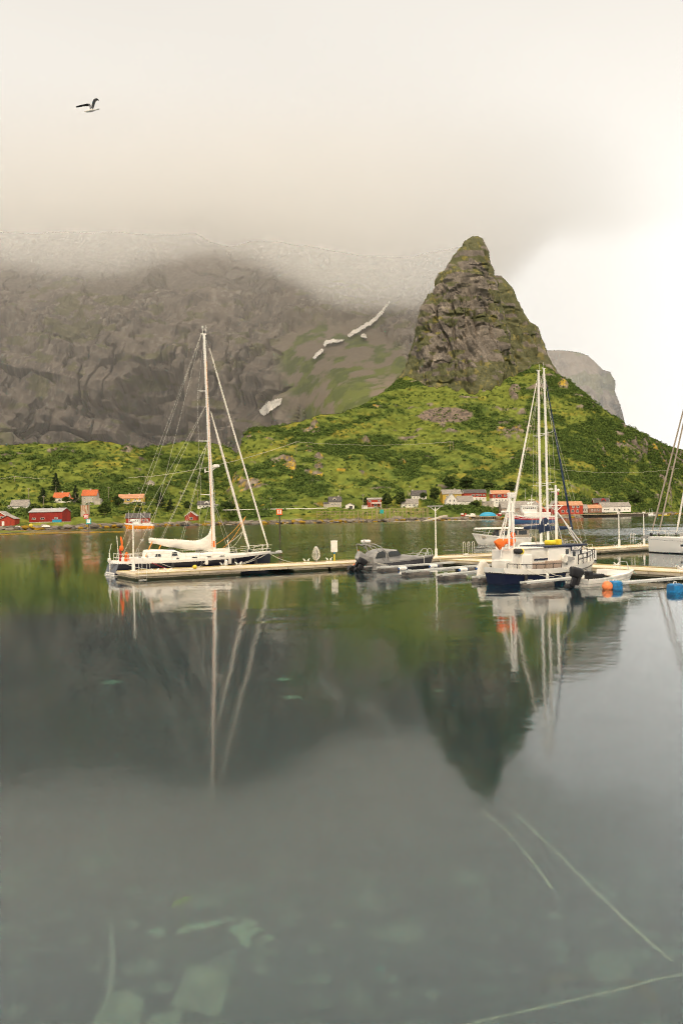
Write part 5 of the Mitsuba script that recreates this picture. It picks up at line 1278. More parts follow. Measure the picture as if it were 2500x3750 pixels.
# ---------------------------------------------------------------- the grey aluminium motorboat
M = Thing('motorboat', 'grey aluminium cabin motorboat with a targa arch and a grey and black outboard', 'motorboat', at=(1.9, 67.9), head=(0.83, 0.557))
mh_ = Hull(7.0, 2.15, lambda t: 0.56 + 0.36 * np.clip(t, 0, 1) ** 1.1, stern=0.86, flare=0.22, rake=0.7, draft=0.35, full=2.6, mid=0.4)
M.part('hull', mh_.strip(-0.35, lambda t: mh_.sheer(t) - 0.09, 6), 'm_alu_dark', smooth=35)
M.part('gunwale', mh_.strip(lambda t: mh_.sheer(t) - 0.09, lambda t: mh_.sheer(t) + 0.03, 2, out=0.03), 'm_alu', smooth=35)
M.part('stern_side', mh_.strip(0.02, lambda t: mh_.sheer(t) - 0.10, 3, out=0.012, t0=0.0, t1=0.13), 'm_alu', smooth=35)
M.part('deck', mh_.deck(0.02, t0=0.0), 'm_alu', smooth=True)
M.part('swim_step', rounded(-0.75, 0.05, -0.85, -0.35, 0.25, 0.36, 0.04), 'm_alu')
M.part('swim_step', rounded(-0.75, 0.05, 0.35, 0.85, 0.25, 0.36, 0.04), 'm_alu')
rows = [[(x, -w, 0.58 + 0.03 * x), (x, -w * 0.93, z - 0.12), (x, -w * 0.7, z), (x, w * 0.7, z), (x, w * 0.93, z - 0.12), (x, w, 0.58 + 0.03 * x)] for x, z, w in [(0.15, 1.05, 0.84), (0.45, 1.40, 0.82), (1.05, 1.60, 0.80), (1.7, 1.64, 0.78), (2.6, 1.54, 0.72), (3.0, 1.12, 0.66), (3.9, 1.06, 0.60), (4.9, 0.98, 0.42)]]
cb = M.part('cabin', loft(rows), 'm_alu', smooth=25)
for s in (-1, 1):
    M.part('window', extr([(0.30, 0.92), (1.30, 0.96), (1.28, 1.32), (1.0, 1.50), (0.55, 1.34)], s * 0.815 - 0.03, s * 0.815 + 0.03, 'y'), 'm_glass', under=cb)
    M.part('window', extr([(1.50, 0.97), (2.92, 1.08), (2.60, 1.42), (1.85, 1.44), (1.52, 1.28)], s * 0.765 - 0.04, s * 0.765 + 0.04, 'y'), 'm_glass', under=cb)
M.part('windscreen', extr([(2.60, 1.50), (2.98, 1.10), (3.03, 1.12), (2.66, 1.53)], -0.6, 0.6, 'y'), 'm_glass', under=cb)
ar = []
for s in (-1, 1):
    ar += [pipe([(1.65, s * 0.82, 0.72), (1.55, s * 0.8, 1.22), (0.95, s * 0.75, 1.78), (0.45, s * 0.66, 2.02), (0.1, s * 0.62, 2.08)], 0.045, 7), pipe([(1.2, s * 0.82, 0.70), (0.85, s * 0.78, 1.35), (0.3, s * 0.68, 1.86), (-0.4, s * 0.62, 2.04)], 0.04, 7), pipe([(-0.25, s * 0.78, 0.7), (-0.32, s * 0.74, 1.33), (-0.5, s * 0.62, 2.06)], 0.03, 6), rod((-0.32, s * 0.74, 1.33), (0.15, s * 0.74, 1.30), 0.025, n=6)]
for x, z in ((0.1, 2.08), (-0.45, 2.05)):
    ar.append(rod((x, -0.62, z), (x, 0.62, z), 0.04, n=7))
at_ = M.part('targa_arch', ar, 'm_alu', smooth=40)
M.part('radar', rounded(-0.33, 0.30, -0.32, 0.32, 2.16, 2.40, 0.10), 'm_gel', smooth=30, under=at_)
M.part('light_mast', [rod((-0.3, -0.4, 2.05), (-0.55, -0.4, 2.48), 0.025, n=5), rod((-0.62, -0.4, 2.42), (-0.42, -0.4, 2.46), 0.03, n=5)], 'm_alu', under=at_)
M.part('horseshoe_buoy', pipe([(-0.15, 0.85, 0.85), (-0.22, 0.85, 1.2), (-0.15, 0.85, 1.55), (-0.05, 0.85, 1.2), (-0.12, 0.85, 0.9)], 0.06, 6), 'm_orange')
outboard(M, -0.62, 0.0, 0.55, 1.55, 'm_alu', 'm_black', 0.75)
outboard(M, -0.85, -0.55, 0.45, 1.0, 'm_black', 'm_black', 0.6)
rails(M, mh_, 0.55, 0.90, 0.1, 0.26, 5, 'm_galv', (1.0,), 0.02)
M.part('bow_rail', [pipe([(5.6, s * 0.5, 0.85), (6.05, s * 0.35, 1.45), (6.35, s * 0.30, 1.50), (6.55, s * 0.28, 1.3), (6.6, s * 0.25, 0.9)], 0.03, 6) for s in (-1, 1)], 'm_galv')
M.part('seat', [rounded(0.45, 0.75, -0.5, -0.1, 0.8, 1.22, 0.05), rounded(0.45, 0.75, 0.1, 0.5, 0.8, 1.22, 0.05)], 'm_gel2')
M.part('mooring_line', [pipe(sag((5.2, -0.9, 0.85), (4.6, -1.6, 0.4), 0.05), 0.02, 5), pipe(sag((0.2, -1.0, 0.62), (0.9, -1.7, 0.4), 0.05), 0.02, 5)], 'm_rope')

# ---------------------------------------------------------------- the navy and white fishing boat with the number N22MS
N = Thing('fishing_boat', 'navy and white fishing boat with the number N22MS on its wheelhouse', 'fishing boat', at=(9.12, 51.64), head=(0.8, 0.6))
nh = Hull(9.9, 2.7, lambda t: 1.02 - 0.42 * np.sin(np.pi * np.clip(t, 0, 1) ** 0.8) * 0.5 + 0.22 * np.clip(t, 0, 1) ** 3, stern=0.60, flare=0.30, rake=0.9, draft=0.45, full=2.4, mid=0.5, srake=0.35)
zb = lambda t: nh.sheer(t) - 0.36  # noqa: E731
N.part('hull', nh.strip(-0.45, zb, 6, t0=0.0, t1=0.53), 'm_navy2', smooth=35)
N.part('bow_hull', nh.strip(-0.45, zb, 6, t0=0.53, t1=1.0), 'm_gel2', smooth=35)
N.part('bulwark', nh.strip(zb, lambda t: nh.sheer(t), 3, out=0.02), 'm_gel', smooth=35)
N.part('rubbing_strake', nh.strip(lambda t: zb(t) - 0.03, lambda t: zb(t) + 0.03, 1, out=0.05), 'm_rubber', smooth=35)
N.part('deck', nh.deck(0.30), 'm_grey', smooth=True)
m = meshkit.text_mesh('N22MS', 0.20, 0.02, bold=True)
wid = m.bounds[1, 0] - m.bounds[0, 0]
m.apply_transform(np.array([[0.90 / wid, 0, 0, 0], [0, 0, -1, 0], [0, 1, 0, 0], [0, 0, 0, 1.0]]))
m.apply_translation([6.07 - m.bounds[0, 0], -1.102 - m.bounds[1, 1], 1.86 - m.bounds[0, 2]])
bp = N.part('number_board', B(6.00, 7.04, -1.10, -1.06, 1.82, 2.10), 'm_navy2')
N.part('number', m, 'm_gel', under=bp)
N.part('shelter', rounded(0.75, 4.15, -0.85, 0.85, 0.72, 2.05, 0.06), 'm_gel2')
N.part('shelter_roof', rounded(1.3, 4.3, -0.92, 0.92, 2.05, 2.15, 0.04), 'm_gel')
N.part('blue_panel', B(2.7, 4.05, -0.89, -0.852, 1.33, 1.44), 'm_navy2')
N.part('fish_bin', rounded(1.42, 2.38, -1.02, -0.2, 0.8, 1.74, 0.06), 'm_gel')
N.part('stern_locker', rounded(0.25, 0.8, -0.75, 0.4, 0.7, 1.45, 0.05), 'm_gel2')
N.part('outboard_cowl', pipe([(0.85, -0.9, 1.98), (0.95, -0.92, 1.98), (1.35, -0.95, 1.96), (1.42, -0.95, 1.95)], [0.10, 0.17, 0.17, 0.14], 10), 'm_rubber', smooth=40)
N.part('yellow_cap', pipe([(1.42, -0.95, 1.95), (1.52, -0.95, 1.94)], 0.175, 10), 'm_yellow2')
wh = N.part('wheelhouse', rounded(3.95, 7.3, -0.95, 0.95, 0.7, 2.08, 0.05), 'm_gel')
N.part('wheelhouse_roof', rounded(3.55, 7.75, -1.05, 1.05, 2.08, 2.22, 0.05), 'm_navy2', under=wh)
for x0, x1, z0, z1 in [(5.62, 5.90, 1.62, 1.93), (6.33, 6.58, 1.46, 1.76), (7.05, 7.25, 1.55, 2.02)]:
    for s in (-1, 1):
        N.part('window', B(x0, x1, s * 0.955 - 0.02, s * 0.955 + 0.02, z0, z1), 'm_glass', under=wh)
N.part('window', [B(7.29, 7.33, y, y + 0.45, 1.55, 1.95) for y in (-0.8, -0.22, 0.36)], 'm_glass', under=wh)
N.part('foredeck_house', rounded(7.2, 8.2, -0.6, 0.6, 0.9, 1.42, 0.08), 'm_gel')
hb = N.part('line_hauler', pipe([(5.35, -1.15, 1.33), (5.35, -1.07, 1.33), (5.35, -0.98, 1.33)], [0.24, 0.30, 0.24], 16), 'm_gel2', smooth=40)
N.part('hauler_arm', [rod((5.35, -1.0, 1.33), (5.7, -1.0, 0.95), 0.06, n=6), extr([(5.45, 1.05), (6.35, 1.25), (6.2, 1.40), (5.5, 1.5)], -1.12, -1.05, 'y')], 'm_grey', under=hb)
N.part('hatch_cover', [rounded(2.4, 3.6, -0.95, 0.0, 0.72, 1.20, 0.05), rounded(3.7, 5.1, -1.1, -0.1, 0.72, 1.26, 0.06)], 'm_tan')
N.part('life_ring', pipe([(3.9, -0.97, 1.05 + 0.0)] + [(3.9 + 0.14 * math.cos(a), -0.97, 1.05 + 0.14 * math.sin(a)) for a in np.linspace(0, 6.28, 11)], 0.04, 6), 'm_gel')
tt = np.linspace(0.03, 0.47, 7)
p = nh.pt(tt, nh.sheer(tt), -1)
for q in p:
    N.part('stanchion', rod(q, q + [0, 0, 0.27], 0.02, n=5), 'm_rubber')
N.part('rail', pipe(p + [0, 0, 0.27], 0.022, 5), 'm_rubber')
tt = np.linspace(0.66, 0.955, 6)
for s in (-1, 1):
    p = nh.pt(tt, nh.sheer(tt), s) * [1, 0.97, 1]
    for q in p:
        N.part('stanchion', rod(q, q + [0, 0, 0.62], 0.03, n=6), 'm_black')
    for k in (0.33, 0.62):
        N.part('bow_rail', pipe(p + [0, 0, k], 0.028, 6), 'm_black')
N.part('bow_rail', rod((9.42, -0.35, 1.75), (9.42, 0.35, 1.75), 0.028, n=6), 'm_black')
# fore mast on the wheelhouse and the gallows aft
fm = N.part('fore_mast', pipe([(5.92, 0, 2.2), (5.95, 0, 5.9)], [0.10, 0.085], 9), 'm_mast', smooth=40)
N.part('mast_arm', [rod((5.25, 0, 4.72), (6.65, 0, 4.72), 0.035, n=6), rod((5.3, 0, 4.72), (5.95, 0, 4.35), 0.025, n=5), rod((6.6, 0, 4.72), (5.95, 0, 4.35), 0.025, n=5), rod((5.45, 0, 5.6), (5.95, 0, 5.6), 0.03, n=5)], 'm_mast', under=fm)
N.part('lamp', [ball((6.2, 0, 5.72), 0.09, sub=1), ball((5.95, 0, 5.98), 0.08, sub=1), rounded(5.2, 5.62, -0.06, 0.06, 5.74, 5.82, 0.02)], 'm_gel', under=fm)
N.part('flag', B(6.03, 6.24, -0.01, 0.01, 5.42, 5.60), 'm_redline', under=fm)
for p, q, r in [((6.05, 0, 4.3), (8.8, 0, 1.9), 0.045), ((6.1, -0.2, 4.1), (7.3, -0.6, 2.25), 0.035), ((6.1, 0.2, 4.1), (7.3, 0.6, 2.25), 0.035), ((7.3, -0.6, 2.25), (6.9, -0.2, 3.0), 0.025)]:
    N.part('strut', rod(p, q, r, n=6), 'm_mast')
ga = N.part('gallows', [pipe([(1.78, 0.0, 2.1), (1.80, 0, 5.0)], [0.12, 0.11], 9), pipe([(1.58, 0.0, 4.9), (1.58, 0, 5.5)], [0.10, 0.1], 8), rod((0.70, -0.1, 4.38), (1.85, -0.1, 4.36), 0.06, n=7)], 'm_mast')
for p, q, r in [((0.75, -0.6, 2.1), (1.55, 0, 5.1), 0.055), ((0.95, 0.6, 2.1), (1.62, 0, 5.1), 0.055), ((1.2, -0.6, 2.1), (1.72, 0, 5.0), 0.04), ((0.1, -0.5, 1.6), (1.5, 0, 5.0), 0.025), ((1.2, 0.4, 2.8), (2.1, 0, 5.6), 0.02)]:
    N.part('gallows_leg', rod(p, q, r, n=6), 'm_mast', under=ga)
N.part('gallows_head', rounded(1.48, 1.92, -0.14, 0.14, 5.22, 5.55, 0.04), 'm_mast', under=ga)
N.part('boom', rod((0.15, -0.2, 2.76), (1.78, -0.1, 2.72), 0.05, n=7), 'm_mast')
su = N.part('orange_sheet', loft([[(x, -0.25 + 0.16 * math.sin(a) * w, zc - 0.03 + 1.25 * h * math.cos(a) + 0.03 * math.sin(5 * a + 3 * x)) for a in np.linspace(0, 2 * np.pi, 11)[:-1]] for x, zc, h, w in [(-0.12, 2.60, 0.05, 0.4), (0.05, 2.52, 0.16, 1), (0.30, 2.44, 0.27, 1.3), (0.52, 2.47, 0.22, 1.2), (0.75, 2.58, 0.12, 0.9), (1.05, 2.60, 0.12, 0.9), (1.3, 2.52, 0.18, 1.1), (1.52, 2.56, 0.16, 1.0), (1.68, 2.64, 0.06, 0.5)]]), 'm_orange', smooth=50)
N.part('life_buoy', pipe([(1.45 + 0.15 * math.cos(a), -0.3, 2.95 + 0.15 * math.sin(a)) for a in np.linspace(0, 6.28, 13)], 0.05, 6), 'm_orange')
N.part('yellow_bag', rounded(4.75, 5.35, -0.5, 0.1, 2.2, 2.52, 0.12), 'm_yellow2', smooth=40)
N.part('yellow_box', rounded(5.55, 5.85, -0.5, -0.1, 2.2, 2.55, 0.04), 'm_yellow2')
N.part('exhaust', pipe([(4.15, 0.2, 2.2), (4.15, 0.2, 2.6), (3.95, 0.2, 2.78)], 0.05, 7), 'm_wood')
N.part('engine_crane', [rod((8.6, 0.2, 1.4), (8.7, 0.2, 2.3), 0.03, n=5), rod((8.3, 0.2, 2.0), (9.3, 0.2, 2.35), 0.05, n=5)], 'm_black')
N.part('orange_fender', ball((9.0, 0.55, 1.75), 0.2, (0.8, 0.8, 1.5)), 'm_orange', smooth=True)
for p, q, s in [((1.6, -1.15, 0.85), (2.9, -2.2, 0.38), 0.12), ((3.0, -1.3, 0.8), (3.6, -2.3, 0.38), 0.1), ((5.0, -1.35, 0.8), (6.2, -2.4, 0.38), 0.12)]:
    N.part('mooring_line', pipe(sag(p, q, s), 0.02, 5), 'm_rope')
for tq in (0.16, 0.34):
    p = nh.pt(np.array(tq), 0.3, -1) + [0, -0.1, 0]
    N.part('fender', pipe([p + [0, 0, -0.2], p + [0, 0, -0.15], p + [0, 0, 0.15], p + [0, 0, 0.2]], [0.04, 0.1, 0.1, 0.04], 8), 'm_rubber' if tq < 0.2 else 'm_gel', smooth=40)

# the small white boat with its outboard under a canvas cover, left of the fishing boat
t = Thing('small_boat', 'small white boat with a canvas covered outboard, left of the navy fishing boat', 'boat', at=(9.0, 54.6), head=(0.8, 0.6))
sh_ = Hull(3.4, 1.3, lambda t: 0.42 + 0.12 * t, stern=0.9, draft=0.2)
t.part('hull', sh_.strip(-0.2, lambda t: sh_.sheer(t), 4), 'm_gel', smooth=35)
t.part('deck', sh_.deck(0.02), 'm_gel2', smooth=True)
c = trimesh.convex.convex_hull(np.vstack([ball((-0.05, 0, 1.12), 0.3, (1, 0.7, 0.6), 2).vertices, ball((-0.45, 0, 0.35), 0.16, (1, 0.8, 0.6), 1).vertices, ball((0.40, 0, 0.80), 0.18, (1, 0.9, 0.7), 1).vertices]))
c = c.subdivide().subdivide()
c.vertices += c.vertex_normals * (0.06 * (meshkit.noise(c.vertices * 6, 4) - 0.5))[:, None]
t.part('canvas_cover', c, 'm_sail', smooth=45)
t.part('outboard_leg', [extr([(-0.45, 0.35), (-0.2, 0.35), (-0.45, -0.2), (-0.6, -0.2)], -0.06, 0.06, 'y')], 'm_black')

# ---------------------------------------------------------------- the white open boat with the black outboard
O = Thing('open_boat', 'white open motorboat with a black outboard and black steering console', 'motorboat', at=(13.6, 48.9), head=(0.91, 0.42))
oh = Hull(4.0, 1.55, lambda t: 0.44 + 0.36 * np.clip(t, 0, 1) ** 1.6, stern=0.88, flare=0.22, rake=0.6, draft=0.22, full=2.6)
O.part('hull', oh.strip(-0.22, lambda t: oh.sheer(t) - 0.08, 5), 'm_gel2', smooth=35)
O.part('gunwale', oh.strip(lambda t: oh.sheer(t) - 0.08, lambda t: oh.sheer(t) + 0.02, 2, out=0.03), 'm_gel', smooth=35)
O.part('foredeck', oh.deck(0.0, t0=0.42), 'm_gel', smooth=True)
O.part('floor', oh.deck(0.32, t0=0.02, t1=0.6), 'm_gel2', smooth=True)
O.part('cuddy', extr([(1.5, 0.6), (1.6, 0.92), (2.3, 0.9), (3.5, 0.78), (3.5, 0.6)], -0.42, 0.42, 'y'), 'm_gel', smooth=20)
O.part('console', rounded(0.35, 0.65, -0.35, 0.1, 0.3, 0.86, 0.05), 'm_black')
O.part('steering_wheel', pipe([(0.28, -0.12 + 0.17 * math.cos(a), 0.80 + 0.17 * math.sin(a)) for a in np.linspace(0, 6.28, 13)], 0.02, 5), 'm_black')
O.part('seat', rounded(1.0, 1.5, -0.35, 0.35, 0.3, 0.68, 0.06), 'm_black')
O.part('stripe', oh.strip(lambda t: oh.sheer(t) - 0.30, lambda t: oh.sheer(t) - 0.27, 1, out=0.012), 'm_grey', smooth=35)
outboard(O, -0.42, -0.1, 0.50, 1.15, 'm_black', 'm_black', 0.42)
O.part('stern_frame', pipe([(3.3, -0.35, 0.8), (3.2, -0.3, 1.3), (3.2, 0.3, 1.3), (3.3, 0.35, 0.8)], 0.025, 6), 'm_galv')
O.part('mooring_line', [pipe(sag((1.5, -0.78, 0.5), (1.9, -1.5, 0.3), 0.06), 0.015, 5), pipe(sag((3.9, 0, 0.8), (5.0, 0.8, 0.45), 0.05), 0.015, 5)], 'm_teal')


# ---------------------------------------------------------------- the two white sailing boats behind
def sailboat(label, base, head, L, beam, mast_x, mast_h, zs, cover, genoa, tone='m_gel'):
    h = np.array(head) / np.hypot(*head)
    o = np.array(base) - h * mast_x
    t = Thing('sailing_boat', label, 'sailing boat', at=o, head=h)
    H_ = Hull(L, beam, lambda q: zs + 0.22 * np.clip(q, 0, 1) ** 2, stern=0.72, flare=0.15, rake=0.7, draft=0.4, full=2.3)
    t.part('hull', H_.strip(-0.4, lambda q: H_.sheer(q), 6), tone, smooth=35)
    t.part('boot_stripe', H_.strip(0.03, 0.12, 1, out=0.012), 'm_navy', smooth=35)
    t.part('deck', H_.deck(0.0), 'm_gel2', smooth=True)
    rows = [[(x, -w, zs - 0.1), (x, -w * 0.95, z - 0.1), (x, -w * 0.75, z), (x, w * 0.75, z), (x, w * 0.95, z - 0.1), (x, w, zs - 0.1)] for x, z, w in [(L * 0.30, zs + 0.50, beam * 0.30), (L * 0.34, zs + 0.72, beam * 0.30), (L * 0.55, zs + 0.62, beam * 0.29), (L * 0.68, zs + 0.40, beam * 0.24), (L * 0.78, zs + 0.15, beam * 0.15)]]
    cb = t.part('coachroof', loft(rows), 'm_gel', smooth=28)
    for x0, x1 in ((0.36, 0.43), (0.46, 0.53), (0.56, 0.63)):
        for s in (-1, 1):
            t.part('window', extr([(L * x0, zs + 0.18), (L * x1, zs + 0.16), (L * x1 - 0.12, zs + 0.42), (L * x0 + 0.08, zs + 0.45)], s * beam * 0.298 - 0.05, s * beam * 0.298 + 0.03, 'y'), 'm_glass', under=cb)
    mz = zs + 0.45
    t.part('mast', pipe([(mast_x, 0, mz), (mast_x, 0, mz + mast_h * 0.6), (mast_x - 0.1, 0, mast_h)], [0.115, 0.11, 0.085], 9), 'm_mast', smooth=40)
    t.part('masthead', [rod((mast_x - 0.35, 0, mast_h), (mast_x + 0.15, 0, mast_h), 0.03, n=5), rod((mast_x - 0.2, 0, mast_h), (mast_x - 0.2, 0, mast_h + 0.55), 0.015, n=4)], 'm_mast')
    top = np.array([mast_x - 0.1, 0, mast_h - 0.1])
    for z, w in ((mast_h * 0.40, beam * 0.36), (mast_h * 0.66, beam * 0.30)):
        for s in (-1, 1):
            t.part('spreader', rod((mast_x, 0, z), (mast_x - 0.2, s * w, z + 0.08), 0.035, 0.02, 6), 'm_mast')
    st = [((L - 0.15, 0, zs + 0.25), top), ((0.1, 0.3, zs), top), ((0.1, -0.3, zs), top)]
    for s in (-1, 1):
        a, b = np.array((mast_x - 0.2, s * beam * 0.36, mast_h * 0.40 + 0.08)), np.array((mast_x - 0.2, s * beam * 0.30, mast_h * 0.66 + 0.08))
        st += [((mast_x - 0.1, s * beam * 0.46, zs), a), (a, b), (b, top), ((mast_x - 0.4, s * beam * 0.45, zs), (mast_x, 0, mast_h * 0.40)), ((mast_x + 0.6, s * beam * 0.42, zs), (mast_x, 0, mast_h * 0.40))]
    for p, q in st:
        t.part('stay', rod(p, q, 0.009, n=4), 'm_wirewhite')
    g0, g1 = np.array((L - 0.3, 0, zs + 0.6)), top * 0.93 + np.array((L - 0.3, 0, zs + 0.6)) * 0.07
    t.part('furled_genoa', pipe([g0, g0 * 0.88 + g1 * 0.12, g0 * 0.4 + g1 * 0.6, g1], [0.05, 0.10, 0.08, 0.03], 8), genoa, smooth=50)
    bz = mz + 1.55
    if cover:
        rows = []
        for x, zb_, zt, w in [(mast_x + 0.14, bz - 0.45, bz + 0.15, 0.10), (mast_x + 0.05, bz - 0.42, bz + 0.75, 0.20), (mast_x - 0.35, bz - 0.32, bz + 0.88, 0.24), (mast_x - 0.6, bz - 0.25, bz + 0.35, 0.24), (mast_x - 1.2, bz - 0.2, bz + 0.22, 0.22), (mast_x - 2.4, bz - 0.15, bz + 0.18, 0.17), (mast_x - 3.3, bz - 0.1, bz + 0.1, 0.10)]:
            rows.append([(x, w * math.sin(a) * (1 + 0.12 * math.sin(4 * a + 3 * x)), (zb_ + zt) / 2 + (zt - zb_) / 2 * math.cos(a)) for a in np.linspace(0, 2 * np.pi, 13)[:-1]])
        cv = t.part('sail_cover', loft(rows), cover, smooth=50)
        t.part('boom', rod((mast_x, 0, bz), (mast_x - 3.5, 0, bz), 0.06, n=7), 'm_mast', under=cv)
        t.part('emblem', pipe([(mast_x - 0.30, s * 0.30, bz + 0.30) for s in (-1, 1)], 0.09, 10), 'm_gel', under=cv)
    rails(t, H_, 0.05, 0.92, 0.06, 0.55, 9)
    return t


sailboat('white sailing boat with a navy blue sail cover, right behind the fishing boat wheelhouse', (16.85, 72.3), (-0.86, -0.50), 9.6, 3.0, 5.4, 16.4, 0.95, 'm_cover', 'm_sail')
sailboat('white sailing boat with a blue furled headsail, behind the navy covered sailing boat', (18.65, 77.3), (0.80, 0.60), 10.2, 3.0, 6.2, 17.4, 1.0, 'm_cover', 'm_cover')

# ---------------------------------------------------------------- the big white sailing yacht cut by the right edge
G = Thing('white_yacht', 'big white sailing yacht with twin furled headsails cut by the right edge of the photo', 'sailing yacht', at=(41.2, 75.9), head=(-0.6, 0.8))
gh = Hull(15.8, 4.4, lambda t: 1.45 + 0.24 * t ** 2, stern=0.85, flare=0.10, rake=0.1, draft=0.5, full=2.4, mid=0.42)
G.part('hull', gh.strip(0.16, lambda t: gh.sheer(t), 6), 'm_gel', smooth=35)
G.part('antifouling', gh.strip(-0.5, 0.09, 3), 'm_black', smooth=35)
G.part('boot_stripe', gh.strip(0.09, 0.16, 1), 'm_gel2', smooth=35)
G.part('rubbing_line', gh.strip(lambda t: gh.sheer(t) - 0.30, lambda t: gh.sheer(t) - 0.27, 1, out=0.012), 'm_grey', smooth=35)
G.part('deck', gh.deck(0.0), 'm_gel2', smooth=True)
for tq in (0.70, 0.52):
    for s in (-1, 1):
        p, q = gh.pt(np.array(tq), 0.95, s), gh.pt(np.array(tq - 0.055), 0.95, s)
        p2, q2 = gh.pt(np.array(tq), 0.74, s), gh.pt(np.array(tq - 0.055), 0.74, s)
        n_ = np.array([0, s * 0.02, 0])
        G.part('hull_window', loft([[p + n_, q + n_, q2 + n_, p2 + n_], [p - n_, q - n_, q2 - n_, p2 - n_]]), 'm_glass')
rows = [[(x, -w, 1.4), (x, -w * 0.95, z - 0.1), (x, -w * 0.75, z), (x, w * 0.75, z), (x, w * 0.95, z - 0.1), (x, w, 1.4)] for x, z, w in [(4, 2.1, 1.4), (5, 2.3, 1.4), (8, 2.15, 1.3), (10.5, 1.9, 0.9), (12, 1.68, 0.5)]]
G.part('coachroof', loft(rows), 'm_gel', smooth=28)
G.part('mast', pipe([(9.2, 0, 1.8), (9.0, 0, 22.5)], [0.17, 0.12], 10), 'm_mast', smooth=40)
for z, w in ((7.5, 1.7), (12.5, 1.5), (17.5, 1.1)):
    for s in (-1, 1):
        G.part('spreader', rod((9.15, 0, z), (8.8, s * w, z + 0.15), 0.05, 0.03, 6), 'm_mast')
        G.part('shroud', rod((8.8, s * w, z + 0.15), (8.9, s * (w + 0.2 if z < 8 else w + 0.3), z - 5 if z > 8 else 1.5), 0.018, n=5), 'm_wirewhite')
for i, (x, mt, r) in enumerate([(15.45, 'm_tank', 0.085), (14.6, 'm_tank', 0.085), (12.6, 'm_sail', 0.10)]):
    top = np.array([9.1, 0.0, 22.0 if i < 2 else 17.6])
    a = np.array([x, 0, 1.75 if i < 2 else 1.8])
    G.part('furled_headsail', pipe([a + (top - a) * k for k in (0.03, 0.07, 0.6, 0.95)], [0.05, r, r * 0.9, 0.03], 8), mt, smooth=50)
    G.part('forestay', rod(a, top, 0.018, n=5), 'm_wirewhite')
    G.part('furler_drum', pipe([a, a + (top - a) * 0.012], 0.15, 10), 'm_black')
rails(G, gh, 0.1, 0.9, 0.06, 0.6, 9)
for s in (-1, 1):
    p = [gh.pt(np.array(q), gh.sheer(q), s) for q in (0.9, 0.96, 0.99)]
    G.part('pulpit', pipe([p[0] + [0, 0, 0.6], p[1] + [0, 0, 0.62], p[2] + [0.2, 0, 0.6], (15.9, 0, 2.25)], 0.022, 6), 'm_wirewhite')
G.part('bow_roller', [B(15.5, 16.3, -0.15, 0.15, 1.66, 1.78), extr([(15.9, 1.5), (16.6, 1.42), (16.5, 1.66), (16.0, 1.66)], -0.2, 0.2, 'y')], 'm_grey')
t_ = G.part('deck_dinghy', rounded(10.5, 12.6, -1.5, -0.5, 1.6, 2.05, 0.2), 'm_grey', smooth=40)
G.part('mooring_line', pipe(sag((15.2, 0.4, 1.7), (17.5, 3.0, 0.45), 0.3), 0.022, 5), 'm_rope')

# ---------------------------------------------------------------- the motor cruiser with a hard top
C = Thing('motor_cruiser', 'pale motor cruiser with a long white hard top, behind the long pontoon', 'motor cruiser', at=(26.4, 121.0), head=(-1.0, -0.12))
chh = Hull(8.2, 2.9, lambda t: 0.95 + 0.75 * np.clip(t, 0, 1) ** 1.8, stern=0.85, flare=0.30, rake=1.1, draft=0.4, full=2.6)
C.part('hull', chh.strip(-0.4, lambda t: chh.sheer(t) - 0.18, 6), 'm_gel2', smooth=35)
C.part('rubbing_band', chh.strip(lambda t: chh.sheer(t) - 0.18, lambda t: chh.sheer(t), 2, out=0.06), 'm_gel', smooth=35)
C.part('cockpit_floor', chh.deck(0.45), 'm_grey', smooth=True)
C.part('bow_seat', [rounded(5.4, 7.0, s * 0.75 - 0.2, s * 0.75 + 0.2, 0.9, 1.35, 0.08) for s in (-1, 1)], 'm_tank')
C.part('cabin', rounded(0.2, 4.6, -1.15, 1.15, 0.7, 2.1, 0.12), 'm_tank')
for x0, x1 in ((0.6, 1.8), (2.0, 3.2), (3.4, 4.4)):
    for s in (-1, 1):
        C.part('window', B(x0, x1, s * 1.155 - 0.02, s * 1.155 + 0.02, 1.35, 1.95), 'm_glass')
C.part('windscreen', extr([(4.5, 1.2), (5.1, 1.25), (4.6, 2.1), (4.4, 2.1)], -1.0, 1.0, 'y'), 'm_glass')
C.part('hard_top', loft([[(x, -w, z), (x, -w, z + 0.10), (x, 0, z + 0.24), (x, w, z + 0.10), (x, w, z)] for x, z, w in [(-1.2, 2.0, 0.7), (0.0, 2.08, 1.3), (3.0, 2.2, 1.35), (6.0, 2.22, 1.2), (7.8, 2.2, 0.5)]]), 'm_gel', smooth=30)
C.part('top_post', [rod((6.2, s * 1.0, 1.4), (5.8, s * 1.0, 2.22), 0.04, n=6) for s in (-1, 1)], 'm_gel')
C.part('bow_rail', [pipe([chh.pt(np.array(q), chh.sheer(q), s) + [0, 0, 0.35] for q in (0.7, 0.8, 0.9, 0.97)], 0.03, 5) for s in (-1, 1)], 'm_galv')

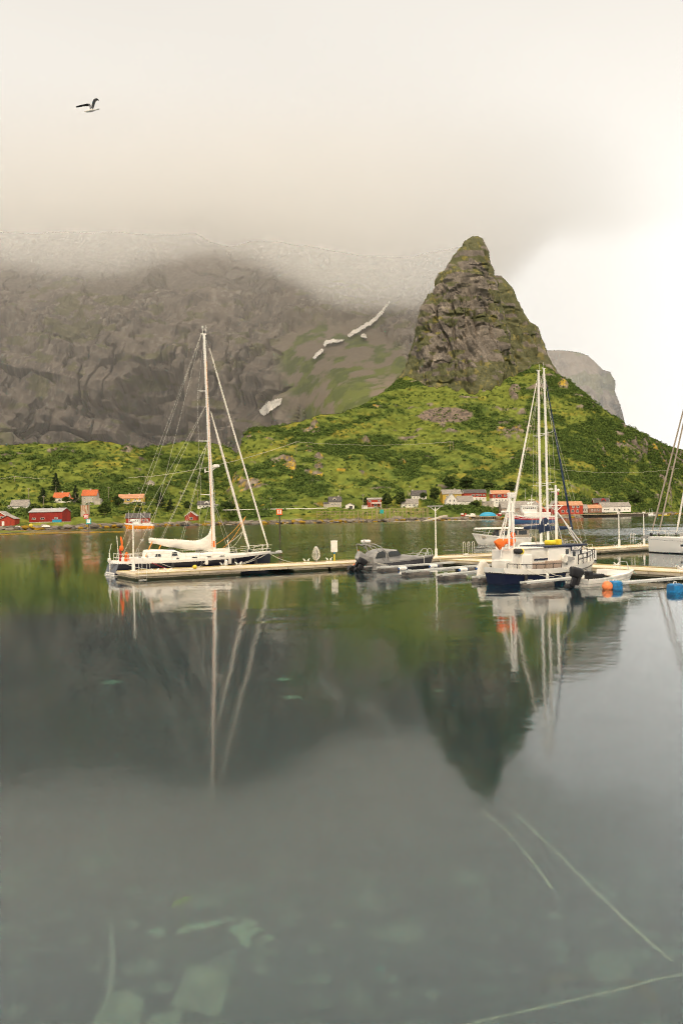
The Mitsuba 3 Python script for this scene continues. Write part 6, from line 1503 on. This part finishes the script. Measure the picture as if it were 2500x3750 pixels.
# ---------------------------------------------------------------- the big fishing vessel and the little boats across the water
V = Thing('fishing_vessel', 'big white fishing vessel with dark red stripes and a blue lower hull', 'fishing vessel', at=(98.5, 392.0), head=(-1.0, 0.20))
vh = Hull(23.0, 6.6, lambda t: 3.0 + 2.6 * np.clip((t - 0.45) / 0.55, 0, 1) ** 1.6 + 0.3 * (1 - np.clip(t, 0, 1)), stern=0.75, flare=0.32, rake=2.2, draft=1.2, full=2.6)
V.part('hull', vh.strip(-1.2, lambda t: vh.sheer(t) * 0.48 - 0.05, 6), 'm_hullblue', smooth=35)
V.part('red_band', vh.strip(lambda t: vh.sheer(t) * 0.48 - 0.05, lambda t: vh.sheer(t) * 0.78, 4), 'm_redline', smooth=35)
V.part('white_line', vh.strip(lambda t: vh.sheer(t) * 0.60, lambda t: vh.sheer(t) * 0.66, 1, out=0.03), 'm_gel', smooth=35)
V.part('bulwark', vh.strip(lambda t: vh.sheer(t) * 0.78, lambda t: vh.sheer(t), 3, out=0.02), 'm_gel', smooth=35)
V.part('deck', vh.deck(0.6), 'm_grey', smooth=True)
V.part('shelter_deck', rounded(2.5, 14.5, -2.8, 2.8, 2.6, 5.0, 0.2), 'm_gel')
w_ = V.part('wheelhouse', loft([[(8.5, -2.2, z), (15.2 + dx, -2.2, z), (15.8 + dx, 0, z), (15.2 + dx, 2.2, z), (8.5, 2.2, z)] for z, dx in ((4.9, 0), (6.6, 0.35), (8.0, 0.05))]), 'm_gel')
for i in range(7):
    for s in (-1, 1):
        V.part('window', B(9.0 + i * 0.88, 9.55 + i * 0.88, s * 2.22 - 0.06, s * 2.22 + 0.06, 6.6, 7.3), 'm_glass', under=w_)
V.part('roof', rounded(8.2, 15.9, -2.5, 2.5, 8.0, 8.35, 0.1), 'm_gel', under=w_)
V.part('radar_mast', [rod((11, 0, 8.3), (11, 0, 13.2), 0.18, 0.1, 8), rod((9.6, 0, 11.0), (12.4, 0, 11.0), 0.10, n=6), rod((11, -1.2, 10), (11, 1.2, 10), 0.1, n=6), rounded(10.2, 11.8, -0.3, 0.3, 9.3, 9.7, 0.1), ball((12.4, 0.4, 9.2), 0.55, sub=2)], 'm_gel')
V.part('aerial', [rod((13.5, s * 0.8, 8.3), (13.8, s * 0.8, 15.2 - s), 0.05, n=5) for s in (-1, 1)], 'm_mast')
V.part('aft_mast', [rod((4.0, 0, 5), (4.0, 0, 13.5), 0.2, 0.12, 8), rod((4, 0, 12), (7.5, 0, 7), 0.1, n=6)], 'm_mast')
V.part('derrick', rod((4.2, 0, 5.4), (8.8, 0, 10.5), 0.14, n=7), 'm_orange')
V.part('foremast', [rod((18.6, 0, 4.8), (18.6, 0, 9.5), 0.15, 0.1, 7)], 'm_mast')
rails(V, vh, 0.60, 0.96, 0.15, 0.9, 7, 'm_gel', (0.6, 1.0), 0.05)
U_ = Thing('orange_boat', 'small boat with an orange hull and a white wheelhouse in front of the red boathouse', 'fishing boat', at=(-109.5, 497.0), head=(-1.0, 0.06))
uh = Hull(17.5, 4.6, lambda t: 2.4 + 1.2 * np.clip(t, 0, 1) ** 2.2, stern=0.75, flare=0.25, rake=1.6, draft=0.8)
U_.part('hull', uh.strip(-0.8, lambda t: uh.sheer(t) - 0.85, 5), 'm_hullorange', smooth=35)
U_.part('bulwark', uh.strip(lambda t: uh.sheer(t) - 0.85, lambda t: uh.sheer(t), 2, out=0.03), 'm_gel', smooth=35)
U_.part('deck', uh.deck(0.5), 'm_gel2', smooth=True)
uw = U_.part('wheelhouse', rounded(8.2, 12.0, -1.5, 1.5, 2.0, 5.4, 0.15), 'm_gel')
U_.part('roof', rounded(7.9, 12.3, -1.7, 1.7, 5.4, 5.7, 0.08), 'm_gel', under=uw)
for i in range(3):
    U_.part('window', B(8.7 + i * 1.1, 9.4 + i * 1.1, -1.56, 1.56, 4.2, 5.0), 'm_glass', under=uw)
U_.part('mast', [rod((7.6, 0, 2), (7.6, 0, 9.8), 0.14, 0.08, 7), rod((14.5, 0, 3), (14.5, 0, 10.5), 0.13, 0.08, 7), rod((7.6, 0, 8.5), (2, 0, 3.5), 0.07, n=6)], 'm_mast')
U_.part('shelter', rounded(1.5, 6.5, -1.6, 1.6, 2.0, 3.4, 0.12), 'm_gel2')
for lab, x, y, L, zh, mt in [('white motorboat moored right of the white warehouse', 334.0, 905.0, 16.0, 2.4, 'm_gel'), ('small boat with a yellow hull right of the white warehouse', 355.0, 925.0, 12.0, 1.4, 'm_yellow2'), ('small white boat under the brown boathouse', 243.0, 805.0, 11.0, 1.8, 'm_gel')]:
    t = Thing('moored_boat', lab, 'boat', 'boats on the far shore', at=(x, y), head=(-1, 0.1))
    h_ = Hull(L, L * 0.28, lambda q, z=zh: z * (0.55 + 0.25 * np.clip(q, 0, 1) ** 2), stern=0.8, draft=0.5)
    t.part('hull', h_.strip(-0.5, lambda q: h_.sheer(q), 4), mt, smooth=35)
    t.part('deck', h_.deck(0.1), 'm_gel', smooth=True)
    c_ = t.part('cabin', rounded(L * 0.25, L * 0.6, -L * 0.09, L * 0.09, zh * 0.4, zh * 1.35, 0.15), 'm_gel')
    t.part('window', B(L * 0.3, L * 0.55, -L * 0.092, L * 0.092, zh * 0.95, zh * 1.15), 'm_glass', under=c_)
    if L > 14:
        for xm in (0.3, 0.45, 0.7):
            t.part('mast', rod((L * xm, 0, zh), (L * xm, 0, 9.5 - 4 * xm), 0.12, 0.08, 6), 'm_mast')


# ---------------------------------------------------------------- gulls
grained('m_feather', (0.74, 0.72, 0.68), (0.62, 0.60, 0.57), (30, 30, 30), 0.8)
plastic('m_feather_grey', (0.20, 0.20, 0.21), 0.8)
plastic('m_feather_dark', (0.022, 0.022, 0.025), 0.8)
plastic('m_beak', (0.55, 0.36, 0.05), 0.5)


def blade(pts, chord, thick):
    """A wing: a tapering cambered aerofoil along a bent line of points; chord runs along x."""
    rows = []
    for p, c in zip(np.asarray(pts, float), chord):
        prof = [(0.55, 0.0), (0.35, 0.6), (0.0, 0.9), (-0.45, 0.25), (-0.5, 0.0), (0.0, -0.15), (0.4, -0.2)]
        rows.append([(p[0] + c * a, p[1], p[2] + thick * c * b) for a, b in prof])
    return loft(rows)


K = Thing('gull', 'gull gliding with bent dark tipped wings in the upper left sky', 'gull', at=(-12.5, 44.0, 25.5), scale=1.25)
hd_, tl_ = np.array([-0.25, -0.10, -0.075]), np.array([0.19, 0.08, 0.09])
ax = (tl_ - hd_) / np.linalg.norm(tl_ - hd_)
sd_ = np.cross(ax, [0, 0, 1.0])
sd_ /= np.linalg.norm(sd_)
ud_ = np.cross(sd_, ax)
K.part('body', loft([[hd_ + (tl_ - hd_) * q + sd_ * r * math.cos(a) + ud_ * 0.9 * r * math.sin(a) for a in np.linspace(0, 2 * np.pi, 13)[:-1]] for q, r in [(0.0, 0.006), (0.06, 0.036), (0.14, 0.044), (0.25, 0.05), (0.45, 0.066), (0.65, 0.055), (0.82, 0.028), (0.95, 0.01)]]), 'm_feather', smooth=50)
K.part('beak', rod(hd_ + ax * 0.01, hd_ - ax * 0.05, 0.012, 0.004, 6), 'm_beak')
K.part('tail', loft([[tl_ - ax * 0.06 + sd_ * w + ud_ * h for w, h in ((-0.02, 0), (0.02, 0), (0.02, 0.01), (-0.02, 0.01))], [tl_ + ax * 0.08 + sd_ * w + ud_ * h for w, h in ((-0.06, 0), (0.06, 0), (0.06, 0.006), (-0.06, 0.006))]]), 'm_feather')


def wing_piece(pts, chord, thick=0.07):
    pts = np.asarray(pts, float)
    span = np.gradient(pts, axis=0)
    belly = np.array([0.0, -0.75, -0.66])      # the bird banks and shows its belly
    rows = []
    for p, c, g in zip(pts, chord, span):
        k = np.cross(g, belly)
        k /= np.linalg.norm(k)
        prof = [(-0.55, 0.0), (-0.35, 0.6), (0.0, 0.9), (0.45, 0.25), (0.5, 0.0), (0.0, -0.15), (-0.4, -0.2)]
        rows.append([p + k * c * a - belly * thick * c * b for a, b in prof])
    return loft(rows)


for pts in ([(-0.06, 0.04, 0.03), (-0.10, 0.16, 0.15), (-0.15, 0.28, 0.30), (-0.19, 0.34, 0.405), (-0.27, 0.40, 0.455), (-0.43, 0.48, 0.48), (-0.60, 0.55, 0.49), (-0.74, 0.60, 0.49), (-0.86, 0.64, 0.485)],
            [(0.02, -0.06, 0.06), (0.10, -0.20, 0.13), (0.17, -0.34, 0.17), (0.24, -0.46, 0.195), (0.31, -0.54, 0.195), (0.38, -0.62, 0.165), (0.43, -0.68, 0.12), (0.47, -0.73, 0.075), (0.495, -0.77, 0.03)]):
    wg = K.part('wing', wing_piece(pts[:5], [0.09, 0.10, 0.11, 0.11, 0.10]), 'm_feather_grey', smooth=50)
    K.part('hand', wing_piece(pts[4:8], [0.10, 0.085, 0.075, 0.065]), 'm_feather_dark', smooth=50, under=wg)
    K.part('wing_tip', wing_piece(pts[7:], [0.065, 0.035]), 'm_feather_dark', smooth=50, under=wg)
for lab, x, y, hd in [('white gull floating on the water above the furled mainsail, left one', -43.5, 186.0, (1, 0.3)), ('white gull floating on the water above the furled mainsail, right one', -36.2, 186.0, (-1, 0.2))]:
    t = Thing('gull', lab, 'gull', 'gulls floating on the water', at=(x, y, 0.0), head=hd, scale=1.7)
    t.part('body', loft([[(x_, r * math.cos(a), z + r * 0.8 * math.sin(a)) for a in np.linspace(0, 2 * np.pi, 11)[:-1]] for x_, r, z in [(0.17, 0.02, 0.10), (0.12, 0.08, 0.08), (0.0, 0.11, 0.07), (-0.14, 0.07, 0.10), (-0.25, 0.01, 0.13)]]), 'm_feather', smooth=50)
    t.part('head', loft([[(x_, r * math.cos(a), z + r * math.sin(a)) for a in np.linspace(0, 2 * np.pi, 9)[:-1]] for x_, r, z in [(0.12, 0.035, 0.10), (0.13, 0.035, 0.17), (0.15, 0.05, 0.21), (0.20, 0.035, 0.215), (0.235, 0.01, 0.21)]]), 'm_feather', smooth=50)
    t.part('beak', pipe([(0.23, 0, 0.21), (0.28, 0, 0.20)], [0.014, 0.004], 6), 'm_beak')
    t.part('wing', blade([(-0.05, 0.09, 0.12), (-0.08, 0.11, 0.14), (-0.12, 0.09, 0.15)], [0.28, 0.3, 0.1], 0.05), 'm_feather_grey')
# ---------------------------------------------------------------- things lying under the water by the quay
plastic('m_weed', (0.42, 0.60, 0.06), 0.7)
plastic('m_palestone', (0.20, 0.62, 0.42), 0.7)
grained('m_slab', (0.80, 0.70, 0.46), (0.56, 0.49, 0.33), (2, 2, 2), 0.9)
plastic('m_oldrope', (0.86, 0.86, 0.55), 0.8)
plastic('m_oldrope2', (0.78, 0.60, 0.44), 0.8)
grained('m_kelp', (0.36, 0.22, 0.09), (0.24, 0.16, 0.07), (5, 5, 5), 0.8)


def bed(x, y):
    return float(bed_z(np.array([x]), np.array([y]))[0])


def blob(c, r, sq, seed, amp=0.5, sub=3):
    m = trimesh.creation.icosphere(sub, 1.0)
    m.vertices = m.vertices * (1 + amp * (meshkit.fbm(m.vertices * 1.7 + seed * 3.1, 3, seed) - 0.5))[:, None] * r * np.asarray(sq) + np.asarray(c)
    return m


t = Thing('sunken_slab', 'pale square stone slab lying under the water, bottom left of centre', 'stone')


t.m[0, 0] = t.m[1, 1] = 0.99
t.part('block', extr([(-1.80, 8.56), (-1.30, 8.36), (-1.30, 9.12), (-1.74, 9.31)], -2.9, -2.06, 'z'), 'm_slab')
t.part('edge', extr([(-1.33, 8.38), (-1.27, 8.40), (-1.27, 9.10), (-1.33, 9.12)], -2.9, -2.02, 'z'), 'm_slab')
t = Thing('sunken_slab', 'broken pale stone block under the water at the foot of the sunken rope', 'stone')
t.m[0, 0] = t.m[1, 1] = 0.99
t.part('block', extr([(-2.50, 8.05), (-2.02, 8.05), (-2.08, 8.62), (-2.30, 8.78), (-2.48, 8.74)], -2.7, -2.02, 'z'), 'm_slab')
t.part('chip', extr([(-2.0, 8.05), (-1.66, 8.05), (-1.66, 8.50), (-1.95, 8.40)], -2.7, -2.06, 'z'), 'm_slab')
t = Thing('sunken_rock', 'rough weedy rock mound under the water above the pale slab', 'rock')
t.m[0, 0] = t.m[1, 1] = 0.99
t.part('mound', blob((-1.65, 9.95, -2.75), 0.62, (1.1, 0.85, 0.42), 3, 0.7), 'm_pile', smooth=True)
r_ = np.random.default_rng(77)
cs, cm = [], []
for i in range(46):
    a = r_.uniform(0, 6.28)
    q = r_.uniform(0.55, 1.0)
    c = (-1.65 + 0.72 * q * math.cos(a), 9.95 + 0.58 * q * math.sin(a), -2.52 + 0.10 * (1 - q))
    cs.append(blob(c, r_.uniform(0.03, 0.085), (1.2, 1.0, 0.6), i, 0.6, 1))
t.part('shells', cs, 'm_oldrope', stuff=True)
st, sc_ = [], []
for i in range(420):
    y_ = r_.uniform(7.2, 12.5)
    x_ = r_.uniform(-0.42, 0.42) * y_
    s_r = r_.uniform(0.03, 0.13) * (1 + (r_.random() < 0.12))
    b_ = blob((x_, y_, bed(x_, y_) + 0.3 * s_r), s_r, (1.2, 1.0, 0.6), i + 100, 0.7, 1)
    g = r_.uniform(0.12, 0.5) * np.array([1.0, 0.95, 0.68])
    st.append(b_)
    sc_.append(np.tile(g, (len(b_.vertices), 1)))
def bed_stones():
    struct('bed_stones', trimesh.util.concatenate(st), 'm_terrain', smooth=False, color=np.vstack(sc_), kind='stuff', label='mottled stones scattered over the shallow sea bed', cat='stones')


bed_stones()
t = Thing('sunken_rope', 'pinkish rope hanging down through the water, lower left', 'rope')
t.m[0, 0] = t.m[1, 1] = 0.985
t.part('upper_run', pipe([(-4.35, 15.27, -4.8), (-4.0, 14.1, -4.2), (-3.6, 12.9, -3.5)], 0.045, 6), 'm_oldrope2')
t.part('lower_run', pipe([(-2.92, 10.46, -2.50), (-2.79, 10.04, -2.36), (-2.62, 9.47, -2.20), (-2.53, 9.06, -2.12), (-2.47, 8.79, -2.06)], 0.035, 6), 'm_oldrope2')
for lab, pts in [('pale rope under the water, upper of the two parallel ropes at lower right', [(2.05, 13.09, -1.6), (2.26, 12.11, -1.4), (2.37, 10.98, -1.2), (2.42, 10.2, -1.15)]), ('long pale rope slanting under the water to the lower right', [(2.52, 12.97, -1.6), (2.77, 11.21, -1.3), (2.96, 9.57, -1.0), (3.07, 8.85, -0.9), (3.15, 8.38, -0.8)]), ('pale curved rope under the water along the bottom right', [(0.8, 7.66, -1.35), (1.07, 7.72, -1.3), (1.72, 7.88, -1.2), (2.14, 7.96, -1.1), (2.59, 8.1, -1.1), (2.95, 8.28, -1.2), (3.26, 8.41, -1.3), (3.8, 8.6, -1.4)])]:
    t = Thing('sunken_rope', lab, 'rope')
    t.part('strand', pipe(pts, 0.013, 6), 'm_oldrope')
    t.part('strand', pipe(np.array(pts) + [0.011, 0.008, 0.012], 0.008, 6), 'm_oldrope')
for lab, pts, w in [('brown kelp blade under the water beside the curved rope', [(1.98, 8.88, -2.28), (2.15, 9.02, -2.30), (2.35, 9.04, -2.30), (2.58, 8.98, -2.32)], 0.09), ('brown kelp blade curling under the water at the bottom right', [(2.86, 8.98, -2.36), (2.98, 8.86, -2.30), (3.03, 8.68, -2.28), (3.02, 8.5, -2.26)], 0.10)]:
    t = Thing('kelp', lab, 'kelp')
    t.m[0, 0] = t.m[1, 1] = 0.99
    p = np.array(pts)
    tt_ = np.gradient(p, axis=0)
    sd = np.stack([-tt_[:, 1], tt_[:, 0], 0 * tt_[:, 0]], 1)
    sd /= np.linalg.norm(sd, axis=1, keepdims=True)
    ww = w * np.array([0.5, 1.0, 0.9, 0.4])[:, None]
    t.part('blade', loft([np.stack([a - b, a + [0, 0, 0.04], a + b, a - [0, 0, 0.01]]) for a, b in zip(p, sd * ww)]), 'm_kelp', smooth=50)
    t.part('stalk', pipe([p[0], p[0] + [-0.1, -0.05, -0.15]], 0.015, 5), 'm_kelp')
t = Thing('sea_lettuce', 'bright yellow green leaf of sea lettuce under the water, lower left', 'seaweed')
LX, LY = (-2.07, -1.88), (10.07, 10.23)
lf = np.array([[(LX[0] + (LX[1] - LX[0]) * u, LY[0] + (LY[1] - LY[0]) * u + 0.15 * (v - 0.5) * (1 + 0.3 * math.sin(5 * u)), -1.3 + 0.03 * math.sin(6 * u + 4 * v)) for v in (0, 0.5, 1)] for u in np.linspace(0, 1, 7)])
t.part('leaf', loft(np.concatenate([lf, lf[:, ::-1] - [0, 0, 0.02]], 1)), 'm_weed', smooth=40)
t.part('holdfast', rod(lf[3, 1], lf[3, 1] - [0, 0, 1.6], 0.012, n=5), 'm_weed')
for i, (lab, x, y, z, s) in enumerate([('brightest pale green jellyfish drifting under the water, left of the peak reflection', -1.26, 20.34, -0.42, 0.24), ('faint pale green jellyfish just above the brightest one', -1.63, 22.7, -0.62, 0.24), ('small pale green jellyfish inside the dark peak reflection', 2.28, 20.77, -0.42, 0.14), ('faint pale green jellyfish far left under the yacht reflection', -6.24, 22.83, -0.75, 0.3), ('tiny pale green jellyfish near the bottom edge', 0.31, 8.8, -1.6, 0.05)]):
    t = Thing('jellyfish', lab, 'jellyfish', at=(x, y, z), scale=s)
    prof = [(0.02, 0.34), (0.45, 0.30), (0.8, 0.16), (1.0, -0.08), (0.9, -0.06), (0.5, 0.10), (0.02, 0.16)]
    t.part('bell', loft([[(r * math.cos(a), 0.9 * r * math.sin(a), h) for a in np.linspace(0, 2 * np.pi, 17)[:-1]] for r, h in prof]), 'm_palestone', smooth=50)
    for k in range(5):
        a = k * 1.256
        t.part('tentacle', pipe([(0.4 * math.cos(a), 0.4 * math.sin(a), 0.05), (0.5 * math.cos(a + 0.3), 0.5 * math.sin(a + 0.3), -0.6), (0.35 * math.cos(a + 0.6), 0.35 * math.sin(a + 0.6), -1.2)], [0.06, 0.04, 0.015], 5), 'm_palestone')

# ---------------------------------------------------------------- snow left in the gullies of the wall
grained('m_snow', (0.72, 0.70, 0.66), (0.50, 0.47, 0.43), (0.05, 0.05, 0.08), 0.9, 0.5, 0.72)
_wt = cKDTree(np.stack([WALL_P[..., 0] / WALL_P[..., 1], (WALL_P[..., 2] - 4.2) / WALL_P[..., 1]], -1).reshape(-1, 2))
_wp = WALL_P.reshape(-1, 3)


def on_wall(a, e):
    d, i = _wt.query([a, e], k=160)
    dist = np.percentile(_wp[i, 1], 8)
    return np.array([a * dist, dist, 4.2 + e * dist])


for lab, top, bot in [('large slanting snow patch low in the gully, above the bluff right of the yacht mast', [(-0.0943, 0.1275), (-0.0890, 0.1330), (-0.0840, 0.1375), (-0.0760, 0.1395), (-0.0669, 0.1427)], [(-0.0925, 0.1240), (-0.0888, 0.1212), (-0.0820, 0.1262), (-0.0745, 0.1310), (-0.0690, 0.1350)]),
                      ('small snow patch in the middle of the long gully', [(-0.0303, 0.1885), (-0.0250, 0.1950), (-0.0199, 0.1985)], [(-0.0280, 0.1870), (-0.0225, 0.1915), (-0.0164, 0.1968)]),
                      ('bent snow patch in the gully below the long snow strip', [(-0.0178, 0.2040), (-0.0150, 0.2088), (-0.0085, 0.2096), (0.0000, 0.2092), (0.0068, 0.2095)], [(-0.0165, 0.2010), (-0.0120, 0.2048), (-0.0080, 0.2052), (-0.0010, 0.2058), (0.0060, 0.2082)]),
                      ('long curved snow strip high in the gully left of the peak', [(0.0105, 0.2145), (0.0165, 0.2196), (0.0240, 0.2228), (0.0327, 0.2278), (0.0420, 0.2338), (0.0500, 0.2420), (0.0608, 0.2545)], [(0.0115, 0.2112), (0.0180, 0.2150), (0.0255, 0.2188), (0.0345, 0.2236), (0.0435, 0.2296), (0.0520, 0.2385), (0.0614, 0.2520)]),
                      ('tiny snow patch right of the long snow strip', [(0.0262, 0.2140), (0.0295, 0.2158), (0.0329, 0.2140)], [(0.0272, 0.2120), (0.0310, 0.2108), (0.0335, 0.2100)])]:
    A_, B_ = [], []
    for k in np.linspace(0, len(top) - 1, 9 * len(top)):
        i = min(int(k), len(top) - 2)
        f = k - i
        j = 0.0020 * (rng.random() - 0.5)
        for src, dst in ((top, A_), (bot, B_)):
            p = np.array(src[i]) * (1 - f) + np.array(src[i + 1]) * f
            dst.append(on_wall(p[0], p[1] + j))
    A_, B_ = np.array(A_), np.array(B_)
    view = (EYE - A_) / np.linalg.norm(EYE - A_, axis=1, keepdims=True)
    rows = np.stack([A_ - view * 25, A_ + view * 8, B_ + view * 8, B_ - view * 25], 1)
    t = Thing('snow_patch', lab, 'snow patch', 'old snow patches in the mountain gullies')
    m = loft(rows)
    scene[t.key] = mikit.ply(m, 'm_snow', smooth=30)
